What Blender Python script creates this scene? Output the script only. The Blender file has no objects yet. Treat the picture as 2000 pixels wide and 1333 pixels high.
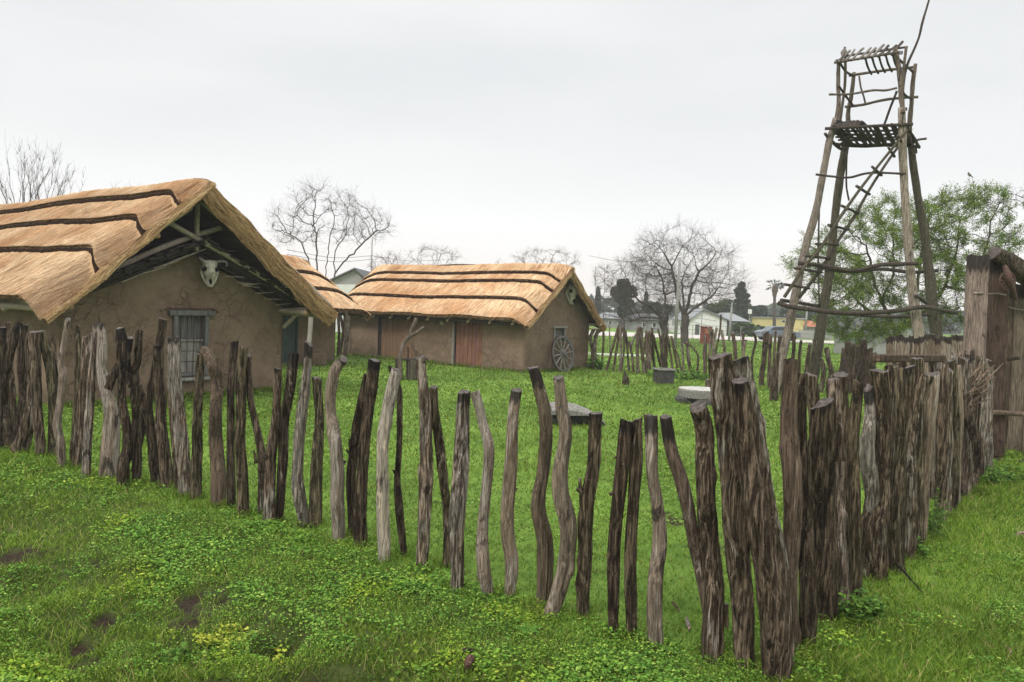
import bpy, math, random
import numpy as np
from mathutils import Vector, Matrix

sc = bpy.context.scene
R = math.radians

# ------------------------------------------------------------------ camera
F = 1500.0; H = 2.1
ROLL = math.atan(.038); PITCH = math.atan(61.5*math.cos(ROLL)/F)
cam_d = bpy.data.cameras.new("camera"); cam = bpy.data.objects.new("camera", cam_d)
sc.collection.objects.link(cam); sc.camera = cam
cam_d.sensor_width = 36; cam_d.lens = 27.0; cam_d.clip_end = 5000; cam_d.clip_start = .05
_fw = Vector((0, math.cos(PITCH), -math.sin(PITCH))); _up = Vector((0, math.sin(PITCH), math.cos(PITCH))); _rt = Vector((1, 0, 0))
_cx = _rt*math.cos(ROLL)+_up*math.sin(ROLL); _cy = -_rt*math.sin(ROLL)+_up*math.cos(ROLL); _cz = -_fw
m = Matrix((( _cx.x,_cy.x,_cz.x,0),(_cx.y,_cy.y,_cz.y,0),(_cx.z,_cy.z,_cz.z,H),(0,0,0,1)))
cam.matrix_world = m

# ------------------------------------------------------------------ sky, sun, exposure
SUN_EL, SUN_AZ = 48.0, 215.0      # azimuth measured clockwise from +Y (where the camera looks)
w = bpy.data.worlds.new("World"); sc.world = w; w.use_nodes = True
nt = w.node_tree; nt.nodes.clear()
def N(nt, t, **kw):
    n = nt.nodes.new(t)
    for k, v in kw.items():
        if k == 'inp':
            for i, x in v.items(): n.inputs[i].default_value = x
        else: setattr(n, k, v)
    return n
def Lk(nt, a, b): nt.links.new(a, b)
out = N(nt, 'ShaderNodeOutputWorld')
sky = N(nt, 'ShaderNodeTexSky', sky_type='NISHITA', sun_disc=False, sun_elevation=R(SUN_EL), sun_rotation=R(SUN_AZ), air_density=1.0, dust_density=4.0)
bg1 = N(nt, 'ShaderNodeBackground', inp={1: .1}); Lk(nt, sky.outputs[0], bg1.inputs[0])
tc = N(nt, 'ShaderNodeTexCoord'); sep = N(nt, 'ShaderNodeSeparateXYZ'); Lk(nt, tc.outputs['Generated'], sep.inputs[0])
mp = N(nt, 'ShaderNodeMapping'); mp.inputs['Scale'].default_value = (1.0, 1.0, 4.5); Lk(nt, tc.outputs['Generated'], mp.inputs[0])
nz = N(nt, 'ShaderNodeTexNoise', inp={'Scale': 1.7, 'Detail': 4.0, 'Roughness': .45}); Lk(nt, mp.outputs[0], nz.inputs['Vector'])
rampn = N(nt, 'ShaderNodeValToRGB'); Lk(nt, nz.outputs[0], rampn.inputs[0])
rampn.color_ramp.elements[0].position = .36; rampn.color_ramp.elements[0].color = (.76, .78, .79, 1)
rampn.color_ramp.elements[1].position = .66; rampn.color_ramp.elements[1].color = (.90, .905, .90, 1)
rel = N(nt, 'ShaderNodeValToRGB'); Lk(nt, sep.outputs[2], rel.inputs[0])
els = rel.color_ramp.elements; els[0].position = 0.0; els[0].color = (1.0, .95, .90, 1); els[1].position = .22; els[1].color = (.90, .91, .91, 1)
e = els.new(.05); e.color = (1.04, 1.0, .965, 1); e = els.new(.11); e.color = (1.03, 1.03, 1.02, 1)
mixc = N(nt, 'ShaderNodeMix', data_type='RGBA', blend_type='MIX')
mr = N(nt, 'ShaderNodeMapRange', inp={1: .07, 2: .24, 3: 0.0, 4: .75}); Lk(nt, sep.outputs[2], mr.inputs[0])
Lk(nt, mr.outputs[0], mixc.inputs[0]); Lk(nt, rel.outputs[0], mixc.inputs[6]); Lk(nt, rampn.outputs[0], mixc.inputs[7])
bg2 = N(nt, 'ShaderNodeBackground', inp={1: 1.0}); Lk(nt, mixc.outputs[2], bg2.inputs[0])
zen = N(nt, 'ShaderNodeMapRange', inp={1: .40, 2: .80, 3: .875, 4: 2.15}, interpolation_type='SMOOTHSTEP'); Lk(nt, sep.outputs[2], zen.inputs[0]); Lk(nt, zen.outputs[0], bg2.inputs[1])   # an overcast sky is brightest overhead
mx = N(nt, 'ShaderNodeMixShader', inp={0: .93}); Lk(nt, bg1.outputs[0], mx.inputs[1]); Lk(nt, bg2.outputs[0], mx.inputs[2]); Lk(nt, mx.outputs[0], out.inputs[0])
sun_d = bpy.data.lights.new("sun", 'SUN'); sun_d.energy = 1.5; sun_d.angle = R(14); sun_d.color = (1.0, .95, .88)
sun = bpy.data.objects.new("sun", sun_d); sc.collection.objects.link(sun)
_sd = Vector((math.sin(R(SUN_AZ))*math.cos(R(SUN_EL)), math.cos(R(SUN_AZ))*math.cos(R(SUN_EL)), math.sin(R(SUN_EL))))
sun.rotation_euler = _sd.to_track_quat('Z', 'Y').to_euler(); sun.location = (0, 0, 60)
sc.view_settings.view_transform = 'Standard'; sc.view_settings.look = 'None'; sc.view_settings.gamma = 1; sc.view_settings.exposure = 0.30

# ------------------------------------------------------------------ pixel helpers: read a place off the photograph at a real depth
def ray(px, py):
    u = (px-1000)/F; v = (666.5-py)/F
    a = u*math.cos(ROLL)-v*math.sin(ROLL); b = u*math.sin(ROLL)+v*math.cos(ROLL)
    return np.array([a, math.cos(PITCH)+b*math.sin(PITCH), -math.sin(PITCH)+b*math.cos(PITCH)])
O0 = np.array([0, 0, H])
def G(px, py, z=0.0):
    r = ray(px, py); return O0+r*((z-H)/r[2])
def P(px, py, Y):
    r = ray(px, py); return O0+r*(Y/r[1])
def onplane(px, py, p0, n):
    r = ray(px, py); return O0+r*(np.dot(p0-O0, n)/np.dot(r, n))

# ------------------------------------------------------------------ noise
def _h(ix, iy, iz, seed=0):
    n = (ix*374761393+iy*668265263+iz*2147483647+seed*1274126177) & 0xffffffff
    n = (n ^ (n >> 13))*1274126177 & 0xffffffff
    n = (n ^ (n >> 16)) & 0xffffffff
    return n/4294967295.0*2-1
def vn(p, seed=0):
    p = np.asarray(p, dtype=np.float64); i = np.floor(p).astype(np.int64); f = p-i; f = f*f*(3-2*f)
    x, y, z = i[..., 0], i[..., 1], i[..., 2]; fx, fy, fz = f[..., 0], f[..., 1], f[..., 2]
    def c(a, b, d): return _h(x+a, y+b, z+d, seed)
    x00 = c(0,0,0)*(1-fx)+c(1,0,0)*fx; x10 = c(0,1,0)*(1-fx)+c(1,1,0)*fx
    x01 = c(0,0,1)*(1-fx)+c(1,0,1)*fx; x11 = c(0,1,1)*(1-fx)+c(1,1,1)*fx
    return (x00*(1-fy)+x10*fy)*(1-fz)+(x01*(1-fy)+x11*fy)*fz
def fbm(p, o=4, seed=0):
    p = np.asarray(p, dtype=np.float64); s = 0; a = 1.0; t = 0
    for k in range(o):
        s = s+vn(p*(2**k)+17.3*k, seed+k)*a; t += a; a *= .5
    return s/t
def n2(x, y, f, seed=0, o=3):
    x = np.asarray(x, dtype=np.float64); return fbm(np.stack([x*f, np.asarray(y)*f, np.zeros_like(x)+.37], -1), o, seed)

# ------------------------------------------------------------------ objects
def put(o, parent=None, loc=None):
    sc.collection.objects.link(o)
    if parent is not None: o.parent = parent
    if loc is not None: o.location = loc
    return o
def tag(o, label=None, cat=None, group=None, kind=None):
    if label: o['label'] = label
    if cat: o['category'] = cat
    if group: o['group'] = group
    if kind: o['kind'] = kind
    return o
def empty(name, loc, rz=0, **kw):
    o = bpy.data.objects.new(name, None); o.empty_display_size = .2; put(o, None, loc); o.rotation_euler = (0, 0, rz); tag(o, **kw); return o
class MB:
    """collects pieces (verts, faces of any size) and links them as ONE mesh object"""
    def __init__(s): s.v = []; s.f = []; s.mi = []; s.n = 0
    def add(s, v, f, mi=0):
        v = np.asarray(v, dtype=np.float64).reshape(-1, 3); s.v.append(v)
        if isinstance(f, np.ndarray): s.f.append(f+s.n); s.mi.append(np.full(len(f), mi))
        else:
            for q in f: s.f.append(np.array([[i+s.n for i in q]])); s.mi.append(np.array([mi]))
        s.n += len(v); return s
    def build(s, name, mats, parent=None, loc=None, smooth=False, attrs=None, **kw):
        V = np.concatenate(s.v) if s.v else np.zeros((0, 3))
        if loc is not None: V = V-np.asarray(loc)
        me = bpy.data.meshes.new(name)
        tot = [len(q)*q.shape[1] for q in s.f]; npol = sum(len(q) for q in s.f)
        me.vertices.add(len(V)); me.vertices.foreach_set('co', V.ravel())
        me.loops.add(sum(tot)); me.loops.foreach_set('vertex_index', np.concatenate([q.ravel() for q in s.f]).astype(np.int32))
        sizes = np.concatenate([np.full(len(q), q.shape[1]) for q in s.f]); st = np.concatenate([[0], np.cumsum(sizes)[:-1]])
        me.polygons.add(npol); me.polygons.foreach_set('loop_start', st.astype(np.int32))
        me.polygons.foreach_set('material_index', np.concatenate(s.mi).astype(np.int32))
        me.polygons.foreach_set('use_smooth', np.full(npol, smooth))
        me.update(calc_edges=True)
        for mm in (mats if isinstance(mats, (list, tuple)) else [mats]): me.materials.append(mm)
        for k, a in (attrs or {}).items():
            at = me.attributes.new(k, 'FLOAT', 'POINT'); at.data.foreach_set('value', np.asarray(a, dtype=np.float32))
        o = bpy.data.objects.new(name, me); put(o, parent, loc); tag(o, **kw); return o
def box(c, s, rot=None):
    c = np.asarray(c, float); s = np.asarray(s, float)/2
    v = np.array([[x, y, z] for x in (-1, 1) for y in (-1, 1) for z in (-1, 1)])*s
    if rot is not None: v = v@np.asarray(rot).T
    return v+c, np.array([[0,1,3,2],[4,6,7,5],[0,4,5,1],[2,3,7,6],[0,2,6,4],[1,5,7,3]])
def rbox(c, s, rot=None, b=.01):
    """box with chamfered long edges (hexadecagon-free: 24 verts)"""
    c = np.asarray(c, float); h = np.asarray(s, float)/2; b = min(b, h.min()*.8)
    v = []; f = []
    for sx in (-1, 1):
        for sy in (-1, 1):
            for sz in (-1, 1):
                v += [[sx*(h[0]-b), sy*(h[1]-b), sz*h[2]], [sx*(h[0]-b), sy*h[1], sz*(h[2]-b)], [sx*h[0], sy*(h[1]-b), sz*(h[2]-b)]]
    idx = lambda sx, sy, sz, k: ((sx > 0)*4+(sy > 0)*2+(sz > 0))*3+k
    for s_ in (-1, 1):
        q = [idx(-1,-1,s_,0), idx(1,-1,s_,0), idx(1,1,s_,0), idx(-1,1,s_,0)]; f.append(q if s_ > 0 else q[::-1])
        q = [idx(-1,s_,-1,1), idx(-1,s_,1,1), idx(1,s_,1,1), idx(1,s_,-1,1)]; f.append(q if s_ > 0 else q[::-1])
        q = [idx(s_,-1,-1,2), idx(s_,1,-1,2), idx(s_,1,1,2), idx(s_,-1,1,2)]; f.append(q if s_ > 0 else q[::-1])
    for a in (-1, 1):
        for d in (-1, 1):
            f.append([idx(-1,a,d,0), idx(1,a,d,0), idx(1,a,d,1), idx(-1,a,d,1)])
            f.append([idx(a,-1,d,0), idx(a,1,d,0), idx(a,1,d,2), idx(a,-1,d,2)])
            f.append([idx(a,d,-1,1), idx(a,d,1,1), idx(a,d,1,2), idx(a,d,-1,2)])
    for sx in (-1, 1):
        for sy in (-1, 1):
            for sz in (-1, 1): f.append([idx(sx,sy,sz,0), idx(sx,sy,sz,1), idx(sx,sy,sz,2)])
    v = np.array(v, float)
    if rot is not None: v = v@np.asarray(rot).T
    return v+c, f
def axes(d, up=(0, 0, 1)):
    """3x3 whose columns are side, other, along d"""
    d = np.asarray(d, float); d = d/np.linalg.norm(d); u = np.asarray(up, float)
    if abs(np.dot(d, u)) > .95: u = np.array([1., 0, 0])
    a = np.cross(u, d); a /= np.linalg.norm(a); b = np.cross(d, a)
    return np.stack([a, b, d], 1)
def beam(p, q, w_, h_, b=.008):
    p = np.asarray(p, float); q = np.asarray(q, float); return rbox((p+q)/2, (w_, h_, np.linalg.norm(q-p)), axes(q-p), b)
def catmull(pts, n):
    pts = np.asarray(pts, float); m_ = len(pts)
    if m_ == 2: t = np.linspace(0, 1, n)[:, None]; return pts[0]*(1-t)+pts[1]*t
    P_ = np.concatenate([[2*pts[0]-pts[1]], pts, [2*pts[-1]-pts[-2]]])
    u = np.linspace(0, m_-1, n); i = np.minimum(u.astype(int), m_-2); t = (u-i)[:, None]
    a, b, c, d = P_[i], P_[i+1], P_[i+2], P_[i+3]
    return .5*((2*b)+(-a+c)*t+(2*a-5*b+4*c-d)*t*t+(-a+3*b-3*c+d)*t**3)
def tube(pts, rad, K=8, n=None, cap=True, rough=0.0, seed=0):
    """simple bent tube; pts list of 3D, rad scalar or per point"""
    pts = np.asarray(pts, float); m_ = len(pts); n = n or (m_ if m_ == 2 and rough == 0 else max(m_*4, 6))
    rad = np.full(m_, rad) if np.isscalar(rad) else np.asarray(rad, float)
    pr = catmull(np.concatenate([pts, rad[:, None]], 1), n); c = pr[:, :3]; r = np.maximum(pr[:, 3], 1e-4)
    t = np.gradient(c, axis=0); t /= np.linalg.norm(t, axis=1)[:, None]+1e-12
    a0 = axes(t[0])[:, 0]; A = np.zeros((n, 3)); A[0] = a0
    for i in range(1, n):
        a = A[i-1]-t[i]*np.dot(A[i-1], t[i]); A[i] = a/(np.linalg.norm(a)+1e-12)
    B = np.cross(t, A); th = np.arange(K)*2*math.pi/K
    rr = r[:, None]*np.ones(K)[None]
    if rough:
        q = np.stack([np.cos(th)[None]*1.3+0*rr, np.sin(th)[None]*1.3+0*rr, np.arange(n)[:, None]*.35+0*rr], -1); rr = rr*(1+rough*fbm(q, 3, seed)*1.6)
    V = c[:, None]+rr[..., None]*(np.cos(th)[None, :, None]*A[:, None]+np.sin(th)[None, :, None]*B[:, None])
    V = V.reshape(-1, 3); i = np.arange(n-1)[:, None]*K; k = np.arange(K)[None]; k2 = (k+1) % K
    Fq = np.stack([i+k, i+k2, i+K+k2, i+K+k], -1).reshape(-1, 4)
    faces = [Fq]
    return V, Fq, (list(range(K))[::-1], list(range((n-1)*K, n*K))) if cap else None
def add_tube(mb, pts, rad, K=8, mi=0, capmi=None, **kw):
    V, Fq, caps = tube(pts, rad, K, **kw); mb.add(V, Fq, mi)
    if caps:
        n0 = mb.n-len(V)
        for c in caps: mb.f.append(np.array([[i+n0 for i in c]])); mb.mi.append(np.array([mi if capmi is None else capmi]))
    return mb

# ------------------------------------------------------------------ materials
def newmat(name, rough=.85, spec=.3):
    mt = bpy.data.materials.new(name); mt.use_nodes = True; t = mt.node_tree; b = t.nodes['Principled BSDF']
    b.inputs['Roughness'].default_value = rough; b.inputs['Specular IOR Level'].default_value = spec
    return mt, t, b
def ramp(t, src, stops, interp='LINEAR'):
    r = N(t, 'ShaderNodeValToRGB'); r.color_ramp.interpolation = interp; e_ = r.color_ramp.elements
    while len(e_) < len(stops): e_.new(.5)
    for i, (p, c) in enumerate(stops): e_[i].position = p; e_[i].color = (*c, 1) if len(c) == 3 else c
    Lk(t, src, r.inputs[0]); return r.outputs[0]
def noise(t, vec, scale, detail=4, rough=.6, sc3=None, dist=0.0):
    if sc3 is not None:
        mpp = N(t, 'ShaderNodeMapping'); mpp.inputs['Scale'].default_value = sc3; Lk(t, vec, mpp.inputs[0]); vec = mpp.outputs[0]
    n = N(t, 'ShaderNodeTexNoise', inp={'Scale': scale, 'Detail': detail, 'Roughness': rough, 'Distortion': dist}); Lk(t, vec, n.inputs['Vector']); return n.outputs[0]
def mixrgb(t, fac, a, b, mode='MIX'):
    n = N(t, 'ShaderNodeMix', data_type='RGBA', blend_type=mode)
    for s_, x in ((0, fac), (6, a), (7, b)):
        if hasattr(x, 'is_output'): Lk(t, x, n.inputs[s_])
        else: n.inputs[s_].default_value = x if s_ == 0 else (*x, 1) if len(x) == 3 else x
    return n.outputs[2]
def math_(t, op, a, b=None, clamp=False):
    n = N(t, 'ShaderNodeMath', operation=op, use_clamp=clamp)
    for i, x in enumerate((a, b)):
        if x is None: continue
        if hasattr(x, 'is_output'): Lk(t, x, n.inputs[i])
        else: n.inputs[i].default_value = x
    return n.outputs[0]
def bump(t, b, h, strength=.5, dist=.02):
    n = N(t, 'ShaderNodeBump', inp={'Strength': strength, 'Distance': dist}); Lk(t, h, n.inputs['Height']); Lk(t, n.outputs[0], b.inputs['Normal'])
def objvec(t, jitter=True):
    tc_ = N(t, 'ShaderNodeTexCoord'); v = tc_.outputs['Object']
    if jitter:
        oi = N(t, 'ShaderNodeObjectInfo'); a = N(t, 'ShaderNodeVectorMath', operation='ADD'); mu = math_(t, 'MULTIPLY', oi.outputs['Random'], 61.0)
        Lk(t, v, a.inputs[0]); Lk(t, mu, a.inputs[1]); return a.outputs[0], oi
    return v, None

def wood_mat(name, sc_=1.0, contrast=1.0, use_top=True, zk=1.0, fk=1.0):
    """weathered wood: object colour gives the tone, its alpha the share of pale bared streaks; attribute 'top' is the wet end"""
    mt, t, b = newmat(name, .82, .10); v, oi = objvec(t)
    S = lambda a_, c_: (a_*sc_, a_*sc_, c_*sc_*zk)
    # wandering grain
    wd = N(t, 'ShaderNodeTexNoise', inp={'Scale': 2.5*sc_, 'Detail': 2.0}); Lk(t, v, wd.inputs['Vector']); wv = N(t, 'ShaderNodeVectorMath', operation='SCALE'); wv.inputs['Scale'].default_value = .06; Lk(t, wd.outputs['Color'], wv.inputs[0]); va = N(t, 'ShaderNodeVectorMath', operation='ADD'); Lk(t, v, va.inputs[0]); Lk(t, wv.outputs[0], va.inputs[1]); v2 = va.outputs[0]
    fib = noise(t, v2, 1, 6, .7, S(95, 6.0)); fur = noise(t, v2, 1, 6, .72, S(46, 3.0)); big = noise(t, v2, 1, 4, .6, S(7, 1.6), .5); mid = noise(t, v, 1, 5, .7, S(16, 6.0), .3)
    tone = oi.outputs['Color']
    dark = mixrgb(t, 1.0, tone, (.10, .085, .07), 'MULTIPLY'); lite = mixrgb(t, 1.0, tone, (2.15, 2.05, 1.95), 'MULTIPLY')  # furrow tone of the wood, with crevice shade painted into it
    f1 = ramp(t, fib, [(.38, (0, 0, 0)), (.60, (1, 1, 1))]); ff = ramp(t, fur, [(.42, (0, 0, 0)), (.53, (1, 1, 1))])
    c = mixrgb(t, f1, mixrgb(t, .6, dark, tone), lite); c = mixrgb(t, math_(t, 'MULTIPLY', math_(t, 'SUBTRACT', 1.0, ff), .80*fk), c, dark)
    f2 = ramp(t, mid, [(.34, (0, 0, 0)), (.55, (1, 1, 1))]); c = mixrgb(t, math_(t, 'MULTIPLY', math_(t, 'SUBTRACT', 1.0, f2), .45), c, dark)
    th = math_(t, 'SUBTRACT', .70, math_(t, 'MULTIPLY', oi.outputs['Alpha'], .30))
    comb = math_(t, 'ADD', math_(t, 'MULTIPLY', big, .6), math_(t, 'MULTIPLY', fur, .4))
    pm = N(t, 'ShaderNodeMapRange', inp={3: 0.0, 4: 1.0}); Lk(t, comb, pm.inputs[0]); Lk(t, th, pm.inputs[1]); Lk(t, math_(t, 'ADD', th, .045), pm.inputs[2])
    pale = mixrgb(t, f1, (.15, .125, .10), (.47, .42, .36)); c = mixrgb(t, math_(t, 'MULTIPLY', pm.outputs[0], .88), c, pale)
    bl = noise(t, v, 1, 4, .7, S(4.5, 2.2), 1.0); bm = ramp(t, bl, [(.60, (0, 0, 0)), (.65, (1, 1, 1))]); c = mixrgb(t, math_(t, 'MULTIPLY', bm, .75), c, (.020, .016, .013))
    sp = noise(t, v, 75*sc_, 2, .5); sm = ramp(t, sp, [(.68, (0, 0, 0)), (.72, (1, 1, 1))]); c = mixrgb(t, math_(t, 'MULTIPLY', sm, .55), c, (.36, .35, .30))
    if use_top:
        at = N(t, 'ShaderNodeAttribute', attribute_name='top'); tm = N(t, 'ShaderNodeMapRange', inp={1: .46, 2: .56, 3: 0.0, 4: 1.0})
        Lk(t, math_(t, 'ADD', at.outputs['Fac'], math_(t, 'MULTIPLY', math_(t, 'SUBTRACT', mid, .5), .9)), tm.inputs[0]); c = mixrgb(t, math_(t, 'MULTIPLY', tm.outputs[0], .85), c, (.02, .018, .017))
    Lk(t, c, b.inputs['Base Color'])
    hgt = math_(t, 'ADD', math_(t, 'ADD', math_(t, 'MULTIPLY', fib, .6), math_(t, 'MULTIPLY', ff, .7)), math_(t, 'MULTIPLY', mid, .5)); bump(t, b, hgt, 1.0*contrast, .03)
    return mt
M = {}
M['wood'] = wood_mat('weathered_wood')
M['wood_small'] = wood_mat('weathered_poles', 1.6, .7, False, .3, .7)
M['wood_smooth'] = wood_mat('barkless_wood', 1.1, .6, True, .5, .35)
M['plank'] = wood_mat('weathered_planks', .9, .6, True, .6, .22)
def endgrain():
    mt, t, b = newmat('end_grain', .7, .35); v, oi = objvec(t); n = noise(t, v, 26, 5, .7); c = ramp(t, n, [(.35, (.03, .024, .02)), (.6, (.10, .08, .066)), (.75, (.24, .215, .185))]); Lk(t, c, b.inputs['Base Color']); bump(t, b, n, .6, .01); return mt
M['end'] = endgrain()
def flatmat(name, c1, c2, scale=8, rough=.8, spec=.3, bmp=.2, sc3=None, metal=0.0, detail=5):
    mt, t, b = newmat(name, rough, spec); v, oi = objvec(t); n = noise(t, v, scale, detail, .62, sc3); Lk(t, ramp(t, n, [(.3, c1), (.7, c2)]), b.inputs['Base Color'])
    b.inputs['Metallic'].default_value = metal
    if bmp: bump(t, b, n, bmp, .02)
    return mt
def islandmat(name, stops, rough=.8, patch=None, patchscale=.5, patchrange=(.4, .6), transl=0.0):
    """colour per leaf / blade / straw from Random Per Island, shifted by patches of the ground"""
    mt, t, b = newmat(name, rough, .06); g = N(t, 'ShaderNodeNewGeometry'); c = ramp(t, g.outputs['Random Per Island'], stops)
    if patch:
        v, _ = objvec(t, False); n = noise(t, v, patchscale, 4, .6); f = ramp(t, n, [(patchrange[0], (0, 0, 0)), (patchrange[1], (1, 1, 1))]); c = mixrgb(t, f, c, mixrgb(t, 1.0, c, patch, 'MULTIPLY'))
    Lk(t, c, b.inputs['Base Color'])
    if transl:
        tr = N(t, 'ShaderNodeBsdfTranslucent'); Lk(t, c, tr.inputs[0]); ms = N(t, 'ShaderNodeMixShader', inp={0: transl}); o_ = t.nodes['Material Output']
        Lk(t, b.outputs[0], ms.inputs[1]); Lk(t, tr.outputs[0], ms.inputs[2]); Lk(t, ms.outputs[0], o_.inputs[0])
    return mt
# ------------------------------------------------------------------ ground
FA = np.array([1.64, 4.42]); FB = np.array([-6.69, 10.26]); FC = np.array([8.2, 12.6])
def side_left(x, y):   # >0 on the camera's side of the left fence
    d = (FB-FA)/np.linalg.norm(FB-FA); nn = np.array([-d[1], d[0]]); nn = -nn if np.dot(nn, -FA) < 0 else nn
    return (x-FA[0])*nn[0]+(y-FA[1])*nn[1]
DIRT = [(550, 1245, .17, .24), (660, 1322, .34, .16), (395, 1165, .20, .20), (370, 1205, .16, .14), (520, 1210, .14, .14), (430, 1163, .13, .10), (640, 1345, .35, .2), (165, 1265, .16, .14), (150, 1235, .12, .12),
        (195, 1095, .1, .07), (20, 1080, .22, .2), (1975, 897, .9, .25), (205, 1195, .07, .1), (1965, 1202, .2, .08), (450, 1330, .15, .12), (1420, 1075, .3, .25), (1300, 1010, .3, .3)]
DP = [(*G(a, b)[:2], rx, ry) for a, b, rx, ry in DIRT]
def dirt(x, y):
    x = np.asarray(x, float); y = np.asarray(y, float); r = np.full(np.broadcast(x, y).shape, -1.0)
    for cx, cy, rx, ry in DP:
        r = np.maximum(r, 1-((x-cx)/rx)**2-((y-cy)/ry)**2)
    return r+n2(x, y, 6.5, 5, 4)*2.6-.35          # > 0 inside bare soil
def gz(x, y):
    x = np.asarray(x, float); y = np.asarray(y, float)
    s = side_left(x, y); dist = np.sqrt(x*x+y*y)
    near = np.clip((s-.9)/1.6, 0, 1); near = near*near*(3-2*near)
    z = n2(x, y, .35, 2)*.05*np.clip(dist/10, .2, 1)+n2(x, y, 2.2, 3)*.022
    z = z+near*(n2(x, y, 1.9, 4)*.14+n2(x, y, 5.5, 44)*.035-.12)
    dd = np.clip(dirt(x, y), -0.15, .55)+.15
    for cx, cy, rx, ry in DP[:2]+DP[6:7]:
        q = np.clip(1.25-((x-cx)/rx)**2-((y-cy)/ry)**2, 0, 1); z = z-q*.16
    z = z-dd*.05*(dist < 14)
    return np.where(dist > 120, 0.0, z)
gx = np.concatenate([-np.geomspace(2500, 13, 46), np.arange(-12.9, 12.9, .07), np.geomspace(13, 2500, 46)])
gy = np.concatenate([[-300, -60, -10, -2], np.arange(0, 3.4, .4), np.arange(3.4, 13.5, .06), np.geomspace(13.6, 2500, 90)])
X, Y = np.meshgrid(gx, gy); Z = gz(X, Y); nx, ny = len(gx), len(gy)
i, j = np.meshgrid(np.arange(nx-1), np.arange(ny-1)); a = (j*nx+i).ravel()
gm, t, b = newmat('meadow_soil_and_turf', .95, .15); v, _ = objvec(t, False)
na = noise(t, v, .35, 5, .6); nb = noise(t, v, 3.5, 5, .65); nc = noise(t, v, 40, 4, .7)
turf = ramp(t, nb, [(.3, (.07, .13, .022)), (.5, (.12, .22, .032)), (.72, (.19, .31, .05))])
turf = mixrgb(t, math_(t, 'MULTIPLY', nc, .6), turf, (.035, .075, .012)); turf2 = mixrgb(t, ramp(t, na, [(.42, (0, 0, 0)), (.62, (.8, .8, .8))]), turf, (.19, .31, .05))
soil = ramp(t, nc, [(.3, (.014, .010, .007)), (.7, (.055, .037, .024))])
at = N(t, 'ShaderNodeAttribute', attribute_name='soil'); Lk(t, mixrgb(t, at.outputs['Fac'], turf2, soil), b.inputs['Base Color']); bump(t, b, nc, .8, .03)
M['ground'] = gm
DD = dirt(X, Y); soil_and_shade = np.clip((DD+.1)*4, 0, 1); sd_ = np.sqrt(X**2+Y**2); soil_and_shade = np.where(sd_ > 16, 0, soil_and_shade)
soil_and_shade = np.maximum(soil_and_shade, np.where((side_left(X, Y) > .3) & (sd_ < 14), .72, 0))  # soil tone across the bank, also painting shade into gaps between leaves
MB().add(np.stack([X.ravel(), Y.ravel(), Z.ravel()], -1), np.stack([a, a+1, a+nx+1, a+nx], -1)).build('ground', M['ground'], smooth=True, attrs={'soil': soil_and_shade.ravel()}, kind='structure')

# scattered blades: density falls with distance, size grows with it
rng = np.random.default_rng(7)
def infront(n, d0, d1, rng, wide=1.06):
    n = int(n*1.2)
    d = np.exp(rng.uniform(math.log(d0), math.log(d1), n)); u = rng.uniform(-wide, wide, n); return u*d, d
def blades(x, y, hgt, wid, lean, rng, cross=1):
    n = len(x); z = gz(x, y)-.01; a = rng.uniform(0, 2*math.pi, n); la = rng.uniform(0, 2*math.pi, n); le = lean*rng.uniform(.2, 1.0, n)
    dx, dy = np.cos(a)*wid/2, np.sin(a)*wid/2; mx_, my_ = np.cos(la)*le*hgt*.35, np.sin(la)*le*hgt*.35
    V = np.stack([np.stack([x-dx, y-dy, z], -1), np.stack([x+dx, y+dy, z], -1),
                  np.stack([x+mx_+dx*.7, y+my_+dy*.7, z+hgt*.6], -1), np.stack([x+mx_-dx*.7, y+my_-dy*.7, z+hgt*.6], -1),
                  np.stack([x+mx_*2.6, y+my_*2.6, z+hgt], -1)], 1).reshape(-1, 3)
    k = np.arange(n)[:, None]*5; return V, k+np.array([[0, 1, 2, 3]]), k+np.array([[3, 2, 4]])
def in_huts(x, y):
    return np.zeros(len(x), bool)
M['grass'] = islandmat('grass_blades', [(0, (.06, .12, .012)), (.35, (.125, .22, .022)), (.75, (.21, .32, .038)), (.9, (.29, .36, .07)), (1, (.46, .38, .17))], .75, (.72, .72, .75), .9, (.42, .58), .25)
M['grass_lawn'] = islandmat('lawn_blades', [(0, (.065, .125, .014)), (.4, (.13, .215, .026)), (.85, (.195, .295, .042)), (1, (.36, .38, .12))], .75, (.80, .72, .80), .45, (.4, .6), .25)
M['clover'] = islandmat('ground_cover_leaves', [(0, (.05, .125, .022)), (.45, (.115, .245, .036)), (.85, (.20, .365, .055)), (1, (.37, .50, .10))], .6, (1.35, 1.08, .7), 1.5, (.5, .62), .2)
# lawn inside the fence and beyond
x, y = infront(330000, 4.3, 75, rng); s = side_left(x, y); keep = (s < -.02) & (dirt(x, y) < .15+rng.uniform(0, .6, len(x)))
right = ((x-FA[0])*(FC[1]-FA[1])-(y-FA[1])*(FC[0]-FA[0])) > 0    # right-hand side, outside the dense fence
k1 = keep & ~right; xx, yy = x[k1], y[k1]; d = np.sqrt(xx**2+yy**2); sz = np.maximum(1, d/6.5)
V, q, t3 = blades(xx, yy, (.026+.026*rng.random(len(xx)))*np.minimum(sz, 3.2)**.55*(1+.5*n2(xx, yy, 1.2, 8)), .0075*sz, 1.8, rng)
MB().add(V, q).add(np.zeros((0, 3)), t3-len(V)).build('lawn_grass', M['grass_lawn'], kind='stuff', label='short bright green lawn grass inside the palisade', cat='grass')
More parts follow.
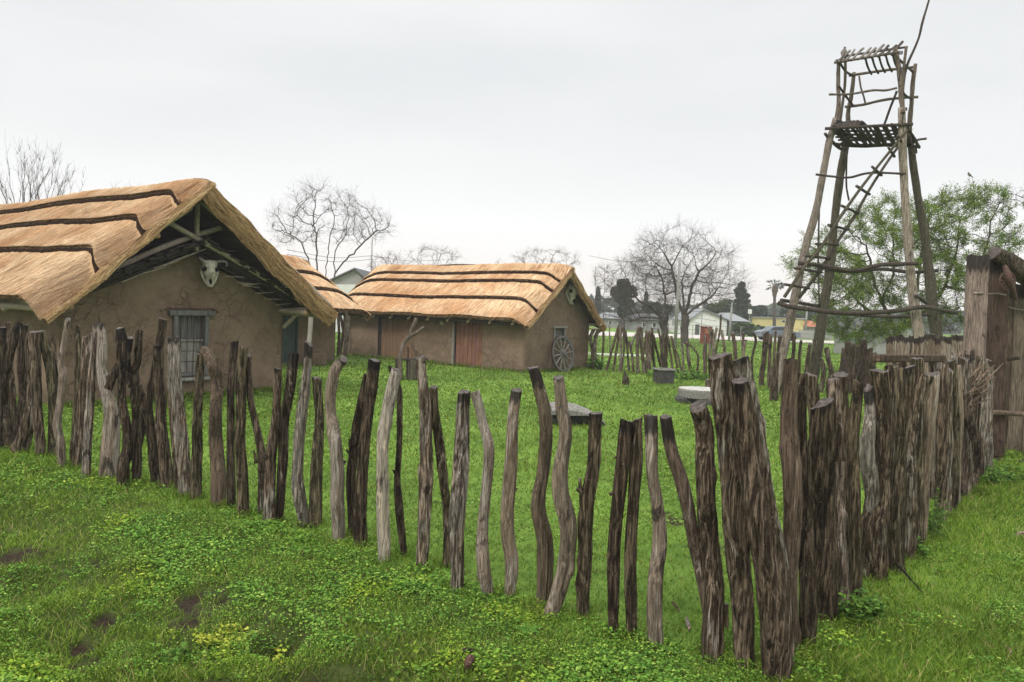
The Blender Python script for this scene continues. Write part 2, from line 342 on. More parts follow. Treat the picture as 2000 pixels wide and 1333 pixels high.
# rougher grass outside, left and right
x, y = infront(330000, 3.9, 16, rng); s = side_left(x, y); right = ((x-FA[0])*(FC[1]-FA[1])-(y-FA[1])*(FC[0]-FA[0])) > 0
keep = ((s >= -.02) | right) & (dirt(x, y) < -.05+rng.uniform(-.3, .4, len(x))); xx, yy = x[keep], y[keep]; d = np.sqrt(xx**2+yy**2)
V, q, t3 = blades(xx, yy, (.035+.05*rng.random(len(xx))**2)*(1+.5*n2(xx, yy, 1.5, 9))*np.maximum(1, d/8), .006*np.maximum(1, d/6), 1.5, rng)
MB().add(V, q).add(np.zeros((0, 3)), t3-len(V)).build('rough_grass', M['grass'], kind='stuff', label='rough mixed grass on the bank outside the fence', cat='grass')
# clover-like leaves: little discs on clumps
def leaves(x, y, z, r, tilt, rng, K=6, cup=.25):
    n = len(x); a = rng.uniform(0, 2*math.pi, n); th = rng.normal(0, tilt, n); nx_, ny_ = np.sin(th)*np.cos(a), np.sin(th)*np.sin(a); nz_ = np.cos(th)
    nn = np.stack([nx_, ny_, nz_], -1); u = np.cross(nn, np.array([.3, .9, .1])); u /= np.linalg.norm(u, axis=1)[:, None]; v_ = np.cross(nn, u)
    ph = rng.uniform(0, 6.28, n); V = []
    for k in range(K):
        an = ph+k*2*math.pi/K; rr = r*(1.0 if k % 2 else .78); V.append(np.stack([x, y, z], -1)+(u*np.cos(an)[:, None]+v_*np.sin(an)[:, None])*rr[:, None]+nn*(cup*r*(k % 2))[:, None])
    return np.stack(V, 1).reshape(-1, 3), np.arange(n)[:, None]*K+np.arange(K)[None]
x, y = infront(330000, 3.9, 15, rng); s = side_left(x, y); right = ((x-FA[0])*(FC[1]-FA[1])-(y-FA[1])*(FC[0]-FA[0])) > 0
cl = n2(x, y, 1.3, 11, 4)+.55*n2(x, y, 5, 12, 2); band = np.exp(-((s-.6)/.7)**2)
keep = ((s >= -.05) | right) & (cl+rng.normal(0, .16, len(x)) > .10-.45*band*(~right)+right*.10) & (dirt(x, y) < .02+rng.uniform(-.25, .2, len(x)))
xx, yy = x[keep], y[keep]; d = np.sqrt(xx**2+yy**2); h_ = (.02+.055*np.clip(cl[keep]+.3+.5*band[keep], 0, 1))*rng.uniform(.35, 1.1, len(xx))
V, q = leaves(xx, yy, gz(xx, yy)+h_, (.0045+.008*rng.random(len(xx))**1.8)*np.maximum(1, d/8)*np.clip(1+1.3*n2(xx, yy, 2.3, 31), .55, 2.2), .5, rng)
MB().add(V, q).build('ground_cover', M['clover'], kind='stuff', label='clover and small round leaves covering the bank', cat='ground cover')
x, y = infront(60000, 4.6, 22, rng); s = side_left(x, y); right = ((x-FA[0])*(FC[1]-FA[1])-(y-FA[1])*(FC[0]-FA[0])) > 0
cl = n2(x, y, .8, 14, 4); keep = (s < -.05) & ~right & (cl > .02); xx, yy = x[keep], y[keep]; d = np.sqrt(xx**2+yy**2)
V, q = leaves(xx, yy, gz(xx, yy)+.03+.03*rng.random(len(xx)), (.007+.006*rng.random(len(xx)))*np.maximum(1, d/6), .5, rng)
M['clover2'] = islandmat('lawn_clover', [(0, (.08, .17, .02)), (.6, (.15, .27, .035)), (1, (.28, .38, .09))], .6, None, 1.5, (.5, .62), .2)
MB().add(V, q).build('lawn_clover', M['clover2'], kind='stuff', label='bright clover patches in the enclosed lawn', cat='ground cover')

# road, kerb
def strip(p, q, wdt, z):
    p = np.array(p, float); q = np.array(q, float); d = (q-p)/np.linalg.norm(q-p); n = np.array([-d[1], d[0]])*wdt/2
    return np.array([[*(p-n), z], [*(q-n), z], [*(q+n), z], [*(p+n), z]])
M['road'] = flatmat('pale_dirt_road', (.42, .37, .34), (.56, .51, .48), .6, .95, .1, 0)
MB().add(strip((-60, 66), (120, 88), 9, .045), [[0, 1, 2, 3]]).build('road', M['road'], kind='structure')
M['white'] = flatmat('white_paint', (.62, .61, .60), (.82, .81, .79), 3, .8, .3, .1)
pa, pb = G(1100, 692), G(1262, 697)
MB().add(*box(((pa+pb)/2)+[0, 0, .03], (np.linalg.norm(pb-pa), .22, .12), axes(np.cross((0, 0, 1), 0*pa+[0, 1, 0]))*0+np.eye(3))).build('kerb', M['white'], kind='structure')
pa, pb = P(1100, 668, 79), P(1375, 664, 79)
MB().add(*box((14, 79, .10), (30, .3, .2))).build('kerb', M['white'], kind='structure')
# ------------------------------------------------------------------ palisade posts
TONE = {'dk': (.094, .072, .052, .28), 'br': (.150, .117, .086, .42), 'gr': (.235, .188, .145, .68), 'gs': (.19, .155, .122, .6), 'pale': (.50, .44, .345, .8), 'wh': (.30, .25, .20, .95), 'rd': (.105, .080, .060, .35), 'mo': (.125, .104, .068, .3)}
_OLD = {'dk': (.085, .060, .044, .12), 'br': (.135, .098, .072, .2), 'gr': (.19, .155, .128, .55), 'gs': (.235, .195, .160, .8), 'pale': (.46, .40, .32, .6), 'wh': (.26, .215, .175, .95), 'rd': (.15, .088, .058, .3), 'mo': (.10, .085, .050, .2)}
def post_mesh(pts, rad, seed, top_dark=0.0, K=28, step=.028, bark=1.0, slant=None, flat=.12):
    r_ = np.random.default_rng(seed); pts = np.asarray(pts, float); rad = np.asarray(rad, float)
    L_ = np.linalg.norm(np.diff(pts, axis=0), axis=1).sum(); n = int(max(10, min(110, L_/step)))
    pr = catmull(np.concatenate([pts, rad[:, None]], 1), n); c = pr[:, :3]; r = np.maximum(pr[:, 3], .004)
    arc = np.concatenate([[0], np.cumsum(np.linalg.norm(np.diff(c, axis=0), axis=1))])
    # small wanderings of the stem
    wv = np.stack([fbm(np.stack([arc*2.2, arc*0+seed, arc*0], -1), 3, 3), fbm(np.stack([arc*2.2, arc*0+seed, arc*0+9], -1), 3, 4), arc*0], -1); c = c+wv*r.mean()*.35
    t_ = np.gradient(c, axis=0); t_ /= np.linalg.norm(t_, axis=1)[:, None]
    A = np.zeros((n, 3)); A[0] = axes(t_[0], (0, 1, 0))[:, 0]
    for i_ in range(1, n):
        q = A[i_-1]-t_[i_]*np.dot(A[i_-1], t_[i_]); A[i_] = q/np.linalg.norm(q)
    B = np.cross(t_, A); th = np.arange(K)*2*math.pi/K; ca, sa = np.cos(th), np.sin(th)
    def cyl(fa, fz, o, sd): return fbm(np.stack([ca[None]*fa+0*arc[:, None]+seed*3.1, sa[None]*fa+0*arc[:, None], arc[:, None]*fz+0*th[None]], -1), o, sd)
    lob = cyl(.9, 1.4, 2, 1)*.30; rid = (1-np.abs(cyl(3.4, 2.2, 3, 5))*2.4)*.13*bark; fin = cyl(8, 8, 2, 8)*.07*bark
    mult = .97+lob+rid-.05*bark+fin
    for k in range(r_.integers(1, 4)):       # long drying cracks
        a0 = r_.uniform(0, 6.28); z0, z1 = sorted(r_.uniform(0, L_, 2)); wnd = a0+.25*np.sin(arc*3+k)+.15*vn(np.stack([arc*6, arc*0+k, arc*0], -1))
        da = (th[None]-wnd[:, None]+math.pi) % (2*math.pi)-math.pi; win = np.clip((arc-z0)/.12, 0, 1)*np.clip((z1-arc)/.12, 0, 1)
        mult = mult-np.exp(-(da/.13)**2)*win[:, None]*r_.uniform(.12, .3)
    for k in range(r_.integers(1, 4)):       # knots and swellings
        a0 = r_.uniform(0, 6.28); z0 = r_.uniform(.1, .95)*L_; da = (th[None]-a0+math.pi) % (2*math.pi)-math.pi
        mult = mult+np.exp(-(da/.45)**2-((arc[:, None]-z0)/.055)**2)*r_.uniform(.15, .42)
    ell = 1+flat*np.cos(2*(th-r_.uniform(0, 3)))[None]; rr = r[:, None]*mult*ell
    V = c[:, None]+rr[..., None]*(ca[None, :, None]*A[:, None]+sa[None, :, None]*B[:, None])
    # sawn or broken top: tilt the upper rings to a slanted, uneven cut
    sl = slant if slant is not None else r_.uniform(.1, .5); a1 = r_.uniform(0, 6.28)
    cut = sl*r[0]*np.cos(th-a1)+.12*r[0]*vn(np.stack([ca*2+seed, sa*2, ca*0], -1)); fall = np.exp(-arc/(.9*r[0]+1e-3))
    V = V-t_[0][None, None]*(cut[None]*fall[:, None])[..., None]
    top = np.clip(1-arc/(.10+.16*top_dark), 0, 1)**.7*(.35+.6*top_dark) if top_dark > .15 else np.zeros(n)
    Vf = V.reshape(-1, 3); topa = np.repeat(top, K)
    i_ = np.arange(n-1)[:, None]*K; k = np.arange(K)[None]; k2 = (k+1) % K
    Fq = np.stack([i_+k, i_+K+k, i_+K+k2, i_+k2], -1).reshape(-1, 4)
    # end cap: inner ring + centre, slightly dished
    c0 = V[0].mean(0); inn = c0+(V[0]-c0)*.62+t_[0]*r[0]*.06+vn(np.stack([ca*3, sa*3, ca*0+seed], -1))[:, None]*r[0]*.05; cc = c0+t_[0]*r[0]*.10
    nb_ = n*K; Vf = np.concatenate([Vf, inn, [cc]]); topa = np.concatenate([topa, np.zeros(K+1)])
    ks = np.arange(K); kn = (ks+1) % K
    F1 = np.stack([ks, kn, nb_+kn, nb_+ks], -1); F2 = np.stack([nb_+ks, nb_+kn, np.full(K, nb_+K)], -1)
    return Vf, Fq, F1, F2, topa
def knob(mb, at_, d, r, L_, seed):
    """snag of a cut side branch"""
    d = np.asarray(d, float); d /= np.linalg.norm(d); add_tube(mb, [at_-d*r, at_+d*L_*.5, at_+d*L_+[0, 0, .012]], [r*1.3, r, r*.75], 9, rough=.25, seed=seed, capmi=1)
NPOST = [0]
def make_post(px, tone, label, top=.0, snags=(), K=28, step=.028, Yb=None, group='posts of the palisade', cat='fence post', name='fence_post', lean=0.0, bark=1.0, forks=(), slant=None, sink=.16):
    """px: list of (x, y, width) along the stem, top first, the last one at the foot"""
    NPOST[0] += 1; seed = NPOST[0]
    xb, yb = px[-1][0], px[-1][1]
    if Yb is None: base = G(xb, yb); Yb = base[1]
    else: base = P(xb, yb, Yb)
    r_ = np.random.default_rng(seed+500); hh = max(1.0, yb-px[0][1]); sway = lean if lean else r_.normal(0, .05)
    pts = []; rad = []
    for k, (x_, y_, w_) in enumerate(px):
        u = (yb-y_)/hh; Yk = Yb+sway*u+(r_.normal(0, .018) if 0 < k < len(px)-1 else 0); pts.append(P(x_, y_, Yk)); rad.append(w_/2*Yk/F)
    pts.append(pts[-1]+np.array([0, 0, -sink])+(pts[-1]-pts[-2])*0); rad.append(rad[-1]*1.03)
    V, Fq, F1, F2, topa = post_mesh(pts, np.array(rad)*.95, seed, top, K, step, bark, slant)
    mb = MB(); mb.add(V, Fq).add(np.zeros((0, 3)), F1-len(V), 1).add(np.zeros((0, 3)), F2-len(V), 1); ta = [topa]
    for (sx, sy, ex, ey, wd) in snags:
        p0 = P(sx, sy, Yb+sway*(yb-sy)/hh); p1 = P(ex, ey, Yb+sway*(yb-ey)/hh-.01); n0 = mb.n; rw = wd/2*Yb/F
        add_tube(mb, [p0, (p0+p1)/2+[0, 0, .004], p1], [rw*1.25, rw, rw*.7], 9, rough=.3, seed=seed, capmi=1); ta.append(np.zeros(mb.n-n0))
    for fk in forks:
        p_ = [P(a_, b_, Yb+sway*(yb-b_)/hh) for a_, b_, _ in fk]; rr = np.array([w_/2*Yb/F for _, _, w_ in fk])
        V2, q2, f1, f2, t2 = post_mesh(p_, rr, seed+900, top, 18, step, bark, slant); mb.add(V2, q2).add(np.zeros((0, 3)), f1-len(V2), 1).add(np.zeros((0, 3)), f2-len(V2), 1); ta.append(t2)
    o = mb.build(name, [M['wood_smooth' if tone in ('gs', 'pale', 'rd') else 'wood'], M['end']], loc=base, smooth=True, attrs={'top': np.concatenate(ta)}, label=label, cat=cat, group=group)
    c = np.array(TONE[tone]); jit = r_.normal(1, .07); o.color = (c[0]*jit, c[1]*jit*r_.normal(1, .02), c[2]*jit*r_.normal(1, .03), float(np.clip(c[3]+r_.normal(0, .06), 0, 1)))
    return o
POSTS = [
 ([(4,640,14),(5,700,15),(2,780,15),(3,880,15)], 'dk', 'dark stake cut by the left edge of the photo, leftmost of the palisade', .4, (), ()),
 ([(17,630,8),(15,665,10),(19,720,11),(24,790,12),(22,868,13)], 'br', 'thin light-topped stake behind the leftmost bowed post', 0, (), ()),
 ([(38,633,19),(27,662,19),(13,705,22),(6,765,21),(9,822,23),(22,880,24)], 'dk', 'thick bowed post bulging left with a dark slanted top near the left edge', .9, (), ()),
 ([(46,636,15),(43,694,15),(46,751,15),(43,794,16),(33,850,17),(30,880,18)], 'dk', 'post leaning against the thick bowed post near the left edge', .5, (), ()),
 ([(58,650,14),(56,694,13),(61,765,15),(56,815,20),(46,855,24),(36,890,25)], 'br', 'post kicking out to the left at its foot, third gap from the left edge', .2, (), ()),
 ([(69,648,19),(70,722,20),(74,794,18),(80,897,18)], 'br', 'straight brown post just right of the one that kicks out at its foot', .2, (), ()),
 ([(79,647,17),(90,690,17),(100,755,17),(105,830,16),(105,895,17)], 'mo', 'post curving gently right, two left of the tall smooth grey one', .2, (), ()),
 ([(101,655,12),(105,708,13),(112,765,13),(108,822,13),(106,888,14)], 'br', 'slender stake right behind the tall smooth grey post', 0, (), ()),
 ([(133,624,13),(127,665,13),(118,708,14),(123,733,17),(116,790,15),(113,830,17),(119,870,18),(120,915,16)], 'gs', 'tall smooth grey zigzag post rising above its neighbours on the left', 0, (), ()),
 ([(150,638,14),(151,708,15),(150,780,15),(143,905,18)], 'mo', 'straight mossy post right of the tall smooth grey zigzag one', 0, (), ()),
 ([(169,657,13),(166,722,16),(160,808,18),(150,912,19)], 'br', 'furrowed post standing beside the straight mossy one', .2, (), ()),
 ([(181,650,14),(180,722,15),(177,794,16),(166,937,18)], 'gr', 'straight post with a pale bared foot left of the thick burnt-footed one', .3, (), ()),
 ([(188,634,23),(196,680,20),(195,722,20),(206,774,24),(215,822,28),(208,937,33)], 'gs', 'thick grey post with a broad blackened foot left of the forked black one', .5, (), ()),
 ([(234,641,16),(236,668,24),(240,700,27),(238,735,18),(238,775,17),(246,825,20),(249,870,22),(240,908,27),(243,952,27)], 'dk', 'forked black crooked post with a splintered hanging slab on top', 1.0, (), ([(256,660,11),(248,690,12),(226,728,15),(212,760,16)], [(244,700,22),(250,735,12),(254,758,4)])),
 ([(271,646,14),(269,700,13),(262,728,15),(265,780,15),(267,836,17),(268,948,20)], 'mo', 'straight lichen-specked post right of the forked black one', 0, (), ()),
 ([(270,752,10),(281,790,13),(280,830,13),(272,862,12),(262,925,12)], 'dk', 'thin dark bowed stake showing behind the lichen-specked post', 0, (), ()),
 ([(318,623,15),(312,675,16),(302,740,17),(291,790,18),(296,850,20),(305,950,22)], 'dk', 'dark post reaching above the rest left of the barred window', .2, (), ()),
 ([(310,674,18),(313,742,20),(317,832,22),(327,953,25)], 'br', 'rough furrowed post in front of the dark one left of the window', .5, (), ()),
 ([(328,735,8),(333,790,9),(338,850,9),(347,958,10)], 'br', 'thin stake between the two thick posts under the window', 0, (), ()),
 ([(336,659,22),(341,724,23),(349,796,24),(358,886,26),(366,971,27)], 'gr', 'thick straight grey-brown post standing in front of the barred window', .5, (), ()),
 ([(394,690,16),(390,734,16),(386,796,17),(386,886,18),(384,978,19)], 'mo', 'straight post behind the hooked one right of the barred window', 0, (), ()),
 ([(390,682,16),(402,690,18),(413,714,18),(423,750,20),(421,800,22),(422,861,25),(425,940,26),(424,988,23)], 'rd', 'smooth hooked post bending left at the top below the barred window', .3, (), ()),
 ([(458,668,17),(453,742,16),(449,868,18),(451,996,20)], 'dk', 'left post of the close straight pair right of the hooked one', .5, (), ()),
 ([(477,678,15),(471,742,18),(470,868,19),(475,1011,20)], 'mo', 'right post of the close straight pair right of the hooked one', .2, (), ()),
 ([(483,695,13),(491,782,15),(505,850,17),(513,905,19),(511,1005,20)], 'br', 'bent orange-brown post leaning right beside the close straight pair', .3, [(500,905,496,880,5)], ()),
 ([(544,720,13),(538,814,14),(529,886,18),(524,1025,21)], 'br', 'short straight post leaning on the bent orange-brown one', .4, [(524,893,516,888,12)], ()),
 ([(576,691,21),(569,742,19),(554,814,19),(552,886,21),(545,1022,21)], 'dk', 'dark smooth post tapering from a wide rounded top', .9, (), ()),
 ([(605,672,18),(601,724,17),(594,778,20),(585,850,22),(579,922,22),(582,969,25),(594,1027,23)], 'wh', 'flaky grey and black post with a square black top', .9, (), ()),
 ([(620,738,18),(625,814,18),(621,886,20),(617,1029,22)], 'mo', 'shorter bark-covered post left of the big curved pale-streaked one', 0, (), ()),
 ([(672,702,19),(656,722,25),(646,760,27),(644,805,25),(653,857,30),(658,907,31),(658,964,31),(660,1056,29)], 'gs', 'big curved pale-streaked post with a bent weathered top', .5, [(668,905,675,902,8)], ()),
 ([(716,733,14),(702,811,18),(692,880,18),(684,945,17),(688,1043,19)], 'dk', 'dark post with a snag half hidden by the thick straight bark post', .1, [(688,895,676,878,5), (684,880,682,858,5)], ()),
 ([(735,704,26),(726,773,25),(715,842,24),(707,907,26),(703,983,29),(703,1066,30)], 'dk', 'thick bark-covered post with a wide flat black top', .6, (), ()),
 ([(776,724,26),(764,768,29),(752,834,32),(747,888,29),(745,945,31),(747,1022,31),(749,1098,29)], 'pale', 'pale cream barkless post, the only whitish trunk in the palisade', 0, (), ()),
 ([(761,716,8),(768,738,11),(780,768,13),(781,850,13),(776,926,13),(779,983,19),(783,1022,18),(790,1091,14)], 'dk', 'thin dark crooked stake right of the pale barkless post', .6, [(771,925,767,918,4)], ()),
 ([(824,698,19),(828,773,22),(830,850,24),(834,926,25),(830,1002,26),(825,1112,23)], 'gr', 'straight cracked post, tallest right of the pale barkless one', .2, (), ()),
 ([(846,756,17),(849,811,19),(859,869,21),(867,945,19),(872,1002,17),(872,1108,17)], 'mo', 'shorter bent bark post leaning away from the straight cracked one', 0, (), ()),
 ([(909,766,27),(903,869,30),(896,974,31),(891,1058,30),(889,1154,28)], 'gr', 'left leg of the pair whose tops meet like an inverted V', .7, (), ()),
 ([(927,766,19),(943,825,19),(957,877,22),(950,953,21),(941,1037,23),(941,1095,25),(951,1166,22)], 'gs', 'bent grey right leg of the pair whose tops meet', .3, (), ()),
 ([(1010,762,20),(1001,827,21),(996,932,24),(993,1037,25),(997,1100,26),(992,1167,20)], 'gs', 'slim grey post standing alone with a black notched top', .7, [(1004,958,1010,956,6)], ()),
 ([(1041,718,25),(1053,760,26),(1063,827,27),(1060,911,29),(1051,985,32),(1063,1055,32),(1064,1121,31),(1060,1182,29)], 'rd', 'tall crooked reddish post with a sooty slanted top', .9, (), ()),
 ([(1089,737,26),(1097,798,30),(1106,848,29),(1096,920,33),(1098,970,36),(1112,1025,38),(1104,1100,36),(1090,1163,34),(1078,1206,28)], 'gs', 'thick S-shaped grey post beside the tall crooked reddish one', .2, (), ()),
 ([(1162,806,26),(1160,856,25),(1155,915,28),(1146,974,31),(1143,1058,31),(1140,1204,28)], 'br', 'dark brown post with a side snag and rounded top', .5, [(1142,965,1127,955,12), (1137,985,1132,935,8)], ()),
 ([(1226,821,22),(1218,887,25),(1208,973,25),(1200,1064,24),(1196,1165,23),(1196,1243,20)], 'dk', 'slim dark post with small snags, first of the group of three touching tops', .6, [(1210,960,1190,966,10), (1206,897,1200,893,5)], ()),
 ([(1247,819,20),(1243,902,25),(1233,1013,25),(1231,1114,26),(1231,1248,24)], 'mo', 'slim bark-covered post, middle one where three tops touch', .3, (), ()),
 ([(1272,811,27),(1275,912,24),(1284,988,25),(1288,1064,30),(1279,1139,28),(1281,1268,26)], 'gs', 'smooth two-toned bent post right of the slim bark-covered one', .8, (), ()),
 ([(1300,814,24),(1312,880,27),(1336,960,31),(1353,1038,27),(1369,1114,27),(1383,1190,27),(1392,1275,27)], 'rd', 'dark slanting post leaning left with its foot behind the corner trunk', 1.0, (), ()),
 ([(1364,794,35),(1379,850,37),(1380,963,38),(1382,1064,43),(1394,1165,50),(1396,1284,54)], 'br', 'stout bark trunk flaring at its foot left of the corner posts', .2, [(1417,1180,1419,1225,10)], ()),
 ([(1407,695,38),(1415,786,43),(1422,887,41),(1430,1013,43),(1443,1139,41),(1453,1304,36)], 'br', 'tall cracked corner post with splintered orange patch at its top', .2, (), ()),
 ([(1446,700,41),(1466,790,46),(1486,900,48),(1504,1000,46),(1520,1120,42),(1532,1300,40)], 'gr', 'tall grey plank-like post behind the massive corner trunk', .5, (), ()),
 ([(1444,743,38),(1460,862,54),(1480,1013,66),(1505,1165,70),(1519,1328,60)], 'br', 'massive corner trunk, thickest and nearest post of the palisade', .5, (), ()),
 ([(1543,703,27),(1541,811,31),(1548,938,33),(1549,1064,33),(1546,1165,31),(1548,1270,31)], 'rd', 'tall smooth reddish-grey post right of the massive corner trunk', .4, (), ()),
 ([(1561,731,15),(1566,862,23),(1572,1013,29),(1578,1165,31),(1577,1258,28)], 'dk', 'splintered hollow post touching the tall reddish-grey one', .1, (), ()),
 ([(1586,732,26),(1589,800,28),(1592,900,30),(1596,1100,32),(1600,1190,34)], 'br', 'brown post rising behind the broad split trunk', .2, (), ()),
 ([(1602,787,46),(1602,880,54),(1602,1000,55),(1606,1100,50),(1612,1208,42)], 'dk', 'broad split trunk with a jagged lower top right of the corner', .4, (), ([(1616,790,14),(1628,830,20),(1634,900,26)],)),
 ([(1626,740,22),(1630,820,26),(1632,910,28),(1633,1045,32),(1640,1200,32)], 'gr', 'grey-streaked post just right of the broad split trunk', .1, (), ()),
 ([(1641,732,28),(1643,865,26),(1647,1000,30),(1656,1150,32)], 'br', 'brown flat-topped post with a pale patch, second right of the broad split trunk', .3, (), ()),
 ([(1673,745,19),(1668,865,27),(1668,1000,29),(1671,1178,28)], 'mo', 'straight mossy post just left of the gap and the charred trunk', .1, (), ()),
 ([(1698,757,21),(1701,800,21),(1696,840,26),(1691,874,32),(1697,915,31),(1706,985,26),(1703,1060,28),(1698,1128,34)], 'wh', 'twisted half charred, half whitened trunk with a white-capped black top', 1.0, (), ()),
 ([(1718,725,33),(1723,820,36),(1723,910,38),(1716,978,44),(1708,1045,48),(1706,1128,46)], 'br', 'thick trunk with a pale bared scar at its foot right of the charred one', .2, (), ()),
 ([(1748,720,30),(1750,865,34),(1748,1000,40),(1746,1115,38)], 'mo', 'upright bark trunk right of the one with the pale scar', .1, (), ()),
 ([(1808,734,38),(1793,765,36),(1775,830,34),(1768,930,36),(1766,1085,36)], 'br', 'bent trunk whose sawn round end faces the camera', .1, (), ()),
 ([(1822,730,28),(1812,856,26),(1803,960,24),(1797,1060,24)], 'gs', 'split grey board-like post right of the bent sawn trunk', 0, (), ()),
 ([(1921,700,27),(1920,800,29),(1919,860,30),(1919,930,30)], 'gr', 'upright grey end post at the far right end of the dense palisade', 0, (), ()),
]
for px_, tone, lab, top, snags, forks in POSTS:
    thick = max(q[2] for q in px_)
    make_post(px_, tone, lab, top, snags, K=44 if thick > 24 else 30, step=.02, forks=forks, bark=.5 if tone in ('gs', 'pale', 'rd') else 1.0, slant=.75 if tone == 'wh' else None)

# the dense row on the right, closing up towards the gate
ORD = ['first', 'second', 'third', 'fourth', 'fifth', 'sixth', 'seventh', 'eighth', 'ninth', 'tenth', 'eleventh', 'twelfth', 'thirteenth', 'fourteenth', 'fifteenth', 'sixteenth', 'seventeenth', 'eighteenth', 'nineteenth', 'twentieth', 'twenty-first', 'twenty-second', 'twenty-third', 'twenty-fourth', 'twenty-fifth', 'twenty-sixth']
rs = random.Random(5)
fill = [(1776,716,1081),(1789,700,1066),(1838,712,1018),(1849,722,1006),(1860,706,995),(1869,716,984),(1878,700,975),(1886,708,965),(1893,694,958),(1900,702,951),(1907,712,944),(1928,716,921)]
for k, (xt, yt, yb) in enumerate(fill):
    w_ = rs.uniform(22, 28)*(1-.22*(k/11)); dx = rs.uniform(-4, 4); tone = rs.choice(['br', 'gr', 'dk', 'br', 'gs', 'rd', 'mo'])
    make_post([(xt+dx, yt, w_*.85), (xt+rs.uniform(-3, 3), (yt+yb)/2, w_), (xt-2, yb, w_*1.05)], tone, f'split log of the dense palisade, {ORD[k]} from the bent sawn trunk towards the gate', rs.choice([0, .3, .5]), K=26, step=.035, bark=1.3)
# a second row showing over and between them
back = [(1735,716),(1766,708),(1798,712),(1826,700),(1843,694),(1864,690),(1882,686),(1897,684)]
for k, (xt, yt) in enumerate(back):
    Yb = 7.4+k*.62; gp = P(xt, yt, Yb); hz = 605+.038*(xt-1000); yb = hz+H/Yb*F; w_ = 150/Yb*rs.uniform(.95, 1.25)
    make_post([(xt+rs.uniform(-4, 4), yt, w_*.8), (xt, (yt+yb)/2, w_), (xt-1, yb, w_)], rs.choice(['br', 'dk', 'gr']), f'inner-row log of the dense palisade, {ORD[k]} beyond the upright bark trunk', .2, K=22, step=.05, Yb=Yb, bark=1.2, group='inner row of the dense palisade')
# bundle of bark and brushwood stuffed between logs, leaning stick
mb = MB()
for k in range(46):
    a_ = P(rs.uniform(1858, 1915), rs.uniform(735, 800), rs.uniform(9.3, 9.9)); b_ = a_+np.array([rs.uniform(-.05, .35), rs.uniform(-.1, .3), rs.uniform(.10, .30)])
    add_tube(mb, [a_, (a_+b_)/2+[0, 0, rs.uniform(-.02, .02)], b_], [rs.uniform(.006, .02), .012, .004], 5, rough=.2, seed=k)
o = mb.build('brushwood_bundle', M['wood_small'], loc=P(1885, 790, 9.6), label='bundle of dry bark and sticks wedged on the dense palisade by the gate', cat='brushwood', smooth=True); o.color = (.2, .15, .115, .5)
make_post([(1879, 772, 13), (1890, 815, 16), (1906, 850, 18), (1912, 900, 18)], 'dk', 'dark curved branch leaning across the dense palisade near the end post', 0, K=16, Yb=9.2, group='loose branches by the fence', cat='branch', name='leaning_branch')
# plank lying along the dense row
pa, pb = P(1712, 700, 8.1), P(1838, 700, 9.4); mb = MB()
v, f = beam(pa, pb, .11, .085, .012); mb.add(v, f); o = mb.build('plank', M['wood_small'], loc=pa, label='dark horizontal plank lying along the tops of the right-hand palisade', cat='plank'); o.color = (.11, .08, .062, .2)
# stick in the grass
a_ = G(1738, 1112); b_ = G(1806, 1166); mb = MB(); add_tube(mb, [a_+[0, 0, .10], a_*.5+b_*.5+[0, 0, .06], b_+[0, 0, .012]], [.012, .009, .005], 6); o = mb.build('stick', M['wood_small'], loc=a_, label='thin black stick lying in the grass at the foot of the right-hand fence', cat='stick'); o.color = (.02, .017, .015, 0)
for (xa, ya, xb_, yb_, rr, lab, cl) in [(898,1285,926,1280,.016,'short dark piece of wood lying in the bottom grass, left of a stump of bark',(.06,.045,.04,0)),(912,1316,922,1298,.028,'reddish chip of bark lying in the grass at the bottom of the photo',(.13,.075,.06,.1)),(1312,1183,1326,1200,.010,'small twig on the lawn left of the slanting dark post',(.11,.08,.06,.2)),(1340,1215,1346,1240,.014,'pale chip of wood on the lawn left of the stout bark trunk',(.25,.2,.16,.6)),(1985,1052,2010,1046,.02,'pale piece of bark in the grass at the right edge, upper of two',(.3,.22,.17,.7)),(1962,1270,1978,1290,.012,'thin brown twig in the grass at the lower right',(.16,.11,.08,.3)),(1934,1203,1950,1214,.010,'small dark twig in the grass at the right, above the thin brown one',(.08,.06,.05,.1)),(1928,985,1942,987,.008,'pale sliver of wood in the grass below the gate',(.35,.28,.2,.8))]:
    a_, b_ = G(xa, ya), G(xb_, yb_); mb = MB(); add_tube(mb, [a_+[0, 0, rr*.6+.02], (a_+b_)/2+[0, 0, rr+.025], b_+[0, 0, rr*.5+.02]], [rr*.6, rr, rr*.5], 7, rough=.3, seed=int(xa)); o = mb.build('wood_chip', M['wood_small'], loc=a_, label=lab, cat='wood chip', group='bits of wood in the grass'); o.color = cl

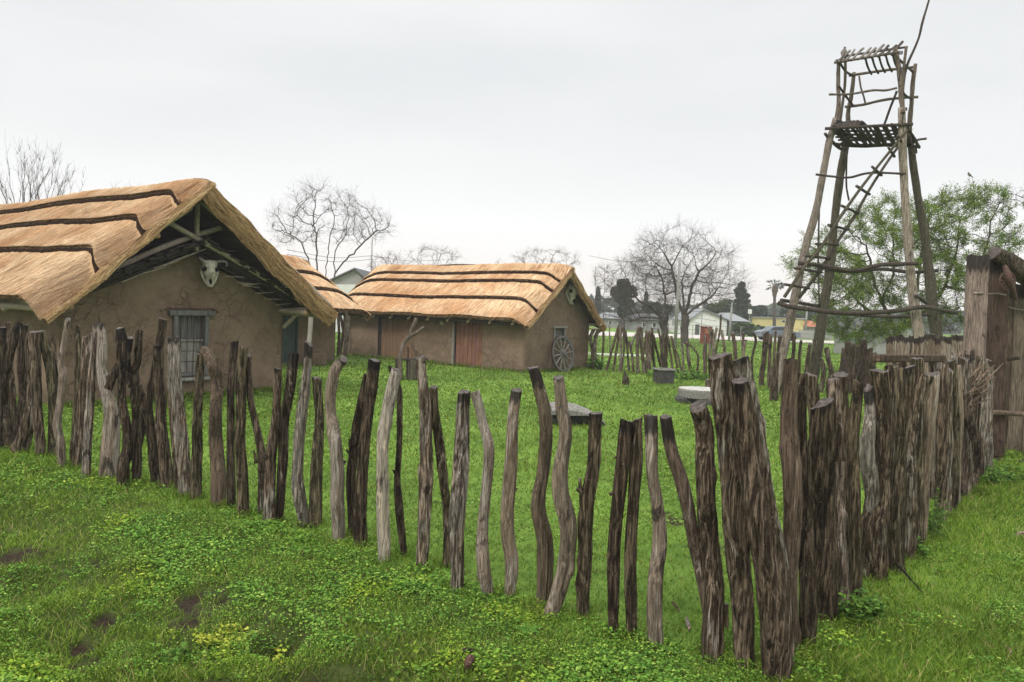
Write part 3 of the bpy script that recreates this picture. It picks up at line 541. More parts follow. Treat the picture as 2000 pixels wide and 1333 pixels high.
# ------------------------------------------------------------------ far palisade across the yard: thin crooked stakes
c5 = lambda a_, b_: (1120+a_/4.442, 560+b_/4.442)
FAR = [([(180,365),(145,450),(165,550),(165,722)], 34), ([(240,370),(195,420),(185,600),(205,722)], 38), ([(255,390),(262,430),(240,722)], 20), ([(310,320),(318,560),(308,700)], 12),
 ([(395,330),(350,500),(285,732)], 26), ([(405,350),(375,520),(345,735)], 22), ([(412,345),(410,520),(402,745)], 24), ([(430,352),(440,520),(412,745)], 22), ([(448,380),(468,560),(482,745)], 22),
 ([(482,480),(512,620),(520,752)], 24), ([(542,410),(505,520),(520,745)], 20), ([(560,350),(552,500),(566,757)], 30), ([(588,350),(596,550),(612,757)], 30), ([(650,385),(648,560),(652,757)], 54), ([(683,362),(690,560),(702,755)], 24),
 ([(692,420),(745,650),(765,752)], 22), ([(735,370),(762,500),(772,760)], 24), ([(800,430),(800,600),(805,765)], 40), ([(822,430),(845,600),(862,762)], 22), ([(850,430),(880,600),(912,765)], 24), ([(880,540),(905,600),(942,770)], 18), ([(940,490),(950,640),(957,772)], 24),
 ([(985,480),(1000,620),(1032,785)], 28), ([(1010,500),(1080,600),(1070,770)], 18), ([(1145,430),(1138,600),(1142,760)], 32), ([(1168,350),(1190,450),(1178,600),(1180,770)], 22), ([(1200,370),(1212,500),(1208,770)], 26), ([(1242,358),(1215,520),(1222,775)], 24), ([(1280,245),(1270,380),(1235,600),(1238,775)], 16),
 ([(1285,380),(1310,560),(1318,790)], 26), ([(1380,402),(1400,540),(1412,800)], 34), ([(1470,398),(1472,600),(1480,810)], 26), ([(1492,465),(1476,600),(1484,812)], 26), ([(1560,400),(1580,480),(1548,640),(1556,850)], 24), ([(1668,398),(1655,600),(1628,858)], 46)]
c6 = lambda a_, b_: (1460+a_/5.554, 560+b_/5.554)
FAR2 = [([(250,515),(240,760),(230,1100)], 46), ([(305,480),(290,700),(250,1130)], 34), ([(352,530),(345,760),(370,1160)], 56), ([(502,510),(500,700),(470,1150)], 44), ([(580,585),(565,760),(560,1180)], 34), ([(675,622),(655,800),(620,1120)], 52), ([(712,572),(735,610),(705,800),(700,1120)], 34),
 ([(855,665),(880,800),(905,920),(870,1130)], 50), ([(800,780),(825,900),(790,1150)], 50), ([(1048,668),(1025,850),(960,1100)], 48), ([(1090,600),(1075,800),(1010,1120)], 56), ([(1140,610),(1130,850),(1060,1150)], 60), ([(1195,640),(1180,850),(1120,1160)], 60), ([(1250,610),(1240,850),(1180,1170)], 60), ([(1270,570),(1285,800),(1235,1180)], 44), ([(1330,670),(1320,850),(1290,1190)], 56), ([(1385,720),(1370,900),(1340,1200)], 60)]
labs = {0: 'black crooked stake right against the corner of the far thatched hut', 1: 'grey bent stake leaning on the black one at the hut corner', 13: 'thickest post of the far stake fence, left of the tree trunks', 17: 'post in front of the left bare tree trunk in the far stake fence', 28: 'tallest twig-like stake of the far fence right of the red pillar', 34: 'orange-brown thick post of the far fence left of the watchtower leg', 23: 'bent stake leaning far to the right just before the gap in the far fence'}
for k, (pp, wd) in enumerate(FAR):
    q = [(*c5(*p_), wd/4.442) for p_ in pp]; lab = labs.get(k) or (f'crooked stake of the far fence, {ORD[k]} from the far hut corner' if k < 24 else f'crooked stake of the far fence, {ORD[k-24]} after the gap going right')
    make_post(q, rs.choice(['dk', 'br', 'br', 'gr']), lab, rs.choice([0, .3]), K=12, step=.07, bark=.7, group='stakes of the far fence', name='fence_stake', cat='fence stake')
for k, (pp, wd) in enumerate(FAR2):
    q = [(*c6(*p_), wd/5.554) for p_ in pp]
    make_post(q, 'dk' if k > 8 else rs.choice(['dk', 'br', 'br']), f'dark stake behind the watchtower leg, {ORD[k]} to the right of the orange-brown post', 0, K=12, step=.07, bark=.8, group='stakes of the far fence', name='fence_stake', cat='fence stake')
make_post([(1519, 690, 8), (1514, 740, 12), (1509, 783, 16)], 'dk', 'dark stub driven in beside the foot of the left watchtower leg', 0, K=12, group='stakes of the far fence', name='fence_stake', cat='fence stake')
c3 = lambda a_, b_: (540+a_/4.444, 460+b_/4.444)
for k, (pp, wd, tn, lab) in enumerate([([(535,680),(540,860),(530,1050)], 24, 'dk', 'thin black pole in the gap between the two far huts, leftmost'), ([(552,670),(575,830),(548,1040)], 30, 'dk', 'bent black pole in the gap between the two far huts'), ([(625,655),(608,900),(590,1065)], 40, 'gr', 'thick grey pole standing in the gap between the two far huts'), ([(650,675),(640,860),(630,1035)], 26, 'dk', 'dark pole at the corner of the long far hut')]):
    make_post([(*c3(*p_), wd/4.444) for p_ in pp], tn, lab, 0, K=12, step=.08, bark=.6, group='poles between the far huts', name='pole', cat='pole')

# ------------------------------------------------------------------ gate slabs, log and boards at the right edge
def slab(px, tone, label, Yb, thick=.1, seed=1, name='gate_slab', cat='wooden slab', group='slabs of the gate'):
    xb, yb = px[-1][:2]; base = P(xb, yb, Yb); c_ = [P(x_, y_, Yb) for x_, y_, _ in px]; w_ = [q[2]/2*Yb/F for q in px]; c_.append(c_[-1]-[0, 0, .15]); w_.append(w_[-1])
    n = 40; pr = catmull(np.concatenate([np.array(c_), np.array(w_)[:, None]], 1), n); K = 20; th = np.arange(K)*2*math.pi/K
    sx = np.sign(np.cos(th))*np.abs(np.cos(th))**.35; sy = np.sign(np.sin(th))*np.abs(np.sin(th))**.35
    rg = fbm(np.stack([sx[None]*2+0*pr[:, :1]+seed*7, sy[None]*2+0*pr[:, :1], pr[:, 2:3]*2.5+0*sx[None]], -1), 3, seed)
    V = pr[:, None, :3]+np.stack([sx[None]*(pr[:, 3:4]+rg*.012), sy[None]*(thick/2+rg*.01), 0*rg], -1)
    V[0, :, 2] += fbm(np.stack([sx*3+seed, sy*2, sx*0], -1), 2, 3)*.03
    i_ = np.arange(n-1)[:, None]*K; k = np.arange(K)[None]; k2 = (k+1) % K; Fq = np.stack([i_+k, i_+K+k, i_+K+k2, i_+k2], -1).reshape(-1, 4)
    mb = MB().add(V.reshape(-1, 3), Fq); mb.f.append(np.arange(K)[None]); mb.mi.append(np.array([1]))
    arc = np.linspace(0, 1, n); o = mb.build(name, [M['plank'], M['end']], loc=base, smooth=False, attrs={'top': np.repeat(np.clip(1-arc*6, 0, 1)*.9, K)}, label=label, cat=cat, group=group); o.color = TONE[tone]; return o
slab([(1910,500,38),(1906,610,38),(1899,750,37),(1893,907,36)], 'gs', 'tall pinkish-grey slab with a wet dark top left of the rust-brown one', 12.0, .16, 1).color = (.21, .165, .145, .2)
slab([(1949,508,35),(1947,600,36),(1943,708,36),(1940,872,35)], 'rd', 'tall rust-brown slab bearing the wheel bracket and the round log', 12.6, .2, 2).color = (.072, .050, .040, .05)
slab([(1976,560,22),(1974,640,22),(1968,760,22),(1963,850,24)], 'gr', 'grey board right behind the rust-brown slab', 13.1, .07, 3, 'gate_board', 'wooden board', 'boards of the gate').color = (.15, .12, .09, .3)
slab([(1993,556,20),(1992,650,22),(1986,760,24),(1980,868,26)], 'gs', 'grey wavy-edged board touching the right edge of the photo', 13.0, .07, 4, 'gate_board', 'wooden board', 'boards of the gate').color = (.14, .115, .09, .3)
slab([(2016,562,26),(2014,700,26),(2008,872,27)], 'gs', 'board of the gate partly cut off by the right edge', 13.0, .07, 6, 'gate_board', 'wooden board', 'boards of the gate').color = (.13, .11, .085, .3)
slab([(2046,566,26),(2044,700,26),(2040,874,27)], 'gr', 'board of the gate outside the right edge', 13.0, .07, 7, 'gate_board', 'wooden board', 'boards of the gate')
p0, p1 = P(1942, 494, 12.4), P(2060, 576, 12.9); mb = MB(); V, q, f1, f2, ta = post_mesh([p0, (p0+p1)/2, p1], [.125, .14, .14], 77, 0, 30, .05, .8, .1); mb.add(V, q).add(np.zeros((0, 3)), f1-len(V), 1).add(np.zeros((0, 3)), f2-len(V), 1)
o = mb.build('round_log', [M['wood'], M['end']], loc=p0, smooth=True, attrs={'top': ta*0}, label='thick round log lying across the top of the rust-brown gate slab', cat='log'); o.color = (.10, .08, .06, .2)
gp = empty('gate_rail', P(1936, 808, 12.4), label='thin round rail held across the gate boards at knee height', cat='rail'); mb = MB(); a_, b_ = P(1936, 806, 12.4), P(2050, 812, 12.6); add_tube(mb, [a_, (a_+b_)/2, b_], [.045, .04, .04], 10, rough=.2, seed=4)
o = mb.build('pole', M['wood_small'], gp); o.color = (.17, .13, .10, .4); o.location = Vector((0, 0, 0))-gp.location
mb = MB(); a_, b_ = P(1960, 702, 12.75), P(1990, 700, 12.75); add_tube(mb, [a_, b_], .03, 8, rough=.2, n=6, seed=9); o = mb.build('cross_stick', M['wood_small'], loc=a_, label='short dark stick tied across the gate boards at chest height', cat='stick'); o.color = (.05, .04, .03, 0)
M['rust'] = flatmat('rusty_iron', (.035, .022, .017), (.11, .052, .032), 30, .75, .4, .4); M['wire'] = flatmat('wire', (.20, .17, .15), (.34, .29, .25), 20, .5, .5, 0, metal=.6)
br = empty('iron_bracket', P(1966, 550, 12.25), label='rusty iron wheel bracket fixed to the rust-brown gate slab', cat='bracket'); bl = np.array(br.location)
def cl(p_): return np.asarray(p_)-bl
mb = MB(); cc = P(1965, 550, 12.3); an = np.linspace(0, 2*math.pi, 20); add_tube(mb, [cc+np.array([math.cos(a_)*.12, -.03, math.sin(a_)*.14]) for a_ in an], .018, 7, n=40); mb.build('ring', M['rust'], br, loc=None).location = -Vector(bl)
mb = MB(); 
for a_ in range(5): add_tube(mb, [cc, cc+np.array([math.cos(a_*1.257)*.12, -.03, math.sin(a_*1.257)*.14])], .014, 6)
add_tube(mb, [cc+[0, .08, 0], cc-[0, .07, 0]], .035, 10); mb.build('spokes', M['rust'], br).location = -Vector(bl)
mb = MB(); add_tube(mb, [P(1962, 520, 12.3), P(1972, 545, 12.2), P(1984, 585, 12.3)], [.035, .045, .03], 8, rough=.2); mb.build('arm', M['rust'], br).location = -Vector(bl)
for k, (pts_, lab) in enumerate([([(1888,573,12.0),(1910,573,11.9),(1928,574,12.0),(1948,574,12.45),(1965,577,12.5)], 'wire wound round both tall gate slabs'), ([(1966,598,12.9),(1980,603,12.9),(2003,606,12.9),(2040,607,12.9)], 'wire stretched across the gate boards')]):
    mb = MB(); add_tube(mb, [P(*q) for q in pts_], .011, 6, n=24); mb.build('wire', M['wire'], loc=P(*pts_[0]), label=lab, cat='wire')
# plank stockade seen over the palisade
x_ = 1731; k = 0
while x_ < 1892:
    wd = rs.uniform(8, 13); yt = 655+rs.uniform(-4, 7)+(x_-1731)*.015; Yb = 15.2; o = slab([(x_+wd/2, yt, wd-.8), (x_+wd/2, yt+60, wd-.8), (x_+wd/2, 841, wd-.6)], rs.choice(['gr', 'br', 'gr', 'gs']), f'weathered stockade board seen over the dense palisade, {ORD[k]} from its left end', Yb, .05, 20+k, 'stockade_board', 'board', 'boards of the stockade behind the palisade'); x_ += wd; k += 1
# ------------------------------------------------------------------ adobe and thatch
def mudmat():
    mt, t, b = newmat('mud_plaster', .95, .12); v, oi = objvec(t)
    a = noise(t, v, 1.1, 5, .6); c_ = noise(t, v, 9, 6, .65); d = noise(t, v, 55, 4, .7)
    c = ramp(t, a, [(.32, (.150, .100, .068)), (.5, (.198, .136, .094)), (.70, (.26, .182, .128))])
    c = mixrgb(t, math_(t, 'MULTIPLY', ramp(t, c_, [(.4, (0, 0, 0)), (.66, (1, 1, 1))]), .5), c, (.275, .21, .155)); c = mixrgb(t, ramp(t, d, [(.60, (0, 0, 0)), (.72, (.8, .8, .8))]), c, (.075, .050, .034))
    # cracks in patches
    ds = N(t, 'ShaderNodeVectorMath', operation='ADD'); nn = N(t, 'ShaderNodeTexNoise', inp={'Scale': 2.6, 'Detail': 4.0}); Lk(t, v, nn.inputs['Vector']); Lk(t, v, ds.inputs[0]); sm = N(t, 'ShaderNodeVectorMath', operation='SCALE'); sm.inputs['Scale'].default_value = .75; Lk(t, nn.outputs['Color'], sm.inputs[0]); Lk(t, sm.outputs[0], ds.inputs[1])
    vo = N(t, 'ShaderNodeTexVoronoi', feature='DISTANCE_TO_EDGE', inp={'Scale': 2.9}); Lk(t, ds.outputs[0], vo.inputs['Vector']); ck = ramp(t, vo.outputs['Distance'], [(0.0, (1, 1, 1)), (.026, (0, 0, 0))])
    pm = ramp(t, noise(t, v, .9, 3, .5), [(.44, (0, 0, 0)), (.56, (1, 1, 1))]); ck = math_(t, 'MULTIPLY', ck, pm); c = mixrgb(t, math_(t, 'MULTIPLY', ck, .45), c, (.055, .038, .027))
    # damp mossy foot splash line and straw flecks
    fl = noise(t, v, 1, 3, .5, (70, 70, 160)); c = mixrgb(t, math_(t, 'MULTIPLY', ramp(t, fl, [(.71, (0, 0, 0)), (.75, (1, 1, 1))]), .7), c, (.36, .30, .22))
    sp = N(t, 'ShaderNodeSeparateXYZ'); tc_ = N(t, 'ShaderNodeTexCoord'); Lk(t, tc_.outputs['Object'], sp.inputs[0]); lo = N(t, 'ShaderNodeMapRange', inp={1: .05, 2: .42, 3: 1.0, 4: 0.0}); Lk(t, math_(t, 'ADD', sp.outputs[2], math_(t, 'MULTIPLY', math_(t, 'SUBTRACT', a, .5), .6)), lo.inputs[0]); c = mixrgb(t, math_(t, 'MULTIPLY', lo.outputs[0], .45), c, (.085, .075, .042))
    Lk(t, c, b.inputs['Base Color']); h = math_(t, 'SUBTRACT', math_(t, 'ADD', math_(t, 'MULTIPLY', c_, .9), math_(t, 'MULTIPLY', d, .5)), ck); bump(t, b, h, .8, .03); return mt
M['mud'] = mudmat()
def strawbase(name, cols, sc=(3.2, 90, 1)):
    mt, t, b = newmat(name, .85, .2); at_ = N(t, 'ShaderNodeAttribute', attribute_name='su'); at2 = N(t, 'ShaderNodeAttribute', attribute_name='sv'); cx_ = N(t, 'ShaderNodeCombineXYZ'); Lk(t, at2.outputs['Fac'], cx_.inputs[0]); Lk(t, at_.outputs['Fac'], cx_.inputs[1])
    n = noise(t, cx_.outputs[0], 1, 6, .7, sc, .1); n2_ = noise(t, cx_.outputs[0], 1, 4, .6, (1.0, 1.6, 1)); c = ramp(t, n, [(.3, cols[0]), (.5, cols[1]), (.7, cols[2])]); c = mixrgb(t, math_(t, 'MULTIPLY', ramp(t, n2_, [(.4, (0, 0, 0)), (.65, (1, 1, 1))]), .45), c, cols[3])
    Lk(t, c, b.inputs['Base Color']); bump(t, b, n, .9, .03); return mt
M['thatch'] = strawbase('thatch', [(.18, .10, .05), (.54, .35, .19), (.74, .52, .31), (.48, .29, .16)])
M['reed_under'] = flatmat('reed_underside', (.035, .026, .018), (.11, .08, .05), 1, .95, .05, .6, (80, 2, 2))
M['straw'] = islandmat('straw', [(0, (.09, .045, .022)), (.14, (.36, .21, .11)), (.5, (.68, .45, .255)), (.85, (.86, .63, .39)), (1, (.93, .77, .54))], .8, (.80, .66, .56), .55, (.42, .6))
M['straw_edge'] = islandmat('straw_golden', [(0, (.09, .05, .025)), (.3, (.46, .27, .13)), (.8, (.72, .48, .26)), (1, (.85, .64, .39))], .75)
M['straw_old'] = islandmat('straw_weathered', [(0, (.05, .03, .015)), (.35, (.26, .155, .07)), (.8, (.48, .31, .15)), (1, (.60, .42, .22))], .8)
M['band'] = flatmat('cut_thatch_and_shade', (.006, .003, .002), (.045, .022, .013), 45, .95, .05, .8)  # dark wet straw ends, with the shade under each step painted in
M['charwood'] = flatmat('old_dark_boards', (.018, .015, .013), (.085, .070, .058), 1, .9, .15, .7, (3, 30, 30))
M['pole'] = flatmat('bleached_pole', (.24, .19, .145), (.48, .41, .33), 1, .8, .25, .5, (22, 22, 22)); M['polend'] = flatmat('fresh_cut_end', (.33, .20, .11), (.52, .34, .2), 20, .8, .2, .2)
M['greywood'] = flatmat('weathered_grey_boards', (.062, .060, .057), (.20, .195, .185), 1, .85, .25, .6, (30, 30, 2.5)); M['bluewood'] = flatmat('faded_teal_boards', (.022, .033, .034), (.10, .135, .13), 1, .85, .2, .7, (26, 26, 3))
M['lightwood'] = flatmat('worn_light_boards', (.14, .13, .115), (.34, .325, .295), 1, .85, .2, .6, (24, 24, 3)); M['black'] = flatmat('flat_black', (.006, .006, .006), (.012, .012, .012), 4, 1, 0, 0)  # plain near-black; in hollows and behind doors it paints their inner darkness
def doormat():
    mt, t, b = newmat('peeling_painted_boards', .8, .25); v, oi = objvec(t, False); n = noise(t, v, 1, 6, .7, (30, 30, 2.0)); m2 = noise(t, v, 1, 5, .7, (14, 14, 1.6), .4); c = ramp(t, n, [(.3, (.045, .025, .018)), (.5, (.20, .095, .055)), (.7, (.36, .19, .10))])
    c = mixrgb(t, ramp(t, m2, [(.50, (0, 0, 0)), (.56, (1, 1, 1))]), c, (.19, .085, .085)); c = mixrgb(t, math_(t, 'MULTIPLY', ramp(t, noise(t, v, 1, 5, .7, (40, 40, 1.2)), [(.62, (0, 0, 0)), (.66, (1, 1, 1))]), .8), c, (.50, .42, .36)); Lk(t, c, b.inputs['Base Color']); bump(t, b, n, .6, .01); return mt
M['door_red'] = doormat(); M['door_brown'] = flatmat('brown_door_boards', (.10, .058, .036), (.27, .165, .10), 1, .85, .2, .6, (30, 30, 2)); M['iron'] = flatmat('old_iron', (.015, .013, .012), (.05, .042, .036), 20, .6, .4, .2)

def course_edges(tk, s, curl):
    """t of every course line at distance s from the verge; the lines curl down at both ends"""
    return [0.0]+[k+curl*math.exp(-(s/.55)**2) for k in tk]+[1.0]
def thatch_slope(par, name, y0, y1, ridge, eave, tk, seed, th=.26, droop=.2, curl=.10, nstraw=40000, sw=.011, sl=.42, edge=True, endcurl=True, lump=.035, skirt=None, fringe=True, back_edge=True):
    """one slope: y runs along the ridge from y0 (verge) to y1; ridge/eave are (x, z) of the upper surface"""
    L_ = y1-y0; rg = np.array([ridge[0], ridge[1]]); ev = np.array([eave[0], eave[1]]); d = ev-rg; sl_len = np.linalg.norm(d); nrm = np.array([-d[1], d[0]])/sl_len
    if nrm[1] < 0: nrm = -nrm
    tkp = [0.0]+list(tk)+[1.0]
    def surf(s, t, lift=None):
        """s, t arrays"""
        s = np.asarray(s, float); t = np.asarray(t, float); e = np.minimum(s, (L_-s) if endcurl else 1e9); shift = curl*np.exp(-(np.maximum(e, 0)/.55)**2)
        h = np.zeros_like(t)
        for k in range(len(tkp)-1):
            a_ = tkp[k]+(shift if k > 0 else 0); b_ = tkp[k+1]+(shift if k+1 < len(tkp)-1 else 0); u = np.clip((t-a_)/np.maximum(b_-a_, 1e-3), 0, 1); h = np.where((t >= a_-1e-6) & (t <= b_+1e-6), .01+.085*u**1.3, h)
        h = h+.07*np.exp(-(t/.06)**2)+lump*fbm(np.stack([s*.7+seed, t*3, t*0], -1), 3, seed)+.012*fbm(np.stack([s*9+seed, t*5, t*0], -1), 2, seed)
        rnd = np.clip(1-np.maximum(e, 0)/.75, 0, 1)**2; h = h-rnd*.13
        x = rg[0]+d[0]*t+nrm[0]*h; z = rg[1]+d[1]*t+nrm[1]*h-droop*rnd*t**2-.05*np.clip(t-.85, 0, 1)*0
        z = z+.03*np.sin(s*.9+seed)*(1-t); y = y0+s
        if lift is not None: x = x+nrm[0]*lift; z = z+nrm[1]*lift
        return np.stack([x, y, z], -1)
    ns = int(L_/.10); S = np.concatenate([np.linspace(0, .6, 10)[:-1], np.linspace(.6, L_-.6, ns), np.linspace(L_-.6, L_, 10)[1:]]) if L_ > 1.5 else np.linspace(0, L_, 20); ns = len(S)
    mb = MB(); su = []; sv = []
    e = np.minimum(S, (L_-S) if endcurl else 1e9); shift = curl*np.exp(-(np.maximum(e, 0)/.55)**2); lines = []
    for k in range(len(tkp)-1):
        a_ = tkp[k]+(shift if k > 0 else 0*shift); b_ = tkp[k+1]+(shift if k+1 < len(tkp)-1 else 0*shift); nr = 9
        T = a_[:, None]+(b_-a_)[:, None]*np.linspace(.004, .996, nr)[None]; Sg = S[:, None]+0*T; V = surf(Sg, T)
        if k == len(tkp)-2: V[:, -1, 2] -= .03*np.abs(vn(np.stack([S*14, S*0+seed, S*0], -1))); 
        i_ = np.arange(ns-1)[:, None]*nr; q = np.arange(nr-1)[None]; mb.add(V.reshape(-1, 3), np.stack([i_+q, i_+nr+q, i_+nr+q+1, i_+q+1], -1).reshape(-1, 4)); su.append(Sg.ravel()); sv.append((T*sl_len).ravel())
        lines.append(b_)
    nv_top = mb.n
    # verge faces and butt face of the eave, then the underside
    T = np.linspace(0, 1, 40)
    for s_, on in ((0.0, True), (L_, back_edge)):
        if not on: continue
        thk = th*(1+.45*fbm(np.stack([T*9+seed, T*0+s_, T*0], -1), 3, 5)); top_ = surf(T*0+s_, T); low = top_.copy(); low[:, 0] -= nrm[0]*thk; low[:, 2] -= nrm[1]*thk; off = -.05 if s_ == 0 else .05
        mid_ = (top_+low)/2; mid_[:, 1] += off; V = np.stack([top_, mid_, low], 1); i_ = np.arange(39)[:, None]*3; q = np.arange(2)[None]; mb.add(V.reshape(-1, 3), np.stack([i_+q, i_+3+q, i_+4+q, i_+q+1], -1).reshape(-1, 4)); su.append(np.tile([0, .1, .2], 40)); sv.append(np.repeat(T*sl_len, 3))
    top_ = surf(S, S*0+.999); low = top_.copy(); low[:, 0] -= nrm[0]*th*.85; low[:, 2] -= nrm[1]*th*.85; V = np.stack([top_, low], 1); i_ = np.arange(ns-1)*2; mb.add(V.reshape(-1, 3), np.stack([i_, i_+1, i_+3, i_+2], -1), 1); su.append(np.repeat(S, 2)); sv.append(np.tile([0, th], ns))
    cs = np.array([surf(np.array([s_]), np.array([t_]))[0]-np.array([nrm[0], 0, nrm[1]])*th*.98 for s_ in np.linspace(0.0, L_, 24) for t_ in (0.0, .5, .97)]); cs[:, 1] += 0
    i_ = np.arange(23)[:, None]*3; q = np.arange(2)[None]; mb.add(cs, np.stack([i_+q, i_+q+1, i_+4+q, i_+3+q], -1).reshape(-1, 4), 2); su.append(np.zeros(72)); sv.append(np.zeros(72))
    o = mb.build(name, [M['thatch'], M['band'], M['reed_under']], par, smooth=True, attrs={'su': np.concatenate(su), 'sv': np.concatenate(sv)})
    # dark ragged bands at the foot of each course, step shade put into their colour
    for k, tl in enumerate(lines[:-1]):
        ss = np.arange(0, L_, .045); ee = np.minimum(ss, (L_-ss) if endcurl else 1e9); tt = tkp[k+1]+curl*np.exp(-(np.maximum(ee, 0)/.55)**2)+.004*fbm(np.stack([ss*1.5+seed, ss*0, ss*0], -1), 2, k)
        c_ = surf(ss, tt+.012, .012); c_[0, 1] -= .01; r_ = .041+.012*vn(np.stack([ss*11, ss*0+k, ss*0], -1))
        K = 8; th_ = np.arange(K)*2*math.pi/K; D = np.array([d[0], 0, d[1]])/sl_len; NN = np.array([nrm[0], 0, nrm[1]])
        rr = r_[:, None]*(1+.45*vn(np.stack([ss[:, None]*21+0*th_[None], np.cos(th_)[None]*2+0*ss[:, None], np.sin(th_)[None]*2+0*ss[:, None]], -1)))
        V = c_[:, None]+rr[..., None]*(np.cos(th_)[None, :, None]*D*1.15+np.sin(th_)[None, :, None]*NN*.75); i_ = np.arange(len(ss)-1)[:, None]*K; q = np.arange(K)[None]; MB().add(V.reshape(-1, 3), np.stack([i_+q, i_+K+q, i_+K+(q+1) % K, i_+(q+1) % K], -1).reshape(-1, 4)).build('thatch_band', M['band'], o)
    # straws lying on the slope, in one mesh with its own material
    r2 = np.random.default_rng(seed); n = nstraw; s = r2.uniform(-.02, L_+.02, n); t0 = r2.uniform(-.02, .985, n)
    dl = sl*r2.uniform(.4, 1.2, n)/sl_len; yaw = r2.normal(.02, .10, n)+.25*fbm(np.stack([s*.8, t0*3, t0*0], -1), 2, seed+3); t1 = np.minimum(t0+dl, 1.0+r2.uniform(0, .018, n)); ln = (t1-t0)*sl_len
    e0 = np.minimum(s, (L_-s) if endcurl else 1e9); shf = curl*np.exp(-(np.maximum(e0, 0)/.55)**2); bad = np.zeros(n, bool)
    for k in tk:
        kk = k+shf; t1 = np.where((t0 < kk) & (t1 > kk-.004), kk-.004+r2.uniform(-.006, .006, n), t1); bad |= (t0 > kk-.012) & (t0 < kk+.03)
    ok = ~bad & (t1-t0 > .02); s, t0, t1, yaw, ln = s[ok], t0[ok], t1[ok], yaw[ok], ln[ok]; n = len(s)
    a_ = surf(np.clip(s, 0, L_), np.clip(t0, 0, 1), .002); b_ = surf(np.clip(s+np.tan(yaw)*ln, -.03, L_+.03), np.clip(t1, 0, 1), .003+.011*r2.random(n)**2); over = np.maximum(t1-1, 0)*sl_len; b_[:, 0] += d[0]/sl_len*over; b_[:, 2] += d[1]/sl_len*over
    ww = sw*r2.uniform(.5, 1.3, n)[:, None]*np.array([[0, 1, 0]])/2; V = np.stack([a_-ww, a_+ww, b_+ww*.6, b_-ww*.6], 1).reshape(-1, 3); MB().add(V, np.arange(n)[:, None]*4+np.arange(4)[None]).build('loose_straw', M['straw'], o, smooth=False)
    n = int(L_*70); s = r2.uniform(0, L_, n); t0 = np.where(r2.random(n) < .45, r2.uniform(-.01, .05, n), r2.uniform(.05, .95, n)); a_ = surf(s, np.clip(t0, 0, 1), .0); ln = r2.uniform(.06, .20, n); b_ = a_+np.stack([d[0]/sl_len*ln+nrm[0]*ln*r2.uniform(.1, .6, n), r2.normal(0, .05, n), d[1]/sl_len*ln+nrm[1]*ln*r2.uniform(.1, .6, n)], -1)
    ww = sw*.45*np.array([[0, 1, 0]])/2; V = np.stack([a_-ww, a_+ww, b_+ww*.5, b_-ww*.5], 1).reshape(-1, 3); MB().add(V, np.arange(n)[:, None]*4+np.arange(4)[None]).build('stray_stalks', M['straw_edge'], o)
    # verge and eave fringes
    for s_, on in ((0.0, edge), (L_, edge and back_edge)):
        if not on: continue
        n = 3800; t0 = r2.uniform(0, .97, n); dp = r2.uniform(-.02, 1.12, n)*th; t1 = np.minimum(t0+r2.uniform(.25, .55, n)/sl_len, 1.0); dp1 = np.clip(dp+r2.normal(0, .035, n), -.02, th*1.3)
        a_ = surf(t0*0+s_, t0); b_ = surf(t0*0+s_, t1); sg = -1 if s_ == 0 else 1; bul = lambda q: .055*np.sin(np.clip(q/th, 0, 1)*math.pi)
        for arr, dd in ((a_, dp), (b_, dp1)): arr[:, 0] -= nrm[0]*dd; arr[:, 2] -= nrm[1]*dd; arr[:, 1] += sg*(.004+bul(dd)+.045*r2.random(n)**2)
        ww = sw*r2.uniform(.5, 1.2, n)[:, None]*np.array([[nrm[0], 0, nrm[1]]])/2; V = np.stack([a_-ww, a_+ww, b_+ww*.6, b_-ww*.6], 1).reshape(-1, 3); MB().add(V, np.arange(n)[:, None]*4+np.arange(4)[None]).build('verge_straw', M['straw_edge' if skirt is None else skirt], o)
    if fringe:
        n = int(L_*420); s = r2.uniform(0, L_, n); a_ = surf(s, s*0+.985, .0); dp = r2.uniform(0, 1, n)*th*.8; a_[:, 0] -= nrm[0]*dp; a_[:, 2] -= nrm[1]*dp; ln = r2.uniform(.04, .20, n)**1.2; b_ = a_.copy(); b_[:, 0] += d[0]/sl_len*ln; b_[:, 2] += d[1]/sl_len*ln-.01; b_[:, 1] += r2.normal(0, .012, n)
        ww = sw*.8*np.array([[0, 1, 0]])/2; V = np.stack([a_-ww, a_+ww, b_+ww*.4, b_-ww*.4], 1).reshape(-1, 3); MB().add(V, np.arange(n)[:, None]*4+np.arange(4)[None]).build('eave_fringe', M['straw_old'], o)
    return o, surf
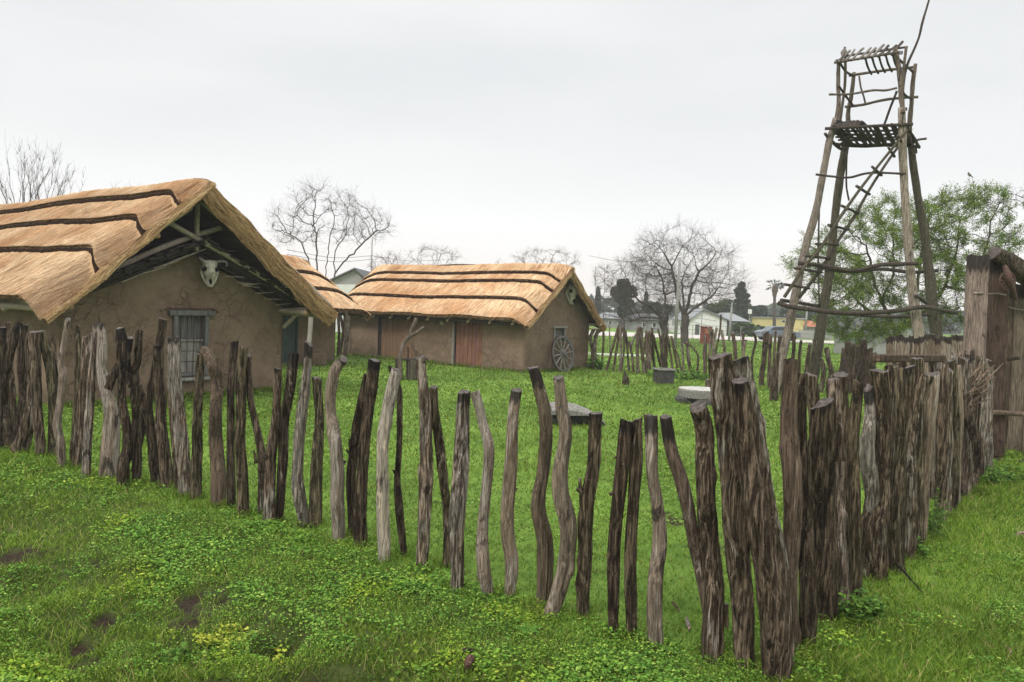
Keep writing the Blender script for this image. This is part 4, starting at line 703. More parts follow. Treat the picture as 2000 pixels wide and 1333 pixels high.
def mudwall(par, A, B, topf, seed, holes=(), name='wall', z0=-.15, res=.06, amp=.022, mat='mud', bulge=.0):
    """wall face from A to B (local x, y); outward normal is to the right of A->B"""
    A = np.array(A, float); B = np.array(B, float); W = np.linalg.norm(B-A); dr = (B-A)/W; nr_ = np.array([dr[1], -dr[0]])
    us = list(np.arange(0, W, res))+[W]; zm = max(topf(u) for u in us); zs = list(np.arange(z0, zm, res))+[zm]
    for h in holes: us += [h[0], h[1]]; zs += [h[2], h[3]]
    us = np.array(sorted(set(np.round(us, 4)))); zs = np.array(sorted(set(np.round(zs, 4)))); U, Z = np.meshgrid(us, zs, indexing='ij'); tp = np.array([topf(u) for u in us]); Zc = np.minimum(Z, tp[:, None])
    q = np.stack([U+seed*11, Zc, Zc*0], -1); dis = amp*fbm(q*1.3, 3, seed)+amp*.55*fbm(q*5, 3, seed+2)+amp*.3*fbm(q*14, 2, seed+4)
    fade = np.clip(np.minimum(U, W-U)/.10, 0, 1); dis = dis*fade-.03*(1-fade)**2+bulge*np.exp(-((Zc-.05)/.18)**2)
    for h in holes:
        dd = np.maximum(np.maximum(h[0]-U, U-h[1]), np.maximum(h[2]-Zc, Zc-h[3])); dis = np.where(dd < .01, 0, dis)+(dd > .01)*.018*np.exp(-((dd-.05)/.04)**2)
    V = np.stack([A[0]+dr[0]*U+nr_[0]*dis, A[1]+dr[1]*U+nr_[1]*dis, Zc], -1); nz_ = len(zs); i_, j_ = np.meshgrid(np.arange(len(us)-1), np.arange(nz_-1), indexing='ij'); ok = (Zc[i_, j_+1]-Zc[i_, j_] > 1e-4) | (Zc[i_+1, j_+1]-Zc[i_+1, j_] > 1e-4)
    for h in holes:
        um = (us[i_]+us[i_+1])/2; zm_ = (zs[j_]+zs[j_+1])/2; ok &= ~((um > h[0]) & (um < h[1]) & (zm_ > h[2]) & (zm_ < h[3]))
    a_ = (i_*nz_+j_)[ok]; return MB().add(V.reshape(-1, 3), np.stack([a_, a_+nz_, a_+nz_+1, a_+1], -1)).build(name, M[mat], par, smooth=True)
def boards(mb, A, B, z0, z1, n, thick, off, rnd, gap=.006, mi=0, var=.012):
    """upright boards between A and B (local xy)"""
    A = np.array(A, float); B = np.array(B, float); W = np.linalg.norm(B-A); dr = (B-A)/W; nr_ = np.array([dr[1], -dr[0]]); u = 0; rot = np.array([[dr[0], nr_[0], 0], [dr[1], nr_[1], 0], [0, 0, 1]])
    ws = np.array([rnd.uniform(.8, 1.25) for _ in range(n)]); ws = ws/ws.sum()*W
    for w_ in ws:
        c_ = A+dr*(u+w_/2)+nr_*(off+rnd.uniform(-.003, .003)); dz0 = rnd.uniform(-var, var); v, f = rbox((c_[0], c_[1], (z0+z1)/2+dz0/2), (w_-gap, thick, z1-z0+dz0), rot, .006); mb.add(v, f, mi); u += w_
    return mb
def hut_frame(o_, g_): return math.atan2(g_[1], g_[0])
class Fr:
    """local frame of a hut: x along the gable g, y along the ridge n, z up"""
    def __init__(s, o, g): s.o = np.array([o[0], o[1], 0.0]); s.g = np.array([g[0], g[1], 0.0])/np.hypot(g[0], g[1]); s.n = np.array([-s.g[1], s.g[0], 0.0]); s.rz = math.atan2(s.g[1], s.g[0])
    def loc(s, p): q = np.asarray(p)-s.o; return np.array([q@s.g, q@s.n, q[2]])
    def atY(s, px, py, y): return s.loc(onplane(px, py, s.o+s.n*y, s.n))      # point on the plane local y = y
    def atX(s, px, py, x): return s.loc(onplane(px, py, s.o+s.g*x, s.g))
def polyline_pole(par, name, pts, r, mats=('pole', 'polend'), K=10, n=None, **kw):
    mb = MB(); add_tube(mb, pts, r, K, rough=.12, seed=len(bpy.data.objects), capmi=1, n=n or max(8, len(pts)*5)); return mb.build(name, [M[mats[0]], M[mats[1]]], par, smooth=True, **kw)

# ================================================================== hut 1: near, gable with skull and barred window
L1 = G(115, 794); R1 = G(551, 763); F1_ = Fr(L1, (R1-L1)); W1 = 4.86
h1 = empty('mud_hut', tuple(L1), F1_.rz, label='nearest mud-walled hut with orange thatch, barred window in its open gable', cat='hut', group='thatched mud huts')
def top1(u): return 1.93+max(0, 1.10*(1-abs(u-2.55)/ (2.55 if u < 2.55 else 2.31)))
wl = F1_.atY(338, 608, 0); wr_ = F1_.atY(402, 735, 0); hole = (wl[0], wr_[0], wr_[2]+.03, F1_.atY(370, 616, 0)[2])
mudwall(h1, (0, 0), (W1, 0), top1, 1, [hole], amp=.03, bulge=.03)
mudwall(h1, (0, 10), (0, 0), lambda u: 1.98, 2, amp=.03); mudwall(h1, (W1, 0), (W1, 10), lambda u: 1.98, 3); mudwall(h1, (W1, 10), (0, 10), lambda u: 1.98+2.15*max(0, 1-abs(u-W1/2)/(W1/2)), 4, res=.2)
rnd = random.Random(11)
# window
wx0, wx1, wz0, wz1 = hole; win = MB()
for c_, s_ in (((wx0+.035, -.005, (wz0+wz1)/2), (.085, .16, wz1-wz0)), ((wx1-.035, -.005, (wz0+wz1)/2), (.085, .16, wz1-wz0)), (((wx0+wx1)/2+.01, -.025, wz1+.045), (wx1-wx0+.26, .17, .11)), (((wx0+wx1)/2, -.01, wz0+.03), (wx1-wx0-.09, .15, .07))):
    v, f = rbox(c_, s_, None, .012); win.add(v, f)
wo = win.build('window', M['greywood'], h1)
mb = MB(); v, f = rbox(((wx0+wx1)/2, -.05, wz0-.07), (wx1-wx0+.16, .14, .07), None, .012); mb.add(v, f).build('sill', M['lightwood'], wo)
zm = (wz0+wz1)/2+.10; mb = MB(); boards(mb, (wx0+.08, .075), (wx1-.08, .075), zm-.02, wz1, 5, .03, 0, rnd); mb.build('upper_shutter', M['greywood'], wo)
mb = MB(); 
for k in range(3): v, f = rbox(((wx0+wx1)/2, .05, wz0+.06+(k+.5)*(zm-wz0-.06)/3), (wx1-wx0-.16, .03, (zm-wz0-.06)/3-.01), None, .008); mb.add(v, f)
v, f = rbox(((wx0+wx1)/2, .03, zm), (wx1-wx0-.16, .05, .05), None, .01); mb.add(v, f); mb.build('lower_shutter', M['lightwood'], wo)
for k in range(4):
    mb = MB(); xx = wx0+.1+(wx1-wx0-.2)*(k+.5)/4; add_tube(mb, [(xx, -.02, wz0+.04), (xx+.01*(k-1), -.02, wz1)], .009, 8, n=6); mb.build('window_bar', M['rust'], wo)
mb = MB()
for k in range(26):  # broken plaster lip above the lintel
    u_ = wx0-.25+k*(wx1-wx0+.5)/25; v, f = rbox((u_, -.022, wz1+.135+.02*rnd.random()-.25*max(0, abs(k-12.5)-10)*.08), (.05+.04*rnd.random(), .03+.02*rnd.random(), .02+.03*rnd.random()), axes((rnd.gauss(0, .4), .1, 1)), .01); mb.add(v, f)
mb.build('plaster_lip', M['mud'], wo)
# thatch
r1 = (2.34, 4.45); e1l = (-.70, 1.98); e1r = (5.62, 1.98); TK1 = (.10, .33, .60)
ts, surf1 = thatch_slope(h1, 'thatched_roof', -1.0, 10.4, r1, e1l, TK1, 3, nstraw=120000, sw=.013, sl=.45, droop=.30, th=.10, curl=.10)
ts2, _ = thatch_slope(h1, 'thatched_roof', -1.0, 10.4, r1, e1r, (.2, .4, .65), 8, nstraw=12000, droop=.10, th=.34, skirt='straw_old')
# ties along the verge
mb = MB()
for k in range(15):
    t_ = .04+k*.065; p_ = surf1(np.array([0.02]), np.array([t_]), .0)[0]; v, f = box(p_+np.array([.03, -.03, -.05]), (.05, .03, .035)); mb.add(v, f)
mb.build('verge_tie', M['band'], ts)
# poles of the roof frame
A_ = F1_.atY
def pole1(name, pa, pb, y, r, bow=0.0, dy=0.0):
    a_, b_ = A_(*pa, y), A_(*pb, y+0); b_[1] += dy; mid = (a_+b_)/2+np.array([0, 0, bow]); return polyline_pole(h1, name, [a_, mid, b_], r)
pole1('crossed_pole', (328, 434), (612, 604), -.42, .052, .04); pole1('crossed_pole', (196, 538), (438, 443), -.30, .056, .07)
mb = MB(); a_, b_ = A_(386, 398, -.36), A_(383, 490, -.36); v, f = beam(a_, b_, .10, .07, .008); mb.add(v, f); mb.build('king_post', M['pole'], h1)
pole1('rafter', (394, 392), (625, 600), -.62, .062, .03); pole1('rafter', (418, 386), (645, 600), -.80, .062, .03); pole1('rafter', (372, 405), (100, 592), -.60, .06)
for (xx, zz) in ((-.42, 1.80), (.55, 2.60), (1.35, 3.25), (3.6, 3.2), (4.5, 2.45), (5.25, 1.80)):
    polyline_pole(h1, 'purlin', [(xx, -.86, zz), (xx, 4, zz+.02), (xx, 10.2, zz)], .06)
for yy in (1.2, 2.4, 3.6, 4.8, 6.0): polyline_pole(h1, 'rafter', [(2.34, yy, 4.10), (-.52, yy, 1.72)], .045, K=7)
polyline_pole(h1, 'wall_plate', [(W1-.1, -.95, 1.86), (W1, 2, 1.90)], .062); polyline_pole(h1, 'wall_plate', [(-.05, -.55, 1.86), (0, 2, 1.90)], .06)
polyline_pole(h1, 'brace', [A_(553, 640, -.02), A_(588, 606, -.4)], .045); polyline_pole(h1, 'brace', [A_(545, 607, -.1), A_(600, 603, -.6)], .04)
# old bark-and-board roof over the gable wall
mb = MB()
for side in (-1, 1):
    x0 = 2.55; x1 = -.18 if side < 0 else W1+.2; z0, z1 = 3.12, 1.98
    n = 34
    for layer in range(6):
        for k in range(n):
            u = (k+rnd.random())/n; xx = x0+(x1-x0)*u; zz = z0+(z1-z0)*u+layer*.042*(1-.5*u)+rnd.uniform(-.01, .012); fr = -.24-.055*layer+rnd.uniform(-.14, .14); wd = rnd.uniform(.09, .2)
            sl = math.atan2(z1-z0, (x1-x0)); rot = np.array([[math.cos(sl), 0, -math.sin(sl)], [0, 1, 0], [math.sin(sl), 0, math.cos(sl)]])@axes((0, 1, rnd.uniform(-.05, .03)), (0, 0, 1))
            ln = 2.6 if layer == 5 else rnd.uniform(.5, 1.4); v, f = rbox((xx, fr+ln/2, zz), (wd, .028, ln), rot, .005); mb.add(v, f)
mb.build('board_roof', M['charwood'], h1)
for side in (-1, 1):
    x1 = -.12 if side < 0 else W1+.12; polyline_pole(h1, 'gable_pole', [(2.55, -.16, 3.02), ((2.55+x1)/2, -.18, 2.48), (x1, -.16, 1.90)], .035, mats=('charwood', 'pole'))
    polyline_pole(h1, 'gable_pole', [(2.5+side*.5, -.34, 3.02), ((2.55+x1)/2, -.32, 2.60), (x1, -.36, 1.98)], .026, mats=('charwood', 'pole'))
for k in range(16):
    mb = MB(); u = rnd.random(); sd = rnd.choice((-1, 1)); xx = 2.55+sd*u*2.3; zz = 3.05-u*1.05; add_tube(mb, [(xx-.2, -.30-.1*rnd.random(), zz-.09-.1*sd*.3), (xx+.25, -.34, zz+rnd.uniform(-.06, .06)-.1*sd)], [.014, .007], 5); mb.build('loose_twig', M['pole'], h1)

def skull(P0, fr, rz_extra, size, label, horn=True):
    """cow skull hung on a wall, muzzle down; local +y into the wall"""
    rt = empty('cow_skull', tuple(P0), fr.rz+rz_extra, label=label, cat='skull', group='cow skulls hung on gables')
    secs = [(0.0, .50, .16, .30), (.10, .62, .22, .0), (.25, .60, .27, .0), (.38, .66, .26, .0), (.50, .52, .24, .0), (.66, .36, .20, .0), (.82, .30, .17, 0), (.96, .30, .13, 0), (1.04, .22, .08, 0)]
    K = 28; th = np.arange(K)*2*math.pi/K; ts_ = np.linspace(0, 1.04, 44); W = np.interp(ts_, [s[0] for s in secs], [s[1] for s in secs])/2; D = np.interp(ts_, [s[0] for s in secs], [s[2] for s in secs])
    T_, TH = np.meshgrid(ts_, th, indexing='ij'); x = W[:, None]*np.sign(np.cos(TH))*np.abs(np.cos(TH))**.85; y = -D[:, None]*np.sin(TH); z = -T_
    front = np.clip(np.sin(TH), 0, 1)
    for sx in (-1, 1):     # eye sockets, brow rims, cheek ridges, nose opening
        dd = ((x-sx*.265)**2/.0095+(T_-.36)**2/.0085+(y+.10)**2/.03); y = y+.13*np.exp(-dd*1.1); x = x-sx*.10*np.exp(-dd*1.2); rim = np.exp(-(np.sqrt(dd)-1.5)**2/.12)*front; y = y-.03*rim
    nose = np.exp(-((x/.065)**2+((T_-.86)/.10)**2)); y = y+.14*nose*front; ridge = np.exp(-(x/.05)**2)*np.exp(-((T_-.62)/.12)**2); y = y-.03*ridge*front
    temple = np.exp(-((np.abs(x)-.27)**2/.004+((T_-.17)/.07)**2)); x = x*(1-.16*temple); y = y+.012*fbm(np.stack([x*9, T_*9, y*9], -1), 3, 4)
    V = np.stack([x, y, z], -1)*size; i_ = np.arange(43)[:, None]*K; q = np.arange(K)[None]; mb = MB().add(V.reshape(-1, 3), np.stack([i_+q, i_+(q+1) % K, i_+K+(q+1) % K, i_+K+q], -1).reshape(-1, 4)); mb.f.append(np.arange(K)[None]); mb.mi.append(np.array([0])); mb.f.append(np.arange(43*K, 44*K)[None][:, ::-1]); mb.mi.append(np.array([0])); mb.build('cranium', M['bone'], rt, smooth=True)
    for sx in (-1, 1):
        mb = MB(); add_tube(mb, np.array([(sx*.23, .06, -.20), (sx*.30, .10, -.45), (sx*.22, .06, -.75), (sx*.10, -.0, -1.0)])*size, np.array([.055, .06, .045, .03])*size, 9, n=14); mb.build('jaw', M['bone'], rt, smooth=True)
        if horn:
            mb = MB(); add_tube(mb, np.array([(sx*.22, -.02, -.04), (sx*.40, -.08, .0), (sx*.56, -.15, -.02), (sx*.62, -.22, -.14), (sx*.55, -.28, -.26)] if sx > 0 else [(sx*.22, -.02, -.04), (sx*.34, -.06, .03), (sx*.42, -.1, .10)])*size, np.array([.06, .052, .042, .028, .010] if sx > 0 else [.07, .06, .04])*size, 10, n=16); mb.build('horn', M['horn'], rt, smooth=True)
    for sx in (-1, 1):
        mb = MB(); add_tube(mb, np.array([(sx*.245, -.10, -.36), (sx*.205, -.215, -.36), (sx*.20, -.225, -.36)])*size, np.array([.085, .072, .01])*size, 12); mb.build('socket_shade', M['black'], rt, smooth=True)  # black plugs put in the eye hollows, painting the shade inside them
    mb = MB(); add_tube(mb, np.array([(0, -.10, -.76), (0, -.19, -.84), (0, -.16, -.97)])*size, np.array([.02, .055, .03])*size, 10); mb.build('nose_shade', M['black'], rt, smooth=True)  # black plug painting the shade inside the nose hollow
    mb = MB()
    for sx in (-1, 1):
        for k in range(4): v, f = rbox(np.array((sx*.085, -.07, -.60-.085*k))*size, np.array((.04, .07, .06))*size, None, .006); mb.add(v, f)
    mb.build('teeth', M['bone'], rt); return rt
M['bone'] = flatmat('bleached_bone', (.20, .175, .13), (.60, .56, .46), 9, .7, .3, .3); M['horn'] = flatmat('grey_horn', (.10, .09, .075), (.30, .28, .24), 20, .55, .4, .2)
sp_ = F1_.atY(410, 510, -.30); sk = skull(F1_.o+F1_.g*sp_[0]+F1_.n*sp_[1]+np.array([0, 0, sp_[2]]), F1_, -.38, .52, 'white cow skull with a curled horn hanging under the nearest gable'); sk.rotation_euler[0] = -.12

# ================================================================== hut 3: the long hut across the yard
B3 = G(1022, 729); C3 = G(1148, 721); F3 = Fr(B3, C3-B3); W3 = float(np.linalg.norm(C3-B3)); LEN3 = 9.6
h3 = empty('mud_hut', tuple(B3), F3.rz, label='long mud hut across the yard with two plank doors and orange thatch', cat='hut', group='thatched mud huts')
def top3(u): return 1.80+1.75*(1-abs(u-W3/2)/(W3/2))
wl3, wr3 = F3.atY(1082, 642, 0), F3.atY(1100, 666, 0); hole3 = (wl3[0], wr3[0], wr3[2], wl3[2])
mudwall(h3, (0, 0), (W3, 0), top3, 21, [hole3], amp=.028, bulge=.03)
da0, da1 = F3.atX(940, 722, 0)[1], F3.atX(886, 716, 0)[1]; db0, db1 = F3.atX(806, 712, 0)[1], F3.atX(737, 703, 0)[1]; dz = 1.60
mudwall(h3, (0, LEN3), (0, 0), lambda u: 1.86, 22, [(LEN3-da1, LEN3-da0, -.1, dz), (LEN3-db1, LEN3-db0, -.1, dz)], amp=.03, bulge=.02)
mudwall(h3, (W3, 0), (W3, LEN3), lambda u: 1.86, 23); mudwall(h3, (W3, LEN3), (0, LEN3), top3, 24, res=.15)
mb = MB(); boards(mb, (.06, da1-.03), (.06, da0+.03), -.05, dz, 7, .035, 0, rnd, .008); dA = mb.build('door', M['door_red'], h3)
mb = MB(); add_tube(mb, [(.0, da1-.12, .98), (-.04, da1-.10, .98), (-.04, da1-.10, .88)], .014, 6, n=8); mb.build('latch', M['iron'], dA)
mb = MB(); v, f = rbox((-.01, da1+.035, .72), (.09, .08, 1.55), None, .012); mb.add(v, f); mb.build('door_jamb', M['lightwood'], dA)
mb = MB(); v, f = rbox((.12, db1-.03, .75), (.12, .10, 1.62), axes((.0, -.06, 1)), .012); mb.add(v, f); mb.build('door_jamb', M['charwood'], h3)
mb = MB(); boards(mb, (.10, db1-.10), (.02, db0+.02), -.05, dz-.02, 6, .035, 0, rnd, .012); dB = mb.build('door', M['door_brown'], h3)
mb = MB(); add_tube(mb, [(.0, db1-.2, .98), (-.05, db1-.17, .98), (-.05, db1-.17, .86)], .014, 6, n=8); mb.build('latch', M['iron'], dB)
mb = MB(); mb.add(*box((.45, LEN3/2, .8), (.02, LEN3-.5, 1.9))); mb.build('dark_backing', M['black'], h3)  # near-black sheet behind the door openings, interior darkness put into its colour
mb = MB(); xw, zw = (hole3[0]+hole3[1])/2, (hole3[2]+hole3[3])/2; ww_, hw_ = hole3[1]-hole3[0], hole3[3]-hole3[2]
for c_, s_ in (((hole3[0]-.03, -.02, zw-.02), (.07, .10, hw_+.12)), ((hole3[1]+.03, -.02, zw-.02), (.07, .10, hw_+.12)), ((xw, -.035, hole3[3]+.045), (ww_+.26, .12, .07))): v, f = rbox(c_, s_, None, .01); mb.add(v, f)
w3o = mb.build('window', M['lightwood'], h3); mb = MB(); boards(mb, (hole3[0], .06), (hole3[1], .06), hole3[2]-.02, hole3[3]+.02, 3, .03, 0, rnd); mb.build('shutter', M['greywood'], w3o)
r3 = (W3/2+.02, 3.72); TK3 = (.16, .33, .66)
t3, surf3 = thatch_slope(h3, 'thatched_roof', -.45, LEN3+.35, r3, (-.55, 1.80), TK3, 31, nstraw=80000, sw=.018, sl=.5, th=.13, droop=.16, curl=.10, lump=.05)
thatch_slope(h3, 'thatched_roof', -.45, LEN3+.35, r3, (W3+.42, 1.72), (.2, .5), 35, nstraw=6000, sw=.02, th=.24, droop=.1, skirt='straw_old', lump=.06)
polyline_pole(h3, 'eave_beam', [(-.30, -.25, 1.62), (-.30, 5, 1.66), (-.30, LEN3+.2, 1.64)], .055, n=20, mats=('charwood', 'pole'))
for k in range(10): polyline_pole(h3, 'rafter', [(-.46, .2+k*1.0, 1.60), (r3[0], .2+k*1.0, 3.38)], .04, K=7)
polyline_pole(h3, 'wall_plate', [(W3-.05, -.55, 1.66), (W3, 1, 1.70)], .05); polyline_pole(h3, 'wall_plate', [(.02, -.3, 1.62), (.0, 1, 1.7)], .05); polyline_pole(h3, 'wall_plate', [(W3-.6, -.42, 1.52), (W3+.35, -.42, 1.50)], .035)
for k in range(50):
    mb = MB(); u = rnd.uniform(.0, LEN3); hh = rnd.uniform(.04, .11); v, f = rbox((-.03-.05*rnd.random(), u, hh/2-.02), (.09, rnd.uniform(.06, .22), hh), axes((rnd.gauss(0, .2), rnd.gauss(0, .2), 1)), .02); mb.add(v, f).build('plaster_lump', M['mud'], h3)
for k in range(22):
    mb = MB(); u = rnd.uniform(.0, W3); hh = rnd.uniform(.04, .1); v, f = rbox((u, -.05, hh/2-.02), (rnd.uniform(.06, .2), .09, hh), axes((rnd.gauss(0, .2), rnd.gauss(0, .2), 1)), .02); mb.add(v, f).build('plaster_lump', M['mud'], h3)
sp_ = F3.atY(1118, 556, -.14); skull(F3.o+F3.g*sp_[0]+F3.n*sp_[1]+np.array([0, 0, sp_[2]]), F3, -.2, .68, 'hornless grey-white cow skull under the gable of the long far hut', horn=False)
bp = F3.atX(862, 632, -.10); mb = MB(); mb.add(np.array([(0, -.11, .06), (-.01, .0, .12), (-.02, .12, .05), (0, .16, -.04), (-.01, .02, -.05), (0, -.1, -.02), (-.04, -.08, .04), (-.05, 0, .08), (-.05, .12, .02), (-.04, .14, -.03), (-.05, .01, -.03), (-.04, -.08, 0)]), [[0,1,2,3,4,5], [11,10,9,8,7,6]]+[[i_, (i_+1) % 6, 6+(i_+1) % 6, 6+i_] for i_ in range(6)])
ob = mb.build('bone_plaque', M['bone'], label='pale flat bone hung below the eave between the two doors of the long hut', cat='bone', smooth=False); ob.location = tuple(F3.o+F3.g*bp[0]+F3.n*bp[1]+np.array([0, 0, bp[2]])); ob.rotation_euler = (0, 0, F3.rz+math.pi)
# cart wheel leaning on the gable
wc = F3.atY(1099, 692, -.26); wr0 = abs(F3.atY(1099, 657, -.26)[2]-F3.atY(1099, 728, -.26)[2])/2
wh = empty('cart_wheel', tuple(F3.o+F3.g*wc[0]+F3.n*wc[1]+np.array([0, 0, wr0*.97])), F3.rz, label='old wooden cart wheel leaning against the gable of the long far hut', cat='wheel'); wh.rotation_euler[0] = -.16
K = 48; an = np.arange(K)*2*math.pi/K; V = []
for rr, yy in ((wr0, -.035), (wr0, .035), (wr0-.075, .03), (wr0-.075, -.03)): V.append(np.stack([np.cos(an)*rr, 0*an+yy, np.sin(an)*rr], -1))
V = np.stack(V, 1).reshape(-1, 3); i_ = np.arange(K)[:, None]*4; j_ = ((np.arange(K)+1) % K)[:, None]*4; q = np.arange(4)[None]; MB().add(V, np.stack([i_+q, j_+q, j_+(q+1) % 4, i_+(q+1) % 4], -1).reshape(-1, 4)).build('rim', M['greywood'], wh)
V = []
for rr, yy in ((wr0+.014, -.03), (wr0+.014, .03), (wr0-.003, .031), (wr0-.003, -.031)): V.append(np.stack([np.cos(an)*rr, 0*an+yy, np.sin(an)*rr], -1))
V = np.stack(V, 1).reshape(-1, 3); MB().add(V, np.stack([i_+q, j_+q, j_+(q+1) % 4, i_+(q+1) % 4], -1).reshape(-1, 4)).build('iron_tyre', M['rust'], wh)
mb = MB(); add_tube(mb, [(0, .10, 0), (0, .05, 0), (0, -.08, 0), (0, -.15, 0)], [.075, .11, .10, .07], 14, n=16); mb.build('hub', M['greywood'], wh, smooth=False)
for k in range(12):
    a_ = k*math.pi/6+.12; mb = MB(); add_tube(mb, [(math.cos(a_)*.08, 0, math.sin(a_)*.08), (math.cos(a_)*(wr0-.06), 0, math.sin(a_)*(wr0-.06))], [.026, .020], 7, n=4); mb.build('spoke', M['lightwood'], wh)

# ================================================================== hut 2: between the other two, facing the yard
F2 = Fr((-6.2, 27.0), (-.457, -.889))     # x runs along the wall towards the near end, y into the hut
F2.n = np.array([-.889, .457, 0.0]); F2.rz = math.atan2(F2.n[1], F2.n[0])-math.pi/2
F2.g = np.array([math.cos(F2.rz), math.sin(F2.rz), 0]); F2.n = np.array([-F2.g[1], F2.g[0], 0])
h2 = empty('mud_hut', (-6.2, 27.0, 0), F2.rz, label='small mud hut with a faded teal door, half hidden behind the nearest hut', cat='hut', group='thatched mud huts')
# local: +x = away from camera side along wall (towards far right end), y into the hut
xe = 0.0; xs = -3.9; s2 = 1 if F2.g[1] > 0 else -1
d0, d1 = F2.loc(onplane(549, 700, F2.o, F2.n))[0], F2.loc(onplane(577, 700, F2.o, F2.n))[0]
mudwall(h2, (xs, 0), (xe, 0), lambda u: 1.90, 41, [(d0-xs, d1-xs, -.1, 1.78)], amp=.03); mudwall(h2, (xe, 0), (xe, 3.6), lambda u: 1.9+1.55*max(0, 1-abs(u-1.8)/1.8), 42); mudwall(h2, (xs, 3.6), (xs, 0), lambda u: 1.9+1.55*max(0, 1-abs(u-1.8)/1.8), 43, res=.15); mudwall(h2, (xe, 3.6), (xs, 3.6), lambda u: 1.9, 44, res=.2)
mb = MB(); boards(mb, (d0+.03, .02), (d1-.03, .02), .02, 1.76, 4, .04, 0, rnd, .008); do = mb.build('door', M['bluewood'], h2)
mb = MB()
for xx in (d0, d1): v, f = rbox((xx, -.01, .87), (.07, .14, 1.86), None, .01); mb.add(v, f)
mb.build('door_frame', M['bluewood'], do)
def swapxy(o):  # slope built with its ridge along local x
    o.rotation_euler = (0, 0, -math.pi/2); return o
# slope builder works with x = across, y = along the ridge: rotate it a quarter turn so that 'along' is local x
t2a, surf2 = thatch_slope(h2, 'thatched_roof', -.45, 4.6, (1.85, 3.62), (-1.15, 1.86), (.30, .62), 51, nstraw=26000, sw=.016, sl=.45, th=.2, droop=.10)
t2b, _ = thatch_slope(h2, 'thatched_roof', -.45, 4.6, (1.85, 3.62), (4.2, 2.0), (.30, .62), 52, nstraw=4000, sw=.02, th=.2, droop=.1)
for o_ in (t2a, t2b):   # (x, y) -> (-y + .0, x): verge at local x = +.45, running to the near end
    o_.rotation_euler = (0, 0, 0)
    for oo in [o_]+list(o_.children):
        me = oo.data; co = np.empty(len(me.vertices)*3); me.vertices.foreach_get('co', co); co = co.reshape(-1, 3); co = np.stack([-co[:, 1], co[:, 0], co[:, 2]], -1); me.vertices.foreach_set('co', co.ravel()); me.update()
polyline_pole(h2, 'eave_beam', [(.4, -.95, 1.72), (-2, -.95, 1.74), (-4.6, -.95, 1.72)], .055, mats=('charwood', 'pole'))
for k in range(5): polyline_pole(h2, 'rafter', [(.25-k*.95, -1.05, 1.70), (.25-k*.95, 1.85, 3.40)], .04, K=7)
pp = F2.loc(P(608, 612, 23.2)); pq = F2.loc(P(598, 714, 23.0)); pq[2] = -.1; polyline_pole(h2, 'porch_post', [tuple(pp), tuple((pp+pq)/2+[.02, 0, 0]), tuple(pq)], .07, mats=('wood_small', 'end')).children
mb = MB(); v, f = rbox((0, 0, .18), (.62, .42, .46), None, .05); v = np.array(v); v += .03*fbm(v*4, 2, 3)[:, None]; mb.add(v, f); ob = mb.build('clay_block', M['mud'], label='low square clay block standing by the wall of the small hut', cat='block'); g_ = G(617, 713); ob.location = tuple(g_); ob.rotation_euler = (0, 0, .9)
# ================================================================== lookout tower of lashed poles
tw = empty('watchtower', tuple(G(1512, 774)), label='tall rickety watchtower of lashed poles with a slatted platform', cat='tower'); TWL = Vector(tw.location)
def tpole(name, q, w_, tone=(.13, .105, .085, .3), par=None, K=9, rough=.14, tocap=True, mat=None):
    """q: (px, py, Y) points; w_: widths in px"""
    par = par or tw; pl = Vector(par.location); pts = [P(*k)-np.array(pl) for k in q]; w_ = [w_]*len(q) if np.isscalar(w_) else w_; rd = [(a_ if a_ > 12 else a_*.88)/2*k[2]/F for a_, k in zip(w_, q)]
    mb = MB(); add_tube(mb, pts, rd, K, rough=rough, seed=int(q[0][0]*3+q[0][1]), n=max(8, len(q)*6), capmi=1); o = mb.build(name, [mat or M['wood_small'], M['end']], par, smooth=True); o.color = tone; return o
def sp(q, Y0, Y1):
    n = len(q); return [(a_, b_, Y0+(Y1-Y0)*k/max(1, n-1)) for k, (a_, b_) in enumerate(q)]
PALE = (.30, .26, .215, .5); MID = (.16, .13, .105, .35); DARK = (.075, .062, .052, .1); MOSS = (.10, .09, .065, .2)
tpole('leg', sp([(1512,780),(1517,749),(1551,591),(1568,505),(1592,419),(1607,344),(1619,280),(1632,232)], 21.3, 21.7), [18,17,17,15,14,13,13,12], (.22, .19, .16, .5), K=14)
tpole('leg', sp([(1586,748),(1591,722),(1606,617),(1621,520),(1630,430),(1641,347),(1650,291),(1654,262)], 24.5, 23.5), [21,20,19,17,15,15,14,13], MOSS, K=14)
tpole('leg', sp([(1802,790),(1797,674),(1786,599),(1778,524),(1772,449),(1767,374),(1763,291),(1761,212)], 20.5, 21.0), [21,21,18,17,16,15,15,13], PALE, K=14)
tpole('leg', sp([(1838,770),(1829,651),(1821,599),(1812,505),(1801,430),(1789,362),(1780,291),(1778,268)], 24.0, 23.0), [25,23,20,17,15,14,13,12], MOSS, K=14)
tpole('upper_post', sp([(1618,290),(1632,240),(1638,204),(1637,168),(1638,118)], 21.6, 21.9), [9,10,9,9,8], MID)
tpole('upper_post', sp([(1652,275),(1656,242),(1657,216),(1663,187),(1668,142)], 23.4, 23.2), [9,10,9,9,8], MID)
tpole('upper_post', sp([(1764,222),(1762,209),(1759,180),(1756,134),(1748,94)], 20.9, 21.2), [10,10,10,10,9], MID)
tpole('upper_post', sp([(1777,260),(1777,240),(1780,204),(1783,163),(1788,125)], 22.9, 22.7), [9,10,9,9,8], MID)
tpole('upper_post', sp([(1637,266),(1642,228),(1650,168),(1651,112)], 22.2, 22.2), 6, MID); tpole('upper_post', sp([(1764,215),(1763,160),(1770,92)], 21.6, 21.8), 6, MID)
